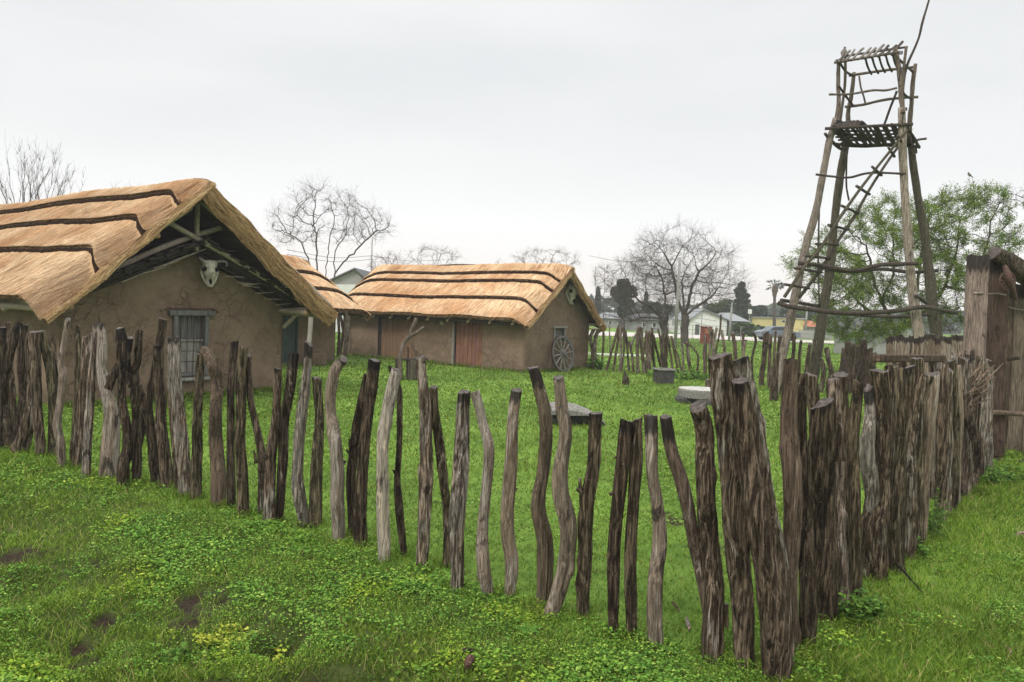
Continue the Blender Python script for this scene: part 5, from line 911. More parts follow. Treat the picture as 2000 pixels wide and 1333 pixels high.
tpole('signal_pole', sp([(1765,225),(1764,170),(1771,130),(1793,79),(1802,43),(1816,-6),(1822,-40)], 21.9, 21.9), [6,6,6,5,5,4,3], DARK)
for nm, q, w_, y0, y1, c in [('roof_beam', [(1629,123),(1690,113),(1757,102)], 6, 21.7, 21.0, MID), ('roof_beam', [(1651,110),(1710,101),(1773,92)], 5, 22.3, 21.8, MID), ('roof_beam', [(1658,148),(1720,139),(1789,131)], 6, 23.2, 22.8, MID),
  ('rail', [(1619,185),(1662,184),(1704,177),(1730,177),(1752,172)], 5, 21.6, 21.0, MID), ('rail', [(1650,209),(1672,207),(1690,204),(1725,196),(1757,192),(1793,190)], 6, 23.2, 22.8, MID), ('rail', [(1638,168),(1652,188),(1667,208)], 5, 21.7, 23.2, DARK), ('rail', [(1760,176),(1770,188),(1782,194)], 5, 21.1, 22.8, DARK),
  ('brace', [(1678,149),(1681,170),(1686,186),(1691,205)], 4, 23.1, 23.1, MID), ('brace', [(1752,178),(1740,208),(1727,244)], 5, 21.2, 21.5, DARK), ('brace', [(1748,108),(1765,125),(1783,141)], 5, 21.3, 22.7, DARK), ('brace', [(1641,124),(1652,140),(1668,149)], 5, 21.8, 23.1, DARK),
  ('platform_beam', [(1611,252),(1660,249),(1720,246),(1783,243)], 7, 21.5, 20.8, DARK), ('platform_beam', [(1632,282),(1680,286),(1733,284)], 7, 23.3, 23.0, DARK), ('platform_beam', [(1730,284),(1797,287)], 7, 23.0, 22.8, DARK), ('platform_beam', [(1612,262),(1620,272),(1640,290),(1652,292)], 7, 21.5, 23.3, DARK), ('platform_beam', [(1771,248),(1785,270),(1795,288)], 7, 20.9, 22.8, DARK),
  ('platform_beam', [(1782,277),(1796,273),(1810,271)], 5, 22.0, 21.8, DARK), ('hanging_stick', [(1789,286),(1790,300)], 4, 22.7, 22.7, DARK),
  ('cross_bar', [(1593,341),(1625,345),(1660,347),(1700,338),(1769,340)], 5, 21.3, 20.8, DARK), ('cross_bar', [(1558,514),(1600,519),(1667,529),(1720,518),(1793,515)], 9, 21.2, 20.4, DARK), ('cross_bar', [(1600,523),(1660,531),(1720,526),(1780,532),(1832,529)], 8, 24.0, 23.7, DARK),
  ('cross_bar', [(1519,592),(1546,600),(1592,606),(1650,612),(1705,611),(1760,606),(1802,600),(1830,603)], 10, 21.1, 20.2, DARK), ('cross_bar', [(1526,587),(1560,592),(1600,598)], 8, 21.2, 24.2, DARK), ('cross_bar', [(1680,616),(1730,619),(1780,618),(1845,610)], 7, 24.2, 23.6, DARK), ('cross_bar', [(1789,578),(1806,590),(1830,604),(1868,611)], 9, 20.4, 23.4, DARK),
  ('hanging_stick', [(1600,407),(1598,505),(1600,600)], 4, 24.0, 24.0, DARK), ('hanging_stick', [(1654,300),(1653,360),(1658,392)], 4, 23.5, 23.5, DARK), ('hanging_stick', [(1778,466),(1783,485)], 8, 20.75, 20.65, MID)]:
    tpole(nm, sp(q, y0, y1), w_, c, K=8)
rt_ = random.Random(9)
for k in range(9):      # roof slats between front and back beams
    u = (k+.6)/9.2; fx = 1632+(1752-1632)*u; fy = 121-(121-104)*u; Yf = 21.7-.7*u; bx = fx+rt_.uniform(16, 24); by = fy-rt_.uniform(17, 24)
    tpole('roof_slat', [(fx-3, fy+2, Yf-.1), ((fx+bx)/2, (fy+by)/2+rt_.uniform(-2, 2), Yf+.35), (bx, by, Yf+.75)], rt_.uniform(4.5, 6.5), (.24, .22, .20, .6) if k < 6 else DARK, K=7)
for k in range(5):
    u = (k+.3)/5; fx = 1686+(1756-1686)*u*.95; fy = 114-(10)*u; bx = fx+12; by = 144-9*u
    tpole('roof_slat', [(fx, fy, 21.6), (fx+5, (fy+by)/2+3, 22.3), (bx, by+2, 23.1)], 4.5, DARK, K=7)
for k in range(17):     # platform slats, front to back
    u = (k+rt_.uniform(.2, .8))/17; fx = 1620+(1772-1620)*u; fy = 249-5*u+rt_.uniform(-2, 3); Yf = 21.5-.6*u; bx = 1652+(1790-1652)*u+rt_.uniform(-6, 6)
    tpole('platform_slat', [(fx, fy, Yf), ((fx+bx)/2+rt_.uniform(-3, 3), 268, Yf+.9), (bx, 285+rt_.uniform(-3, 2), 23.2)], rt_.uniform(5, 8), DARK, K=7)
for k in range(5):
    yy = 256+k*6.0; tpole('platform_slat', [(1622+k*5, yy, 21.7+.35*k), (1700, yy+1+rt_.uniform(-3, 3), 21.6+.35*k), (1778+k*3, yy-2, 21.3+.35*k)], 5, DARK, K=7)
for k in range(7):
    fx = 1632+k*7.5; tpole('platform_slat', [(fx-4, 247, 21.4), (fx+5, 241+rt_.uniform(-3, 1), 21.9), (fx+14, 246, 22.5)], rt_.uniform(7, 9), DARK, K=7)
for (x_, y_) in ((1636, 240), (1763, 216), (1764, 262), (1640, 122), (1754, 106)):
    gp_ = P(x_, y_, 21.25 if x_ > 1700 else 21.7)-np.array(TWL); mb = MB()
    for j in range(3): an = np.linspace(0, 2*math.pi, 14); add_tube(mb, [gp_+np.array([math.cos(a_)*.11, math.sin(a_)*.11, .03*j+.015*math.sin(a_)]) for a_ in an], .010, 5, n=20)
    mb.build('wire_lashing', M['iron'], tw)
ld = empty('ladder', tuple(P(1548, 578, 20.7)), label='long slanting pole ladder lashed to the watchtower below its platform', cat='ladder')
LA = [(1532,581),(1570,524),(1604,482),(1645,419),(1694,351),(1748,284),(1772,254)]; LB = [(1560,582),(1604,526),(1632,478),(1667,426),(1705,359),(1750,293),(1776,262)]
tpole('rail', sp(LA, 20.7, 20.6), [8,8,7,7,6,6,6], MOSS, ld); tpole('rail', sp(LB, 21.1, 21.0), [8,8,7,7,6,6,6], MOSS, ld)
for k in range(10):
    u = (k+.5)/10*(len(LA)-1)*.93+.1; i_ = int(u); f_ = u-i_; a_ = [LA[i_][c]*(1-f_)+LA[i_+1][c]*f_ for c in (0, 1)]; b_ = [LB[i_][c]*(1-f_)+LB[i_+1][c]*f_ for c in (0, 1)]; dx, dy = b_[0]-a_[0], b_[1]-a_[1]; 
    tpole('rung', [(a_[0]-dx*.35-3, a_[1]-dy*.35-3, 20.6), (b_[0]+4, b_[1]+3, 21.05)], 6, DARK, ld)

# ------------------------------------------------------------------ birds
M['feather'] = flatmat('grey_brown_feathers', (.05, .042, .035), (.14, .12, .10), 30, .8, .2, .2); M['feather_pale'] = flatmat('dull_feathers', (.10, .09, .075), (.20, .18, .15), 30, .8, .2, .2)
def bird(name, p, s, label, mat, rz):
    rt = empty(name, tuple(p), rz, label=label, cat='bird'); mb = MB(); add_tube(mb, np.array([(-.52, 0, .10), (-.30, 0, .28), (-.08, 0, .46), (.12, 0, .66), (.17, 0, .84), (.16, 0, .98), (.15, 0, 1.06)])*s, np.array([.05, .13, .235, .22, .135, .135, .05])*s, 14, n=26)
    add_tube(mb, np.array([(-.40, 0, .20), (-.62, 0, .0), (-.72, 0, -.16)])*s, np.array([.10, .08, .07])*s, 8); mb.build('body', M[mat], rt, smooth=True)
    mb = MB(); add_tube(mb, np.array([(.26, 0, .93), (.35, 0, .91), (.40, 0, .87)])*s, np.array([.05, .032, .006])*s, 8); mb.build('beak', M['iron'], rt, smooth=True)
    for sy in (-1, 1):
        mb = MB(); add_tube(mb, np.array([(.06, .19*sy, .62), (-.12, .22*sy, .42), (-.36, .15*sy, .14), (-.52, .07*sy, .0)])*s, np.array([.06, .10, .07, .015])*s, 8, n=14); mb.build('wing', M[mat], rt, smooth=True)
        mb = MB(); add_tube(mb, np.array([(.0, .07*sy, .30), (.03, .07*sy, .0)])*s, .02*s, 6); add_tube(mb, np.array([(-.04, .07*sy, .01), (.12, .08*sy, .005)])*s, .018*s, 6); mb.build('leg', M['iron'], rt)
        mb = MB(); v = np.array([(math.cos(a_)*.02, 0, math.sin(a_)*.02) for a_ in np.arange(8)*math.pi/4]+[(0, sy*.012, 0)]); mb.add((v+[.21, sy*.115, .96])*s, [[k_, (k_+1) % 8, 8] for k_ in range(8)]); mb.build('eye', M['black'], rt)
    return rt
bird('perched_bird', P(1648, 111, 21.75)+[0, 0, .01], .26, 'small grey bird of prey perched on the top left corner of the watchtower', 'feather_pale', .9)

# ------------------------------------------------------------------ things on the lawn
# millstone on its base of dark stones
def disc(mb, c_, r_, h_, seed, K=40, hole=0.0, rough=.02, mi=0):
    an = np.arange(K)*2*math.pi/K; rr = r_*(1+rough*vn(np.stack([np.cos(an)*3+seed, np.sin(an)*3, an*0], -1))); rings = [(.965, 0), (1.0, .12), (1.0, .88), (.965, 1.0), (max(hole, .02), 1.0)]+([(hole, .4)] if hole else [])
    V = [np.stack([np.cos(an)*rr*a_ if a_ > hole+.01 or not hole else np.cos(an)*r_*hole, np.sin(an)*rr*a_ if a_ > hole+.01 or not hole else np.sin(an)*r_*hole, 0*an+h_*b_], -1) for a_, b_ in rings]; n = len(V); V = np.concatenate(V)+np.asarray(c_)
    i_ = np.arange(n-1)[:, None]*K; q = np.arange(K)[None]; mb.add(V, np.stack([i_+q, i_+(q+1) % K, i_+K+(q+1) % K, i_+K+q], -1).reshape(-1, 4), mi); mb.f.append(np.arange(mb.n-K, mb.n)[None]); mb.mi.append(np.array([mi]))
M['stone'] = flatmat('pitted_granite', (.10, .095, .085), (.30, .285, .26), 26, .9, .2, .7); M['stone_dark'] = flatmat('dark_wet_stone', (.022, .021, .02), (.085, .08, .072), 12, .7, .35, .6); M['stone_pale'] = flatmat('pale_stone_top', (.30, .29, .265), (.52, .50, .46), 9, .8, .3, .3)
def rock(mb, c_, s_, seed, mi=0, n=14):
    th = np.linspace(0, math.pi, n); ph = np.arange(2*n)*math.pi/n; T_, Ph = np.meshgrid(th, ph, indexing='ij'); d_ = np.stack([np.sin(T_)*np.cos(Ph), np.sin(T_)*np.sin(Ph), np.cos(T_)], -1); r_ = 1+.28*fbm(d_*1.3+seed*5, 3, seed)+.06*fbm(d_*5+seed, 2, seed); sq = np.sign(d_)*np.abs(d_)**.75
    V = (sq*r_[..., None]*np.asarray(s_)+np.asarray(c_)).reshape(-1, 3); K = 2*n; i_ = np.arange(n-1)[:, None]*K; q = np.arange(K)[None]; mb.add(V, np.stack([i_+q, i_+K+q, i_+K+(q+1) % K, i_+(q+1) % K], -1).reshape(-1, 4), mi)
mc = G(1376, 791); mc[1] += .35; ms = empty('millstone', (mc[0], mc[1], 0), label='round pale-topped millstone lying on dark stones on the lawn', cat='millstone')
mb = MB(); disc(mb, (0, 0, .13), .56, .21, 3); mb.build('wheel_stone', M['stone'], ms, smooth=False)
mb = MB(); disc(mb, (0, 0, .342), .54, .012, 4, hole=.14); mb.build('top_face', M['stone_pale'], ms)
for k in range(6): mb = MB(); a_ = k*1.05+.4; rock(mb, (math.cos(a_)*.42, math.sin(a_)*.42, .05), (.24, .20, .11), k+3); mb.build('base_stone', M['stone_dark'], ms, smooth=True)
# wedge boulder like a toppled grindstone
bc = G(1125, 831); bc[1] += .3; bo = empty('boulder_table', (bc[0], bc[1], 0), .15, label='flat dark grey boulder slab with a rounded back on the lawn behind the S-shaped post', cat='boulder')
mb = MB(); n = 40; u = np.linspace(0, 1, n); xs_ = -.52+1.02*u; zt = .36*np.clip(np.sin(np.clip(u*.62+.38, 0, 1)*math.pi), 0, 1)**.55+.03; yd = np.linspace(-.38, .40, 14); XX, YY = np.meshgrid(xs_, yd, indexing='ij'); ZZ = (zt[:, None]*(1-.35*(np.abs(YY)/.42)**2.5))+.02*fbm(np.stack([XX*4, YY*4, XX*0], -1), 3, 2)
V = np.stack([XX, YY+.03*fbm(np.stack([XX*5, YY*2, XX*0+4], -1), 2, 2), ZZ], -1); Vb = V.copy(); Vb[..., 2] = np.minimum(.19+.02*fbm(np.stack([XX*6, YY*6, XX*0], -1), 2, 5), ZZ-.03); nn_ = 14
i_, j_ = np.meshgrid(np.arange(n-1), np.arange(nn_-1), indexing='ij'); a_ = (i_*nn_+j_).ravel(); mb.add(V.reshape(-1, 3), np.stack([a_, a_+nn_, a_+nn_+1, a_+1], -1)); mb.add(Vb.reshape(-1, 3), np.stack([a_, a_+1, a_+nn_+1, a_+nn_], -1))
ed = [k*nn_ for k in range(n)]; ed2 = [k*nn_+nn_-1 for k in range(n)]
for e_ in (ed, ed2[::-1], list(range(nn_))[::-1], [(n-1)*nn_+k for k in range(nn_)]):
    s0 = MB(); vv = np.concatenate([V.reshape(-1, 3)[e_], Vb.reshape(-1, 3)[e_]]); m_ = len(e_); q = np.arange(m_-1); mb.add(vv, np.stack([q, q+m_, q+m_+1, q+1], -1))
mb.build('slab', M['stone'], bo, smooth=False)
for k, (x_, y_, s_) in enumerate([(-.3, .05, .24), (.22, .05, .26), (0, .1, .22)]): mb = MB(); rock(mb, (x_, y_, .07), (s_, .25, .14), k+20); mb.build('base_stone', M['stone_dark'], bo, smooth=True)
# stump with a spiked top, square stone trough / well curb
make_post([(1221,726,3), (1222,734,9), (1223,741,14), (1222,752,17)], 'dk', 'small spiked tree stump standing on the lawn before the far stake fence', .4, K=14, step=.05, name='tree_stump', cat='stump', group='stumps on the lawn')
make_post([(1383,741,9), (1383,751,10), (1384,759,11)], 'rd', 'low reddish stump beside the millstone, mostly hidden by the tall corner posts', 0, K=14, step=.05, name='tree_stump', cat='stump', group='stumps on the lawn')
tb = G(1298, 752); tb[1] += .2; tr = empty('stone_curb', tuple(tb), .2, label='square grey stone curb with a thin rim standing on the lawn', cat='well curb'); mb = MB()
v, f = rbox((0, 0, .20), (.50, .50, .46), None, .02); mb.add(v, f); v, f = rbox((0, 0, .20), (.52, .42, .40), None, .02); mb.build('body', M['stone_dark'], tr); mb = MB()
for c_, s_ in (((0, -.25, .455), (.58, .07, .05)), ((0, .25, .455), (.58, .07, .05)), ((-.255, 0, .455), (.07, .43, .05)), ((.255, 0, .455), (.07, .43, .05))): v, f = rbox(c_, s_, None, .008); mb.add(v, f)
mb.build('rim', M['stone'], tr)
# forked-trunk stand with a ring of stakes and a board top
sb = G(806, 742); sdt = empty('forked_trunk_stand', tuple(sb), label='rustic stand of upright sticks under a board, a forked trunk rising from it', cat='stand'); SY = sb[1]
def spole(name, q, w_, tone, K=9): return tpole(name, [(a_, b_, c_) for a_, b_, c_ in q], w_, tone, sdt, K)
for k in range(11): an = k*.57; spole('upright_stick', [(806+math.cos(an)*10, 703, SY+math.sin(an)*.16), (806+math.cos(an)*11, 742-math.sin(an)*1, SY+math.sin(an)*.17)], rt_.uniform(4.5, 7), (.12, .10, .085, .4), 7)
mb = MB(); a_, b_ = P(788, 702, SY)-sb, P(835, 702, SY)-sb; v, f = beam(a_, b_, .34, .06, .012); mb.add(v, f); o = mb.build('board', M['wood_small'], sdt); o.color = DARK
spole('forked_trunk', [(783,742,SY-.2), (781,715,SY-.2), (783,690,SY-.15), (790,668,SY), (803,656,SY), (815,650,SY), (823,643,SY), (829,640,SY)], [11,11,10,10,9,8,7,6], (.15, .125, .10, .4), 12)
spole('branch', [(801,658,SY), (802,648,SY), (808,636,SY), (813,622,SY+.05)], [8,8,8,8], (.15, .125, .10, .4), 12); spole('brace', [(800,662,SY), (808,680,SY), (819,697,SY)], [6,6,6], (.14, .105, .08, .4))
spole('hanging_chain', [(797,678,SY), (797,700,SY)], 3, (.04, .03, .028, 0)); spole('upright_stick', [(775,700,SY-.2), (776,745,SY-.2)], 9, DARK)

# ------------------------------------------------------------------ weeds, tufts, seedlings
def leafcloud(name, cs, n, r_leaf, mat, label, cat, stems=True, group=None, tall=1.0, seed=1, parent=None, K=6, cup=.2, kind=None):
    """leafy weed: leaves on thin stems fanning from the base; cs = list of (x, y, radius, height)"""
    r_ = np.random.default_rng(seed); mb = MB(); st_ = MB(); b0 = None
    for (x_, y_, rad_, h_) in cs:
        z0 = float(gz(x_, y_)); b0 = b0 if b0 is not None else (x_, y_, z0); m_ = int(n/len(cs)); ns_ = max(4, m_//14)
        for s_ in range(ns_):
            an = r_.uniform(0, 6.28); rr = rad_*math.sqrt(r_.random()); hh = h_*r_.uniform(.5, 1.05)*(1-.5*(rr/rad_)**2); tip = np.array([x_+math.cos(an)*rr, y_+math.sin(an)*rr, z0+hh]); root = np.array([x_+math.cos(an)*rr*.3, y_+math.sin(an)*rr*.3, z0-.02])
            if stems: add_tube(st_, [root, (root+tip)/2+[0, 0, .03], tip], [.004*tall, .003, .0015], 4)
            q = r_.uniform(.25, 1.0, 14)[:, None]; pos = root+(tip-root)*q+r_.normal(0, r_leaf*1.1, (14, 3)); V, f = leaves(pos[:, 0], pos[:, 1], pos[:, 2], r_leaf*r_.uniform(.6, 1.25, 14), .7, r_, K, cup); mb.add(V, f)
    o = mb.build(name, M[mat], None, loc=b0, label=label, cat=cat, group=group, kind=kind)
    if stems: so = st_.build('stems', M['stem'], o, loc=None); so.location = -Vector(b0)
    return o
M['stem'] = flatmat('green_stems', (.06, .10, .025), (.11, .16, .04), 20, .8); M['weed'] = islandmat('weed_leaves', [(0, (.04, .10, .018)), (.5, (.09, .18, .03)), (1, (.16, .28, .05))], .6, None, 1, (.5, .6), .2); M['weed_y'] = islandmat('yellow_leaves', [(0, (.20, .28, .03)), (.5, (.38, .42, .05)), (1, (.52, .52, .10))], .6, None, 1, (.5, .6), .2)
a_ = G(1668, 1222); leafcloud('nettle_clump', [(a_[0], a_[1], .17, .26), (a_[0]+.16, a_[1]+.10, .12, .18)], 420, .021, 'weed', 'clump of broad nettle leaves at the foot of the posts near the corner', 'weed', seed=2)
a_ = G(1815, 1052); leafcloud('weed_bush', [(a_[0], a_[1], .16, .62), (a_[0]+.1, a_[1]+.15, .13, .4)], 520, .014, 'grassleaf' if False else 'weed', 'tall airy weed growing against the dense right-hand palisade', 'weed', seed=3)
a_ = G(1928, 945); leafcloud('weed_bush', [(a_[0], a_[1], .35, .38), (a_[0]+.35, a_[1]+.2, .3, .25)], 620, .022, 'weed', 'low green weeds round the far end post of the right-hand palisade', 'weed', seed=4)
a_ = G(1795, 1085); leafcloud('weed_bush', [(a_[0], a_[1], .14, .16)], 160, .018, 'weed', 'small dark-leaved weed at the foot of the split grey board', 'weed', seed=6)
a_ = G(1164, 722); leafcloud('ivy_clump', [(a_[0]-.1, a_[1]-.1, .35, .62)], 420, .05, 'weed', 'dark leafy clump at the far hut corner by the stake fence', 'weed', seed=5)
a_ = G(1392, 750); leafcloud('weed_bush', [(a_[0]-.3, a_[1]+1.2, .8, .35), (a_[0]-1.2, a_[1]+1.6, .7, .3)], 500, .06, 'weed', 'green weeds at the foot of the far stake fence behind the millstone', 'weed', seed=7)
a_ = G(545, 1232); leafcloud('seedling', [(a_[0], a_[1], .06, .17)], 60, .02, 'weed_y', 'yellow-green seedling growing from the bare soil scar', 'seedling', seed=8)
a_ = G(440, 1225); leafcloud('yellow_clover_patch', [(a_[0], a_[1], .20, .06)], 420, .014, 'weed_y', 'patch of yellowish clover left of the soil scar', 'clover', seed=9, stems=False)
a_ = G(345, 1262); leafcloud('seedling', [(a_[0], a_[1], .07, .10)], 50, .024, 'weed', 'small bright broad-leaved seedling on the lower left bank', 'seedling', seed=12)
def rosette(x_, y_, r_, n, label, seed):
    rg_ = np.random.default_rng(seed); mb = MB(); z0 = float(gz(x_, y_))+.01
    for k in range(n):
        an = k*2.4+rg_.normal(0, .2); L_ = r_*rg_.uniform(.7, 1.1); w_ = L_*.38; el = rg_.uniform(.25, .7); pts = []
        for t_ in np.linspace(0, 1, 6):
            ww_ = w_*math.sin(max(.02, t_*.93+.05)*math.pi)**.6/1.4; cx_, cz_ = L_*t_, L_*(el*t_-.45*t_*t_*el*1.4)
            pts.append([(cx_, -ww_, cz_+.2*ww_), (cx_, 0, cz_), (cx_, ww_, cz_+.2*ww_)])
        V = np.array(pts).reshape(-1, 3); c_, s_ = math.cos(an), math.sin(an); V = np.stack([V[:, 0]*c_-V[:, 1]*s_, V[:, 0]*s_+V[:, 1]*c_, V[:, 2]], -1)+[x_, y_, z0]; i_ = np.arange(5)[:, None]*3; q = np.arange(2)[None]; mb.add(V, np.stack([i_+q, i_+3+q, i_+4+q, i_+q+1], -1).reshape(-1, 4))
    return mb.build('leaf_rosette', M['rosette'], loc=(x_, y_, z0), smooth=True, label=label, cat='plant')
M['rosette'] = islandmat('fresh_broad_leaf', [(0, (.10, .26, .05)), (1, (.19, .38, .08))], .5, None, 1, (.5, .6), .25)
a_ = G(1030, 1234); rosette(a_[0], a_[1], .105, 9, 'bright broad-leaved rosette in the grass under the S-shaped post', 3)
a_ = G(480, 1145); rosette(a_[0], a_[1], .07, 6, 'small broad-leaved rosette on the bank below the left fence', 5)
# taller tufts round the feet of the posts
r_ = np.random.default_rng(77); bx, by = [], []
for px_, *_ in POSTS:
    g_ = G(px_[-1][0], px_[-1][1]); wd = px_[-1][2]/2*g_[1]/F; m_ = 85; an = r_.uniform(0, 6.28, m_); rr = wd*.9+np.abs(r_.normal(0, .05, m_)); bx.append(g_[0]+np.cos(an)*rr); by.append(g_[1]+np.sin(an)*rr)
for xt, yt, yb in fill:
    g_ = G(xt, yb); an = r_.uniform(0, 6.28, 60); rr = .06+np.abs(r_.normal(0, .07, 60)); bx.append(g_[0]+np.cos(an)*rr); by.append(g_[1]+np.sin(an)*rr)
bx, by = np.concatenate(bx), np.concatenate(by); V, q, t3 = blades(bx, by, .05+.09*r_.random(len(bx))**1.6, .0065+0*bx, 1.6, r_)
MB().add(V, q).add(np.zeros((0, 3)), t3-len(V)).build('tall_grass_tufts', M['grass'], kind='stuff', label='longer grass growing round the feet of the palisade posts', cat='grass')
# longer grass along the foot of the hut walls
bx, by = [], []
for o_, a_, b_, m_ in ((F1_.o, F1_.g*0, F1_.g*W1, 2600), (F3.o, F3.n*0, F3.n*LEN3, 2600), (F3.o, F3.g*0, F3.g*W3, 1200), (F2.o, F2.g*-3.9, F2.g*0, 900)):
    u = r_.random(m_)[:, None]; p_ = o_+a_+(b_-a_)*u; off = r_.normal(0, .07, (m_, 2)); bx.append(p_[:, 0]+off[:, 0]+.06); by.append(p_[:, 1]+off[:, 1]-.08)
bx, by = np.concatenate(bx), np.concatenate(by); V, q, t3 = blades(bx, by, .07+.11*r_.random(len(bx))**1.5, .018+0*bx, 1.2, r_)
MB().add(V, q).add(np.zeros((0, 3)), t3-len(V)).build('wall_foot_grass', M['grass'], kind='stuff', label='longer darker grass along the foot of the mud walls', cat='grass')
# ================================================================== trees
def colonize(att, trunk, D, infl, kill, maxit=140, seed=0, up=.08, jit=.18):
    """space colonisation: att (N,3) attraction points, trunk list of polylines (each an array, first may join node 0)"""
    r_ = np.random.default_rng(seed); pos = []; par = []
    for tr in trunk:
        tr = np.asarray(tr, float); L_ = np.linalg.norm(np.diff(tr, axis=0), axis=1).sum(); c_ = catmull(tr, max(3, int(L_/D)+1)); c_[1:-1] += r_.normal(0, D*.12, c_[1:-1].shape)
        if pos: j_ = int(np.argmin(((np.array(pos)-c_[0])**2).sum(1))); prev = j_
        else: prev = -1
        for k, p_ in enumerate(c_):
            if k == 0 and prev >= 0 and pos: continue
            pos.append(p_); par.append(prev); prev = len(pos)-1
    pos = np.array(pos); par = list(par); best = np.full(len(att), 1e9); bi = np.zeros(len(att), int); start = 0; alive = np.ones(len(att), bool)
    for it in range(maxit):
        new = pos[start:]
        if len(new):
            dd = ((att[:, None]-new[None])**2).sum(-1); j_ = dd.argmin(1); dm = np.sqrt(dd[np.arange(len(att)), j_]); up_ = dm < best; best[up_] = dm[up_]; bi[up_] = j_[up_]+start
        alive &= best > kill; act = alive & (best < infl)
        if not act.any():
            if alive.any() and it < 30: act = alive & (best <= best[alive].min()*1.15)
            else: break
        start = len(pos); ids = bi[act]; v = att[act]-pos[ids]; v /= np.linalg.norm(v, axis=1)[:, None]; uq, inv = np.unique(ids, return_inverse=True); sm = np.zeros((len(uq), 3)); np.add.at(sm, inv, v); sm += r_.normal(0, jit, sm.shape)*np.linalg.norm(sm, axis=1)[:, None]; sm[:, 2] += up
        sm /= np.linalg.norm(sm, axis=1)[:, None]+1e-9; nw = pos[uq]+sm*D; dn = np.sqrt(((nw[:, None]-pos[None])**2).sum(-1)).min(1); gd = dn > .62*D; uq = uq[gd]; nw = nw[gd]
        if not len(nw): alive &= ~act; start = len(pos); continue
        pos = np.concatenate([pos, nw]); par += list(uq)
    return pos, np.array(par)
def radii(pos, par, r0, e=2.4):
    n = len(pos); a_ = np.zeros(n); ch = np.zeros(n, int)
    for i_ in range(n-1, 0, -1):
        if par[i_] >= 0: ch[par[i_]] += 1
    for i_ in range(n-1, -1, -1):
        if a_[i_] == 0: a_[i_] = r0**e
        if par[i_] >= 0: a_[par[i_]] += a_[i_]
    return a_**(1/e), ch
def segs(mb, A, B, ra, rb, K):
    if len(A) == 0: return
    d = B-A; L_ = np.linalg.norm(d, axis=1)[:, None]+1e-9; d = d/L_; B = B+d*np.minimum(ra, rb)[:, None]*.3; ref = np.where(np.abs(d[:, 2:3]) > .9, np.array([[1., 0, 0]]), np.array([[0, 0, 1.]])); a_ = np.cross(ref, d); a_ /= np.linalg.norm(a_, axis=1)[:, None]; b_ = np.cross(d, a_); th = np.arange(K)*2*math.pi/K
    ring = np.cos(th)[None, :, None]*a_[:, None]+np.sin(th)[None, :, None]*b_[:, None]; V = np.concatenate([A[:, None]+ring*ra[:, None, None], B[:, None]+ring*rb[:, None, None]], 1); n = len(A); k = np.arange(K)[None]; o_ = np.arange(n)[:, None]*2*K; k2 = (k+1) % K
    mb.add(V.reshape(-1, 3), np.stack([o_+k, o_+k2, o_+K+k2, o_+K+k], -1).reshape(-1, 4))
def twigs(pos, dirs, n, L_, r_, rng_, mb, spread=.8, seg=3, up=.15):
    i_ = rng_.integers(0, len(pos), n); A = pos[i_]; d = dirs[i_]+rng_.normal(0, spread, (n, 3)); d[:, 2] += up; d /= np.linalg.norm(d, axis=1)[:, None]; ln = L_*rng_.uniform(.4, 1.2, n)[:, None]/seg; ends = []
    for s_ in range(seg):
        B = A+d*ln; ra = np.full(n, r_*(1-s_/seg*.6)); rb = np.full(n, r_*(1-(s_+1)/seg*.6)); segs(mb, A, B, ra, rb, 3); A = B; d = d+rng_.normal(0, .28, (n, 3)); d[:, 2] += .05; d /= np.linalg.norm(d, axis=1)[:, None]; ends.append(B)
    return np.concatenate(ends), np.concatenate([d]*seg)
def tree_thing(name, base, pos, par, rr, thr, mt_trunk, mt_crown, label, cat, group=None, twn=0, twL=.5, twr=.006, seed=1, leafn=0, leafr=.05, leafmat=None, tw_up=.15, leafnoise=None):
    thr = min(thr, float(rr.max())*.55); rt = empty(name, tuple(base), label=label, cat=cat, group=group); r_ = np.random.default_rng(seed); idx = np.arange(len(pos)); has = par >= 0; i_ = idx[has]; p_ = par[has]; ra = np.minimum(rr[p_], rr[i_]*1.5); tm, cm = MB(), MB(); big = rr[i_] > thr
    segs(tm, pos[p_][big], pos[i_][big], ra[big], rr[i_][big], 9)
    sm = ~big; md = sm & (rr[i_] > thr*.35); th_ = sm & ~md; segs(cm, pos[p_][md], pos[i_][md], ra[md], rr[i_][md], 6); segs(cm, pos[p_][th_], pos[i_][th_], ra[th_], rr[i_][th_], 4)
    d = pos[i_]-pos[p_]; d /= np.linalg.norm(d, axis=1)[:, None]; thin = rr[i_] <= max(thr*.45, float(np.percentile(rr, 55))); ends = pos[i_][thin]; dirs = d[thin]
    if twn: e1_, d1_ = twigs(pos[i_][thin], d[thin], twn, twL, twr, r_, cm, up=tw_up); ends, dirs = e1_, d1_
    if twn: twigs(e1_, d1_, int(twn*1.6), twL*.6, twr*.7, r_, cm, up=tw_up)
    bo = Vector(base)
    o = tm.build('trunk', M[mt_trunk], rt, smooth=True); o.location = -bo
    crown = cm.build('branches', M[mt_crown], rt, smooth=True); crown.location = -bo
    if leafn:
        j_ = r_.integers(0, len(ends), leafn); q = ends[j_]+r_.normal(0, leafr*2.2, (leafn, 3))
        if leafnoise is not None: w_ = fbm(q*leafnoise[0], 2, seed); q = q[w_ > leafnoise[1]]
        V, f = leaves(q[:, 0], q[:, 1], q[:, 2], leafr*r_.uniform(.5, 1.2, len(q)), 1.2, r_, 5, .2); lo = MB().add(V, f).build('foliage', M[leafmat], rt); lo.location = -bo
    return rt
def ell(n, c_, r_, rng_, shell=.0):
    q = rng_.normal(0, 1, (n, 3)); q /= np.linalg.norm(q, axis=1)[:, None]; rad = (shell+(1-shell)*rng_.random(n))**(1/2.2); return np.asarray(c_)+q*rad[:, None]*np.asarray(r_)
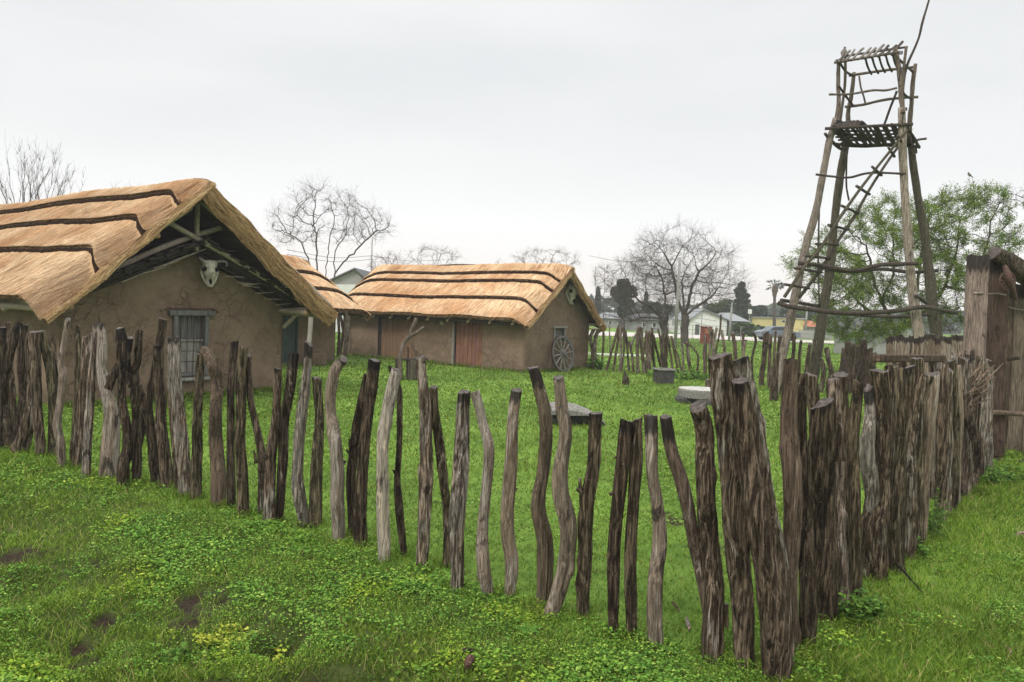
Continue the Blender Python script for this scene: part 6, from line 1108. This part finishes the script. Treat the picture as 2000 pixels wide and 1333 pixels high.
M['bark'] = flatmat('grey_bark', (.045, .038, .032), (.12, .10, .085), 1, .9, .15, .6, (14, 14, 3)); M['twig'] = flatmat('bare_twigs', (.035, .028, .022), (.085, .066, .052), 6, .9, .1, 0); M['twig_warm'] = flatmat('brown_twigs', (.09, .062, .044), (.17, .12, .085), 6, .9, .1, 0)
M['leaf_spring'] = islandmat('spring_leaves', [(0, (.06, .11, .018)), (.45, (.15, .23, .035)), (.85, (.27, .37, .06)), (1, (.38, .46, .11))], .6, None, 1, (.5, .6), .35)
def wpt(px, py, Y): return P(px, py, Y)
# the two bare trees in the middle distance
rg = np.random.default_rng(3)
Yt = 51.0; b_ = G(1299, 679); b_ = P(1299, 679, b_[1]); Yt = b_[1]; s_ = Yt/F
att = np.concatenate([ell(520, P(1262, 560, Yt), (95*s_, 3.0, 62*s_), rg, .15), ell(160, P(1250, 622, Yt), (75*s_, 2.4, 18*s_), rg)])
pos, par = colonize(att, [[b_-[0, 0, .3], P(1298, 650, Yt), P(1294, 622, Yt)], [P(1294, 622, Yt), P(1272, 600, Yt-.6), P(1248, 588, Yt-1)], [P(1294, 622, Yt), P(1300, 590, Yt+.5), P(1296, 560, Yt+.6)], [P(1294, 626, Yt), P(1262, 620, Yt+.8), P(1235, 628, Yt+.6)]], .30, 3.2, .36, 120, 5, up=.12, jit=.08)
rr, _ = radii(pos, par, .009, 2.05); rr = np.where(rr > .03, rr*1.35, rr); rr = np.where((pos[:, 2] < 1.9) & (np.hypot(pos[:, 0]-b_[0], pos[:, 1]-b_[1]) < .32), np.maximum(rr, .23), np.minimum(rr, .2)); tree_thing('bare_tree', b_, pos, par, rr, .07, 'bark', 'twig', 'left of two leafless trees beyond the stake fence, low and spreading', 'tree', 'leafless trees', twn=1900, twL=.9, twr=.005, seed=2)
b_ = G(1339, 673); Yt = b_[1]; s_ = Yt/F
att = np.concatenate([ell(640, P(1330, 520, Yt), (112*s_, 3.6, 82*s_), rg, .2), ell(260, P(1400, 560, Yt), (62*s_, 3, 60*s_), rg)])
pos, par = colonize(att, [[b_-[0, 0, .3], P(1337, 645, Yt), P(1338, 620, Yt)], [P(1338, 620, Yt), P(1326, 590, Yt), P(1318, 550, Yt), P(1312, 520, Yt)], [P(1338, 620, Yt), P(1345, 590, Yt-.6), P(1352, 560, Yt-.8), P(1366, 530, Yt-1)], [P(1338, 618, Yt), P(1360, 600, Yt+.6), P(1390, 580, Yt+.8)], [P(1338, 616, Yt), P(1334, 580, Yt+.8), P(1333, 545, Yt+1)]], .32, 3.6, .38, 120, 7, up=.14, jit=.07)
rr, _ = radii(pos, par, .009, 2.05); rr = np.where(rr > .03, rr*1.4, rr); rr = np.where((pos[:, 2] < 2.1) & (np.hypot(pos[:, 0]-b_[0], pos[:, 1]-b_[1]) < .35), np.maximum(rr, .30), np.minimum(rr, .22)); tree_thing('bare_tree', b_, pos, par, rr, .08, 'bark', 'twig', 'right and tallest of the leafless trees beyond the stake fence, wide round crown', 'tree', 'leafless trees', twn=3400, twL=.95, twr=.005, seed=3)
# gnarled bare tree between the huts
Yt = 44.0; b_ = P(640, 592+.0+H/Yt*F, Yt); s_ = Yt/F
att = np.concatenate([ell(260, P(630, 420, Yt), (78*s_, 2.2, 70*s_), rg, .3), ell(160, P(715, 440, Yt), (60*s_, 2, 40*s_), rg, .2), ell(110, P(560, 440, Yt), (42*s_, 1.8, 45*s_), rg, .2)])
pos, par = colonize(att, [[b_-[0, 0, .2], P(640, 590, Yt), P(622, 545, Yt), P(618, 470, Yt), P(612, 430, Yt)], [P(640, 590, Yt), P(636, 530, Yt-.3), P(643, 475, Yt-.3)], [P(640, 590, Yt), P(662, 525, Yt+.3), P(700, 485, Yt+.4), P(735, 450, Yt+.5)], [P(640, 585, Yt), P(654, 530, Yt+.4), P(655, 490, Yt+.5), P(672, 465, Yt+.5)], [P(635, 570, Yt), P(606, 520, Yt+.4), P(590, 475, Yt+.5), P(560, 455, Yt+.5)]], .26, 3.4, .50, 110, 9, jit=.16)
rr, _ = radii(pos, par, .013, 2.5); rr = np.minimum(rr, .17); tree_thing('bare_tree', b_, pos, par, rr, .05, 'bark', 'twig', 'gnarled many-stemmed leafless tree rising between the nearest and the long hut', 'tree', 'leafless trees', twn=1100, twL=.8, twr=.005, seed=4)
# pollard shoots behind the nearest roof, at the left edge
def shoots(name, cx_, Y_, n, ytop, halfw, label, seed, ybase, r_=.017):
    g_ = np.random.default_rng(seed); b_ = P(cx_, 570+H/Y_*F, Y_); b_[2] = 0; cen = P(cx_, ybase, Y_); A, B, ra, rb = [], [], [], []; s_ = Y_/F; ends = []; dirs = []
    for k in range(n):
        u = g_.uniform(-1, 1); base_ = cen+np.array([u*halfw*s_*.35, g_.uniform(-1, 1), 0]); tip = P(cx_+u*halfw*1.0, ytop+abs(u)**1.8*55+g_.uniform(0, 40), Y_); tip[1] = base_[1]+g_.normal(0, .6); c_ = catmull([base_, (base_+tip)/2+g_.normal(0, .12, 3)-[u*.25, 0, 0], tip], 9); c_ += g_.normal(0, .025, c_.shape)
        for j_ in range(8): A.append(c_[j_]); B.append(c_[j_+1]); ra.append(r_*(1-j_/9)); rb.append(r_*(1-(j_+1)/9)); 
        for j_ in range(3, 9): ends.append(c_[j_]); dirs.append((tip-base_)/np.linalg.norm(tip-base_))
    rt = empty(name, tuple(b_), label=label, cat='tree', group='leafless trees'); cm = MB(); segs(cm, np.array(A), np.array(B), np.array(ra), np.array(rb), 5); twigs(np.array(ends), np.array(dirs), n*16, .6, .0045, g_, cm, spread=.30, up=.3); o = cm.build('branches', M['twig'], rt, smooth=True); o.location = -Vector(b_)
    tm = MB(); add_tube(tm, [np.array([b_[0], b_[1], -.2]), np.array([b_[0], b_[1], 1.5]), cen+[0, 0, .3]], [.3, .24, .28], 10, rough=.2); o = tm.build('trunk', M['bark'], rt, smooth=True); o.location = -Vector(b_)
shoots('pollarded_tree', 52, 30.0, 24, 272, 62, 'leafless pollarded tree with upright shoots behind the nearest roof at the left edge', 5, 455)
shoots('pollarded_tree', 112, 31.0, 8, 290, 34, 'smaller leafless shoots right of the pollarded tree at the left edge', 6, 455, .016)
shoots('pollarded_tree', 262, 32.0, 5, 348, 24, 'few bare twig tips just showing over the ridge of the nearest hut', 7, 470, .014)
# low crowns behind the long hut
for (cx_, cy_, rx_, ry_, Y_, lab, sd, ne) in [(848, 510, 62, 34, 58, 'leafless tree crown showing over the left part of the long hut roof', 11, 230), (757, 520, 42, 22, 60, 'low twiggy leafless tree by the left end of the long hut roof', 12, 150), (1068, 512, 72, 30, 55, 'flat-topped leafless tree crown with seed heads over the right part of the long hut roof', 13, 260), (975, 520, 16, 16, 60, 'thin leafless sapling top over the middle of the long hut roof', 14, 24), (1178, 560, 26, 50, 62, 'pale twiggy leafless tree beside the right end of the long hut', 15, 150)]:
    s_ = Y_/F; b_ = P(cx_, 600+H/Y_*F, Y_); b_[2] = 0; att = ell(ne, P(cx_, cy_, Y_), (rx_*s_, rx_*s_*.7, ry_*s_), rg, .35)
    pos, par = colonize(att, [[b_-[0, 0, .2], b_+[0, 0, 1.2], P(cx_, cy_+ry_+16, Y_)]], .28, 4.0, .42, 100, sd, jit=.12); rr, _ = radii(pos, par, .009, 2.4); rr = np.minimum(rr, .18)
    tree_thing('bare_tree', b_, pos, par, rr, .06, 'bark', 'twig_warm', lab, 'tree', 'leafless trees', twn=500 if ne > 100 else 40, twL=.5, twr=.005, seed=sd)
# spring-green tree behind the watchtower
Yt = 29.0; b_ = P(1760, 631+H/Yt*F, Yt); s_ = Yt/F
att = np.concatenate([ell(560, P(1745, 500, Yt), (135*s_, 2.6, 120*s_), rg, .2), ell(360, P(1880, 470, Yt), (105*s_, 2.2, 105*s_), rg, .25), ell(110, P(1945, 390, Yt), (55*s_, 1.5, 30*s_), rg), ell(220, P(1640, 590, Yt), (80*s_, 2, 60*s_), rg), ell(160, P(1700, 640, Yt-.5), (90*s_, 1.6, 40*s_), rg), ell(100, P(1585, 520, Yt), (50*s_, 1.4, 60*s_), rg), ell(120, P(1860, 610, Yt), (60*s_, 1.6, 50*s_), rg)])
pos, par = colonize(att, [[b_-[0, 0, .2], P(1756, 668, Yt), P(1738, 625, Yt), P(1722, 590, Yt)], [P(1722, 590, Yt), P(1705, 540, Yt), P(1692, 480, Yt)], [P(1722, 590, Yt), P(1745, 530, Yt-.5), P(1742, 450, Yt-.6)], [P(1750, 655, Yt), P(1800, 615, Yt+.4), P(1845, 560, Yt+.5), P(1872, 470, Yt+.6)], [P(1750, 655, Yt), P(1785, 590, Yt-.4), P(1800, 500, Yt-.4), P(1815, 420, Yt)], [P(1738, 625, Yt), P(1690, 600, Yt+.4), P(1650, 560, Yt+.6)], [P(1845, 560, Yt+.5), P(1900, 560, Yt), P(1930, 470, Yt)]], .24, 2.4, .30, 130, 21, jit=.2)
rr, _ = radii(pos, par, .0085, 2.25); rr = np.minimum(rr, .14)
tree_thing('leafing_tree', b_, pos, par, rr, .045, 'bark', 'twig', 'tree with fresh sparse green leaves behind the watchtower', 'tree', None, twn=4200, twL=.40, twr=.0055, seed=6, leafn=190000, leafr=.024, leafmat='leaf_spring', leafnoise=(.75, -.22))
bird('perched_bird', P(1893, 347, 28.7), .19, 'tiny bird perched on the topmost twig of the fresh green tree', 'feather', 2.2)
mb = MB(); add_tube(mb, [P(1893, 350, 28.7), P(1896, 375, 28.8), P(1898, 410, 29)], [.006, .01, .014], 5); o = mb.build('twig', M['twig'], loc=P(1893, 350, 28.7), label='bare twig under the tiny bird at the top of the green tree', cat='twig')

# ------------------------------------------------------------------ far conifers, palm, hedges
M['conifer'] = islandmat('dark_needles', [(0, (.018, .035, .016)), (.5, (.035, .06, .028)), (1, (.06, .09, .04))], .8); M['bushgreen'] = islandmat('hedge_leaves', [(0, (.03, .055, .016)), (.5, (.055, .095, .026)), (1, (.10, .15, .04))], .8)
def clump_tree(name, cx_, Y_, blobs, n, r_leaf, mat, label, seed, cat='tree', group='evergreen trees far beyond the road', trunk=True):
    g_ = np.random.default_rng(seed); s_ = Y_/F; b_ = P(cx_, 600, Y_); b_[2] = 0; rt = empty(name, tuple(b_), label=label, cat=cat, group=group); mb = MB(); tot = sum(rx*ry for _, _, rx, ry in blobs)
    for (bx_, by_, rx, ry) in blobs:
        m_ = int(n*rx*ry/tot); c_ = P(bx_, by_, Y_); q = ell(m_*2, c_, (rx*s_, rx*s_*.9, ry*s_), g_, .25); w_ = fbm((q-c_)/(rx*s_)*2.2+seed, 2, seed); q = q[w_ > -.10][:m_]; q = q[q[:, 2] > .05]; V, f = leaves(q[:, 0], q[:, 1], q[:, 2], r_leaf*g_.uniform(.5, 1.3, len(q)), 1.0, g_, 5, .2); mb.add(V, f)
    o = mb.build('crown', M[mat], rt); o.location = -Vector(b_)
    if trunk:
        tm = MB(); top_ = P(blobs[0][0], blobs[0][1], Y_); add_tube(tm, [b_-[0, 0, .2], (b_+top_)/2, top_], [.35, .25, .08], 8, rough=.1); o = tm.build('trunk', M['bark'], rt, smooth=True); o.location = -Vector(b_)
    return rt
clump_tree('pine_tree', 1218, 100, [(1218, 558, 13, 13), (1205, 572, 12, 11), (1232, 570, 12, 12), (1214, 583, 15, 10), (1226, 594, 14, 9), (1220, 608, 14, 12)], 4200, .28, 'conifer', 'dark lumpy evergreen tree left of the leafless trees', 31)
clump_tree('araucaria_tree', 1449, 110, [(1449, 558, 6, 6), (1446, 568, 11, 5), (1451, 578, 13, 5), (1449, 589, 15, 5), (1452, 600, 17, 6), (1450, 613, 19, 7)], 3600, .28, 'conifer', 'tall tiered evergreen tree behind the white house', 32)
clump_tree('cypress_tree', 1168, 120, [(1168, 570, 3.0, 10), (1168, 583, 4.0, 12), (1168, 600, 5, 14)], 1200, .25, 'conifer', 'thin pointed cypress just right of the long hut roof', 33)
clump_tree('cypress_tree', 1262, 118, [(1262, 580, 2.5, 10), (1262, 595, 3.5, 12)], 700, .25, 'conifer', 'small pointed evergreen right of the dark lumpy one', 34)
k_ = 0
for (cx_, Y_, bl, lab) in [(1410, 118, [(1400, 603, 20, 11), (1418, 598, 18, 12), (1408, 618, 26, 12)], 'rounded dull green tree behind the white house'), (1478, 112, [(1470, 612, 16, 12), (1484, 610, 16, 14), (1476, 632, 26, 18)], 'bluish dark tree mass right of the tall tiered evergreen'), (1508, 125, [(1500, 626, 18, 12), (1516, 628, 14, 10)], 'low dark trees at the foot of the palm'), (1284, 108, [(1275, 602, 20, 11), (1296, 604, 16, 10), (1286, 618, 26, 10)], 'dark round evergreen crown behind the leafless trees'), (1236, 118, [(1228, 616, 18, 10), (1246, 618, 18, 10)], 'low dark trees behind the road left of the leafless trees'), (1190, 122, [(1180, 626, 14, 10), (1200, 628, 16, 10)], 'low hazy trees just right of the long hut'), (1545, 122, [(1538, 612, 14, 10), (1552, 618, 16, 10), (1570, 618, 16, 10)], 'dark shrubs behind the yellow building'), (1452, 84, [(1446, 641, 12, 8), (1460, 642, 14, 9), (1470, 648, 12, 7)], 'olive hedge bush in front of the grey-roofed house'), (1486, 96, [(1480, 648, 12, 10), (1494, 650, 12, 9)], 'dark hedge left of the parked car')]:
    k_ += 1; clump_tree('round_tree', cx_, Y_, bl, 3200, .26, 'bushgreen' if k_ in (1, 8) else 'conifer', lab, 40+k_, trunk=True, group='trees and hedges beyond the road')
Yp = 98.0; bp_ = P(1512, 626+H/Yp*F, Yp); bp_[2] = 0; pt = empty('palm_tree', tuple(bp_), label='fan palm with a skirt of dead fronds on the skyline left of the watchtower', cat='palm tree'); top_ = P(1513, 560, Yp)
tm = MB(); add_tube(tm, [bp_, (bp_+top_)/2, top_], [.26, .20, .18], 8); o = tm.build('trunk', M['bark'], pt, smooth=True); o.location = -Vector(bp_)
tm = MB(); add_tube(tm, [P(1513, 586, Yp), P(1513, 577, Yp), P(1513, 566, Yp), P(1513, 558, Yp)], [.10, .26, .40, .2], 10, rough=.35); o = tm.build('dead_frond_skirt', M['twig_warm'], pt, smooth=True); o.location = -Vector(bp_)
g_ = np.random.default_rng(4); fm = MB()
for k in range(34):
    a_ = g_.uniform(0, 6.28); el_ = g_.uniform(-.5, 1.2); d_ = np.array([math.cos(a_)*math.cos(el_), math.sin(a_)*math.cos(el_), math.sin(el_)]); e_ = top_+d_*g_.uniform(.6, .85); q = e_+d_*.35+g_.normal(0, .10, (14, 3)); segs(fm, np.array([top_]), np.array([e_]), np.array([.02]), np.array([.015]), 3); segs(fm, np.repeat(e_[None], 14, 0), q-[0, 0, .08], np.full(14, .03), np.full(14, .008), 3)
o = fm.build('fronds', M['conifer'], pt); o.location = -Vector(bp_)
g_ = np.random.default_rng(8); n = 26000; x_ = g_.uniform(-330, 380, n); y_ = 215+g_.uniform(-12, 12, n)+20*n2(x_, x_*0, .01, 4); hmax = 5.0+3.2*n2(x_, x_*0, .03, 6)+2*n2(x_, x_*0, .15, 7); z_ = g_.uniform(0, 1, n)**.8*np.maximum(hmax, 1.5); V, f = leaves(x_, y_, z_, g_.uniform(.5, 1.3, n), 1.0, g_, 5, .2)
MB().add(V, f).build('distant_woods', M['conifer'], kind='stuff', label='hazy line of distant woods on the horizon', cat='woods')

# ------------------------------------------------------------------ houses, street and poles beyond the fence
def wallmat(n, c): M[n] = flatmat(n, tuple(x*.86 for x in c), c, 2, .9, .15, .1)
for n, c in (('white_wall', (.74, .73, .71)), ('grey_wall', (.30, .30, .29)), ('dark_wall', (.10, .10, .095)), ('yellow_wall', (.66, .54, .26)), ('slate_roof', (.13, .13, .135)), ('tin_roof', (.26, .27, .28)), ('tile_roof', (.42, .16, .09)), ('window_dark', (.04, .045, .05)), ('red_paint', (.26, .07, .045)), ('concrete', (.34, .33, .31))): wallmat(n, c)
def house(name, x0, x1, yt, Y_, depth, wall, roofm, label, gable=None, roof_y=None, wins=(), door=None, base_h=None):
    """box house facing the camera; x0..x1 and yt are read off the photo at depth Y_"""
    a_, b_ = P(x0, yt, Y_), P(x1, yt, Y_); zt = (a_[2]+b_[2])/2; rt = empty(name, (a_[0], Y_, 0), label=label, cat='house', group='houses beyond the road'); W = b_[0]-a_[0]
    mb = MB()
    if gable is None: mb.add(*box((W/2, depth/2, zt/2), (W, depth, zt)))
    else:
        gx_, gy_ = gable; g3 = P(gx_, gy_, Y_); gx_ = g3[0]-a_[0]; gz_ = g3[2]; zl, zr = a_[2], b_[2]; pf = [(0, 0), (W, 0), (W, zr), (gx_, gz_), (0, zl)]; mb.add(np.array([(x_, 0, z_) for x_, z_ in pf]+[(x_, depth, z_) for x_, z_ in pf]), [[0,1,2,3,4], [9,8,7,6,5]]+[[k, 5+k, 5+(k+1) % 5, (k+1) % 5] for k in range(5)])
    wo_ = mb.build('wall', M[wall], rt); mb = MB()
    if gable is not None:
        for (p_, q_) in (((-.3, zl-.12), (gx_, gz_)), ((gx_, gz_), (W+.3, zr-.1))):
            v = np.array([(p_[0], -.3, p_[1]+.02), (q_[0], -.3, q_[1]+.02), (q_[0], depth+.3, q_[1]+.02), (p_[0], depth+.3, p_[1]+.02)]); v = np.concatenate([v, v+[0, 0, .12]]); mb.add(v, [[3,2,1,0], [4,5,6,7], [0,1,5,4], [1,2,6,5], [2,3,7,6], [3,0,4,7]])
    elif roof_y is not None:
        zr_ = P(x0, roof_y, Y_)[2]; v = np.array([(-.4, -.4, zt-.05), (W+.4, -.4, zt-.05), (W+.4, depth+.4, zt-.05), (-.4, depth+.4, zt-.05), (W*.18, depth/2, zr_), (W*.82, depth/2, zr_)]); mb.add(v, [[0,1,5,4], [2,3,4,5], [1,2,5], [3,0,4], [3,2,1,0]])
    else: v, f = rbox((W/2, depth/2, zt+.06), (W+.3, depth+.3, .14)); mb.add(v, f)
    mb.build('roof', M[roofm], rt)
    for (wx, wy0, wy1, ww_) in wins:
        p_ = P(wx, wy0, Y_); q_ = P(wx, wy1, Y_); wd = ww_*Y_/F; mb = MB(); mb.add(*box((p_[0]-a_[0], -.03, (p_[2]+q_[2])/2), (wd, .08, p_[2]-q_[2]))); w0_ = mb.build('window', M['white_wall' if wall != 'white_wall' else 'concrete'], rt); mb = MB(); mb.add(*box((p_[0]-a_[0], -.06, (p_[2]+q_[2])/2), (wd*.75, .06, (p_[2]-q_[2])*.8))); mb.build('pane', M['window_dark'], w0_)
    if door: p_ = P(door[0], door[1], Y_); wd = door[2]*Y_/F; mb = MB(); mb.add(*box((p_[0]-a_[0], -.03, p_[2]/2), (wd, .08, p_[2]))); mb.build('door', M['dark_wall'], rt)
    return rt
house('white_house', 1348, 1420, 626, 86, 9, 'white_wall', 'tin_roof', 'white gabled house front beyond the road, right of the leafless trees', gable=(1374, 606), door=(1362, 634, 8))
house('grey_house', 1424, 1458, 627, 90, 10, 'dark_wall', 'tin_roof', 'dark low house with a grey hipped roof beside the white house', roof_y=611, wins=[(1436, 631, 642, 9), (1449, 631, 642, 9)])
house('grey_house', 1240, 1299, 624, 96, 8, 'grey_wall', 'slate_roof', 'grey house partly hidden behind the left leafless tree', roof_y=612, wins=[(1258, 630, 640, 8), (1278, 630, 640, 8)])
house('white_house', 1306, 1330, 619, 98, 8, 'white_wall', 'tin_roof', 'small white shed seen between the two leafless trunks', wins=[(1318, 626, 636, 9)])
house('grey_house', 1176, 1226, 622, 112, 8, 'grey_wall', 'tin_roof', 'pale hazy house just right of the long hut', roof_y=610, wins=[(1192, 627, 634, 7), (1210, 627, 634, 7)])
house('yellow_building', 1511, 1570, 623, 100, 9, 'yellow_wall', 'concrete', 'flat-roofed pale yellow building left of the watchtower', wins=[(1530, 626, 630, 8)])
house('white_house', 1494, 1510, 622, 104, 7, 'white_wall', 'tin_roof', 'small white building left of the yellow one', wins=[(1502, 630, 636, 6)])
house('tiled_house', 1572, 1610, 638, 102, 8, 'grey_wall', 'tile_roof', 'grey house with a red tiled roof seen between the tower legs', roof_y=626, wins=[(1585, 643, 650, 6), (1597, 643, 650, 6)])
house('slate_house', 1712, 1800, 652, 46, 6, 'grey_wall', 'slate_roof', 'dark slate-roofed house seen through the fresh green tree', gable=(1748, 618))
house('shed', 640, 716, 553, 60, 8, 'concrete', 'slate_roof', 'grey shed with a dark pitched roof behind the small hut', gable=(694, 527))
mb = MB()
for k in range(34):
    x_ = 640+k*2.6; a_ = P(x_, 556, 54); mb.add(*box((a_[0], 54, a_[2]/2), (.085, .03, a_[2])))
mb.build('picket_fence', M['white_wall'], label='pale board fence in front of the grey shed between the huts', cat='fence')
mb = MB(); a_, b_ = P(1560, 658, 88), P(1625, 660, 88); mb.add(*box(((a_[0]+b_[0])/2, 88, .5), (b_[0]-a_[0], .25, 1.0))); mb.build('garden_wall', M['concrete'], label='low grey garden wall in front of the yellow and the tiled house', cat='wall')
# red pillar
a_ = G(1378, 671); rp = empty('brick_pillar', tuple(a_), label='rust-red meter pillar standing on the far lawn beside the road', cat='pillar'); mb = MB(); v, f = rbox((0, 0, .62), (.82, .5, 1.3), None, .03); mb.add(v, f); mb.build('body', M['red_paint'], rp); mb = MB(); v, f = rbox((.06, -.27, .95), (.5, .05, .42), None, .01); mb.add(v, f); mb.build('meter_door', M['tile_roof'], rp); mb = MB(); v, f = rbox((0, 0, 1.31), (.92, .6, .08), None, .01); mb.add(v, f); mb.build('cap', M['red_paint'], rp)
# parked car behind the far stakes
ca = empty('parked_car', (P(1518, 650, 76)[0], 76, .045), .1, label='grey-blue car parked beyond the far stakes left of the watchtower', cat='car'); M['car'] = flatmat('car_paint', (.10, .13, .16), (.13, .16, .19), 2, .3, .6, 0); prof = [(-2.0, .35), (-2.05, .8), (-1.7, .95), (-1.2, 1.0), (-.75, 1.38), (.55, 1.42), (1.15, 1.0), (1.9, .85), (2.05, .6), (2.0, .35)]
mb = MB(); n = len(prof); V = np.array([(x_, y_*(.78 if z_ > 1.1 else .86), z_) for y_ in (-1, 1) for x_, z_ in prof]); mb.add(V, [list(range(n)), list(range(n, 2*n))[::-1]]+[[k, n+k, n+(k+1) % n, (k+1) % n] for k in range(n)]); mb.build('body', M['car'], ca); mb = MB()
for sy in (-1, 1): mb.add(np.array([(-1.05, sy*.865, 1.02), (-.68, sy*.80, 1.32), (.48, sy*.80, 1.35), (.95, sy*.865, 1.02)]), [[0, 1, 2, 3]])
mb.build('windows', M['window_dark'], ca)
for sx in (-1.25, 1.25):
    for sy in (-.8, .8): mb = MB(); add_tube(mb, [(sx, sy-.1, .33), (sx, sy+.1, .33)], .33, 18); mb.build('wheel', M['black'], ca)
# utility poles, wires, sign, mast, wire fence
M['polegrey'] = flatmat('grey_concrete_pole', (.22, .215, .205), (.34, .33, .32), 8, .9, .2, .2)
PT = []
for (xt, yt, xb, Y_, r_, lab) in [(1328, 503, 1322, 49, .085, 'grey utility pole standing between the two leafless trees'), (1430, 590, 1427, 70, .085, 'pale utility pole in front of the dark bluish trees'), (1543, 600, 1541, 84, .07, 'thin dark pole in front of the yellow building'), (727, 466, 724, 72, .06, 'thin mast behind the left end of the long hut'), (1577, 598, 1575, 92, .10, 'grey pole at the corner of the yellow building')]:
    a_ = P(xt, yt, Y_); b_ = P(xb, 600, Y_); b_[2] = -.1; mb = MB(); add_tube(mb, [b_, a_], [r_*1.35, r_], 10); o = mb.build('utility_pole', M['polegrey'], loc=b_, smooth=True, label=lab, cat='pole'); PT.append(a_)
a_ = P(1373, 577, 80); b_ = a_.copy(); b_[2] = 0; ms_ = empty('antenna_mast', tuple(b_), label='thin antenna mast with cross rods in front of the white house', cat='antenna'); mb = MB(); add_tube(mb, [(0, 0, 0), (0, 0, a_[2])], .045, 6); mb.build('mast', M['polegrey'], ms_); mb = MB()
for (z_, l_) in ((1.9, 2.2), (1.35, 1.3)): add_tube(mb, [(-l_*.9, 0, z_+.25), (l_*.7, 0, z_-.2)], .035, 6)
mb.build('cross_rod', M['polegrey'], ms_)
def wire(q, label):
    mb = MB(); add_tube(mb, q, .018, 4, n=24, cap=False); mb.build('power_line', M['iron'], loc=q[0], label=label, cat='power line', group='power lines')
def sag(a_, b_, s_): return [a_, (a_+b_)/2-[0, 0, s_], b_]
wire(sag(P(1328, 506, 49), P(1430, 592, 70), .5), 'wire between the pole by the leafless trees and the pale pole'); wire(sag(P(1430, 592, 70), P(1577, 600, 92), .4), 'wire from the pale pole to the pole by the yellow building'); wire(sag(P(727, 500, 72), P(560, 488, 60), .4), 'upper wire crossing behind the gnarled tree'); wire(sag(P(727, 507, 72), P(560, 497, 60), .4), 'lower wire crossing behind the gnarled tree'); wire(sag(P(727, 500, 72), P(860, 508, 84), .3), 'wire running right behind the low crown at the long hut'); wire(sag(P(1150, 500, 90), P(1328, 506, 49), .4), 'wire running left from the pole by the leafless trees')
sg = G(1463, 668); sg[1] = 88; so_ = empty('road_sign', (P(1463, 640, 88)[0], 88, 0), label='small white square sign above the hedge by the grey-roofed house', cat='sign'); mb = MB(); add_tube(mb, [(0, 0, 0), (0, 0, 3.2)], .04, 6); mb.build('sign_post', M['polegrey'], so_); mb = MB(); v, f = rbox((0, -.05, 2.9), (.45, .03, .5)); mb.add(v, f); mb.build('panel', M['white_wall'], so_)
wf = empty('wire_fence', (14, 70, 0), label='thin wire fence on posts along the far side of the lawn', cat='fence')
for k in range(22): mb = MB(); x_ = -2+k*2.2; add_tube(mb, [(x_, 0, -.1), (x_, 0, 1.35)], .035, 5); mb.build('fence_post', M['polegrey'], wf)
for z_ in (.5, .9, 1.3): mb = MB(); add_tube(mb, [(-2, 0, z_), (44.2, 0, z_)], .012, 4); mb.build('wire', M['iron'], wf)

# ------------------------------------------------------------------ damp air
mt = bpy.data.materials.new('damp_air'); mt.use_nodes = True; t = mt.node_tree; t.nodes.clear(); o_ = N(t, 'ShaderNodeOutputMaterial'); pv = N(t, 'ShaderNodeVolumePrincipled'); pv.inputs['Color'].default_value = (.98, .985, .99, 1); pv.inputs['Density'].default_value = .0011; pv.inputs['Anisotropy'].default_value = .2; Lk(t, pv.outputs[0], o_.inputs['Volume'])
HAZE = True
if HAZE: MB().add(*box((20, 120, 8), (800, 300, 18.6))).build('haze', mt, kind='stuff', label='thin damp haze in the air over the village', cat='haze')
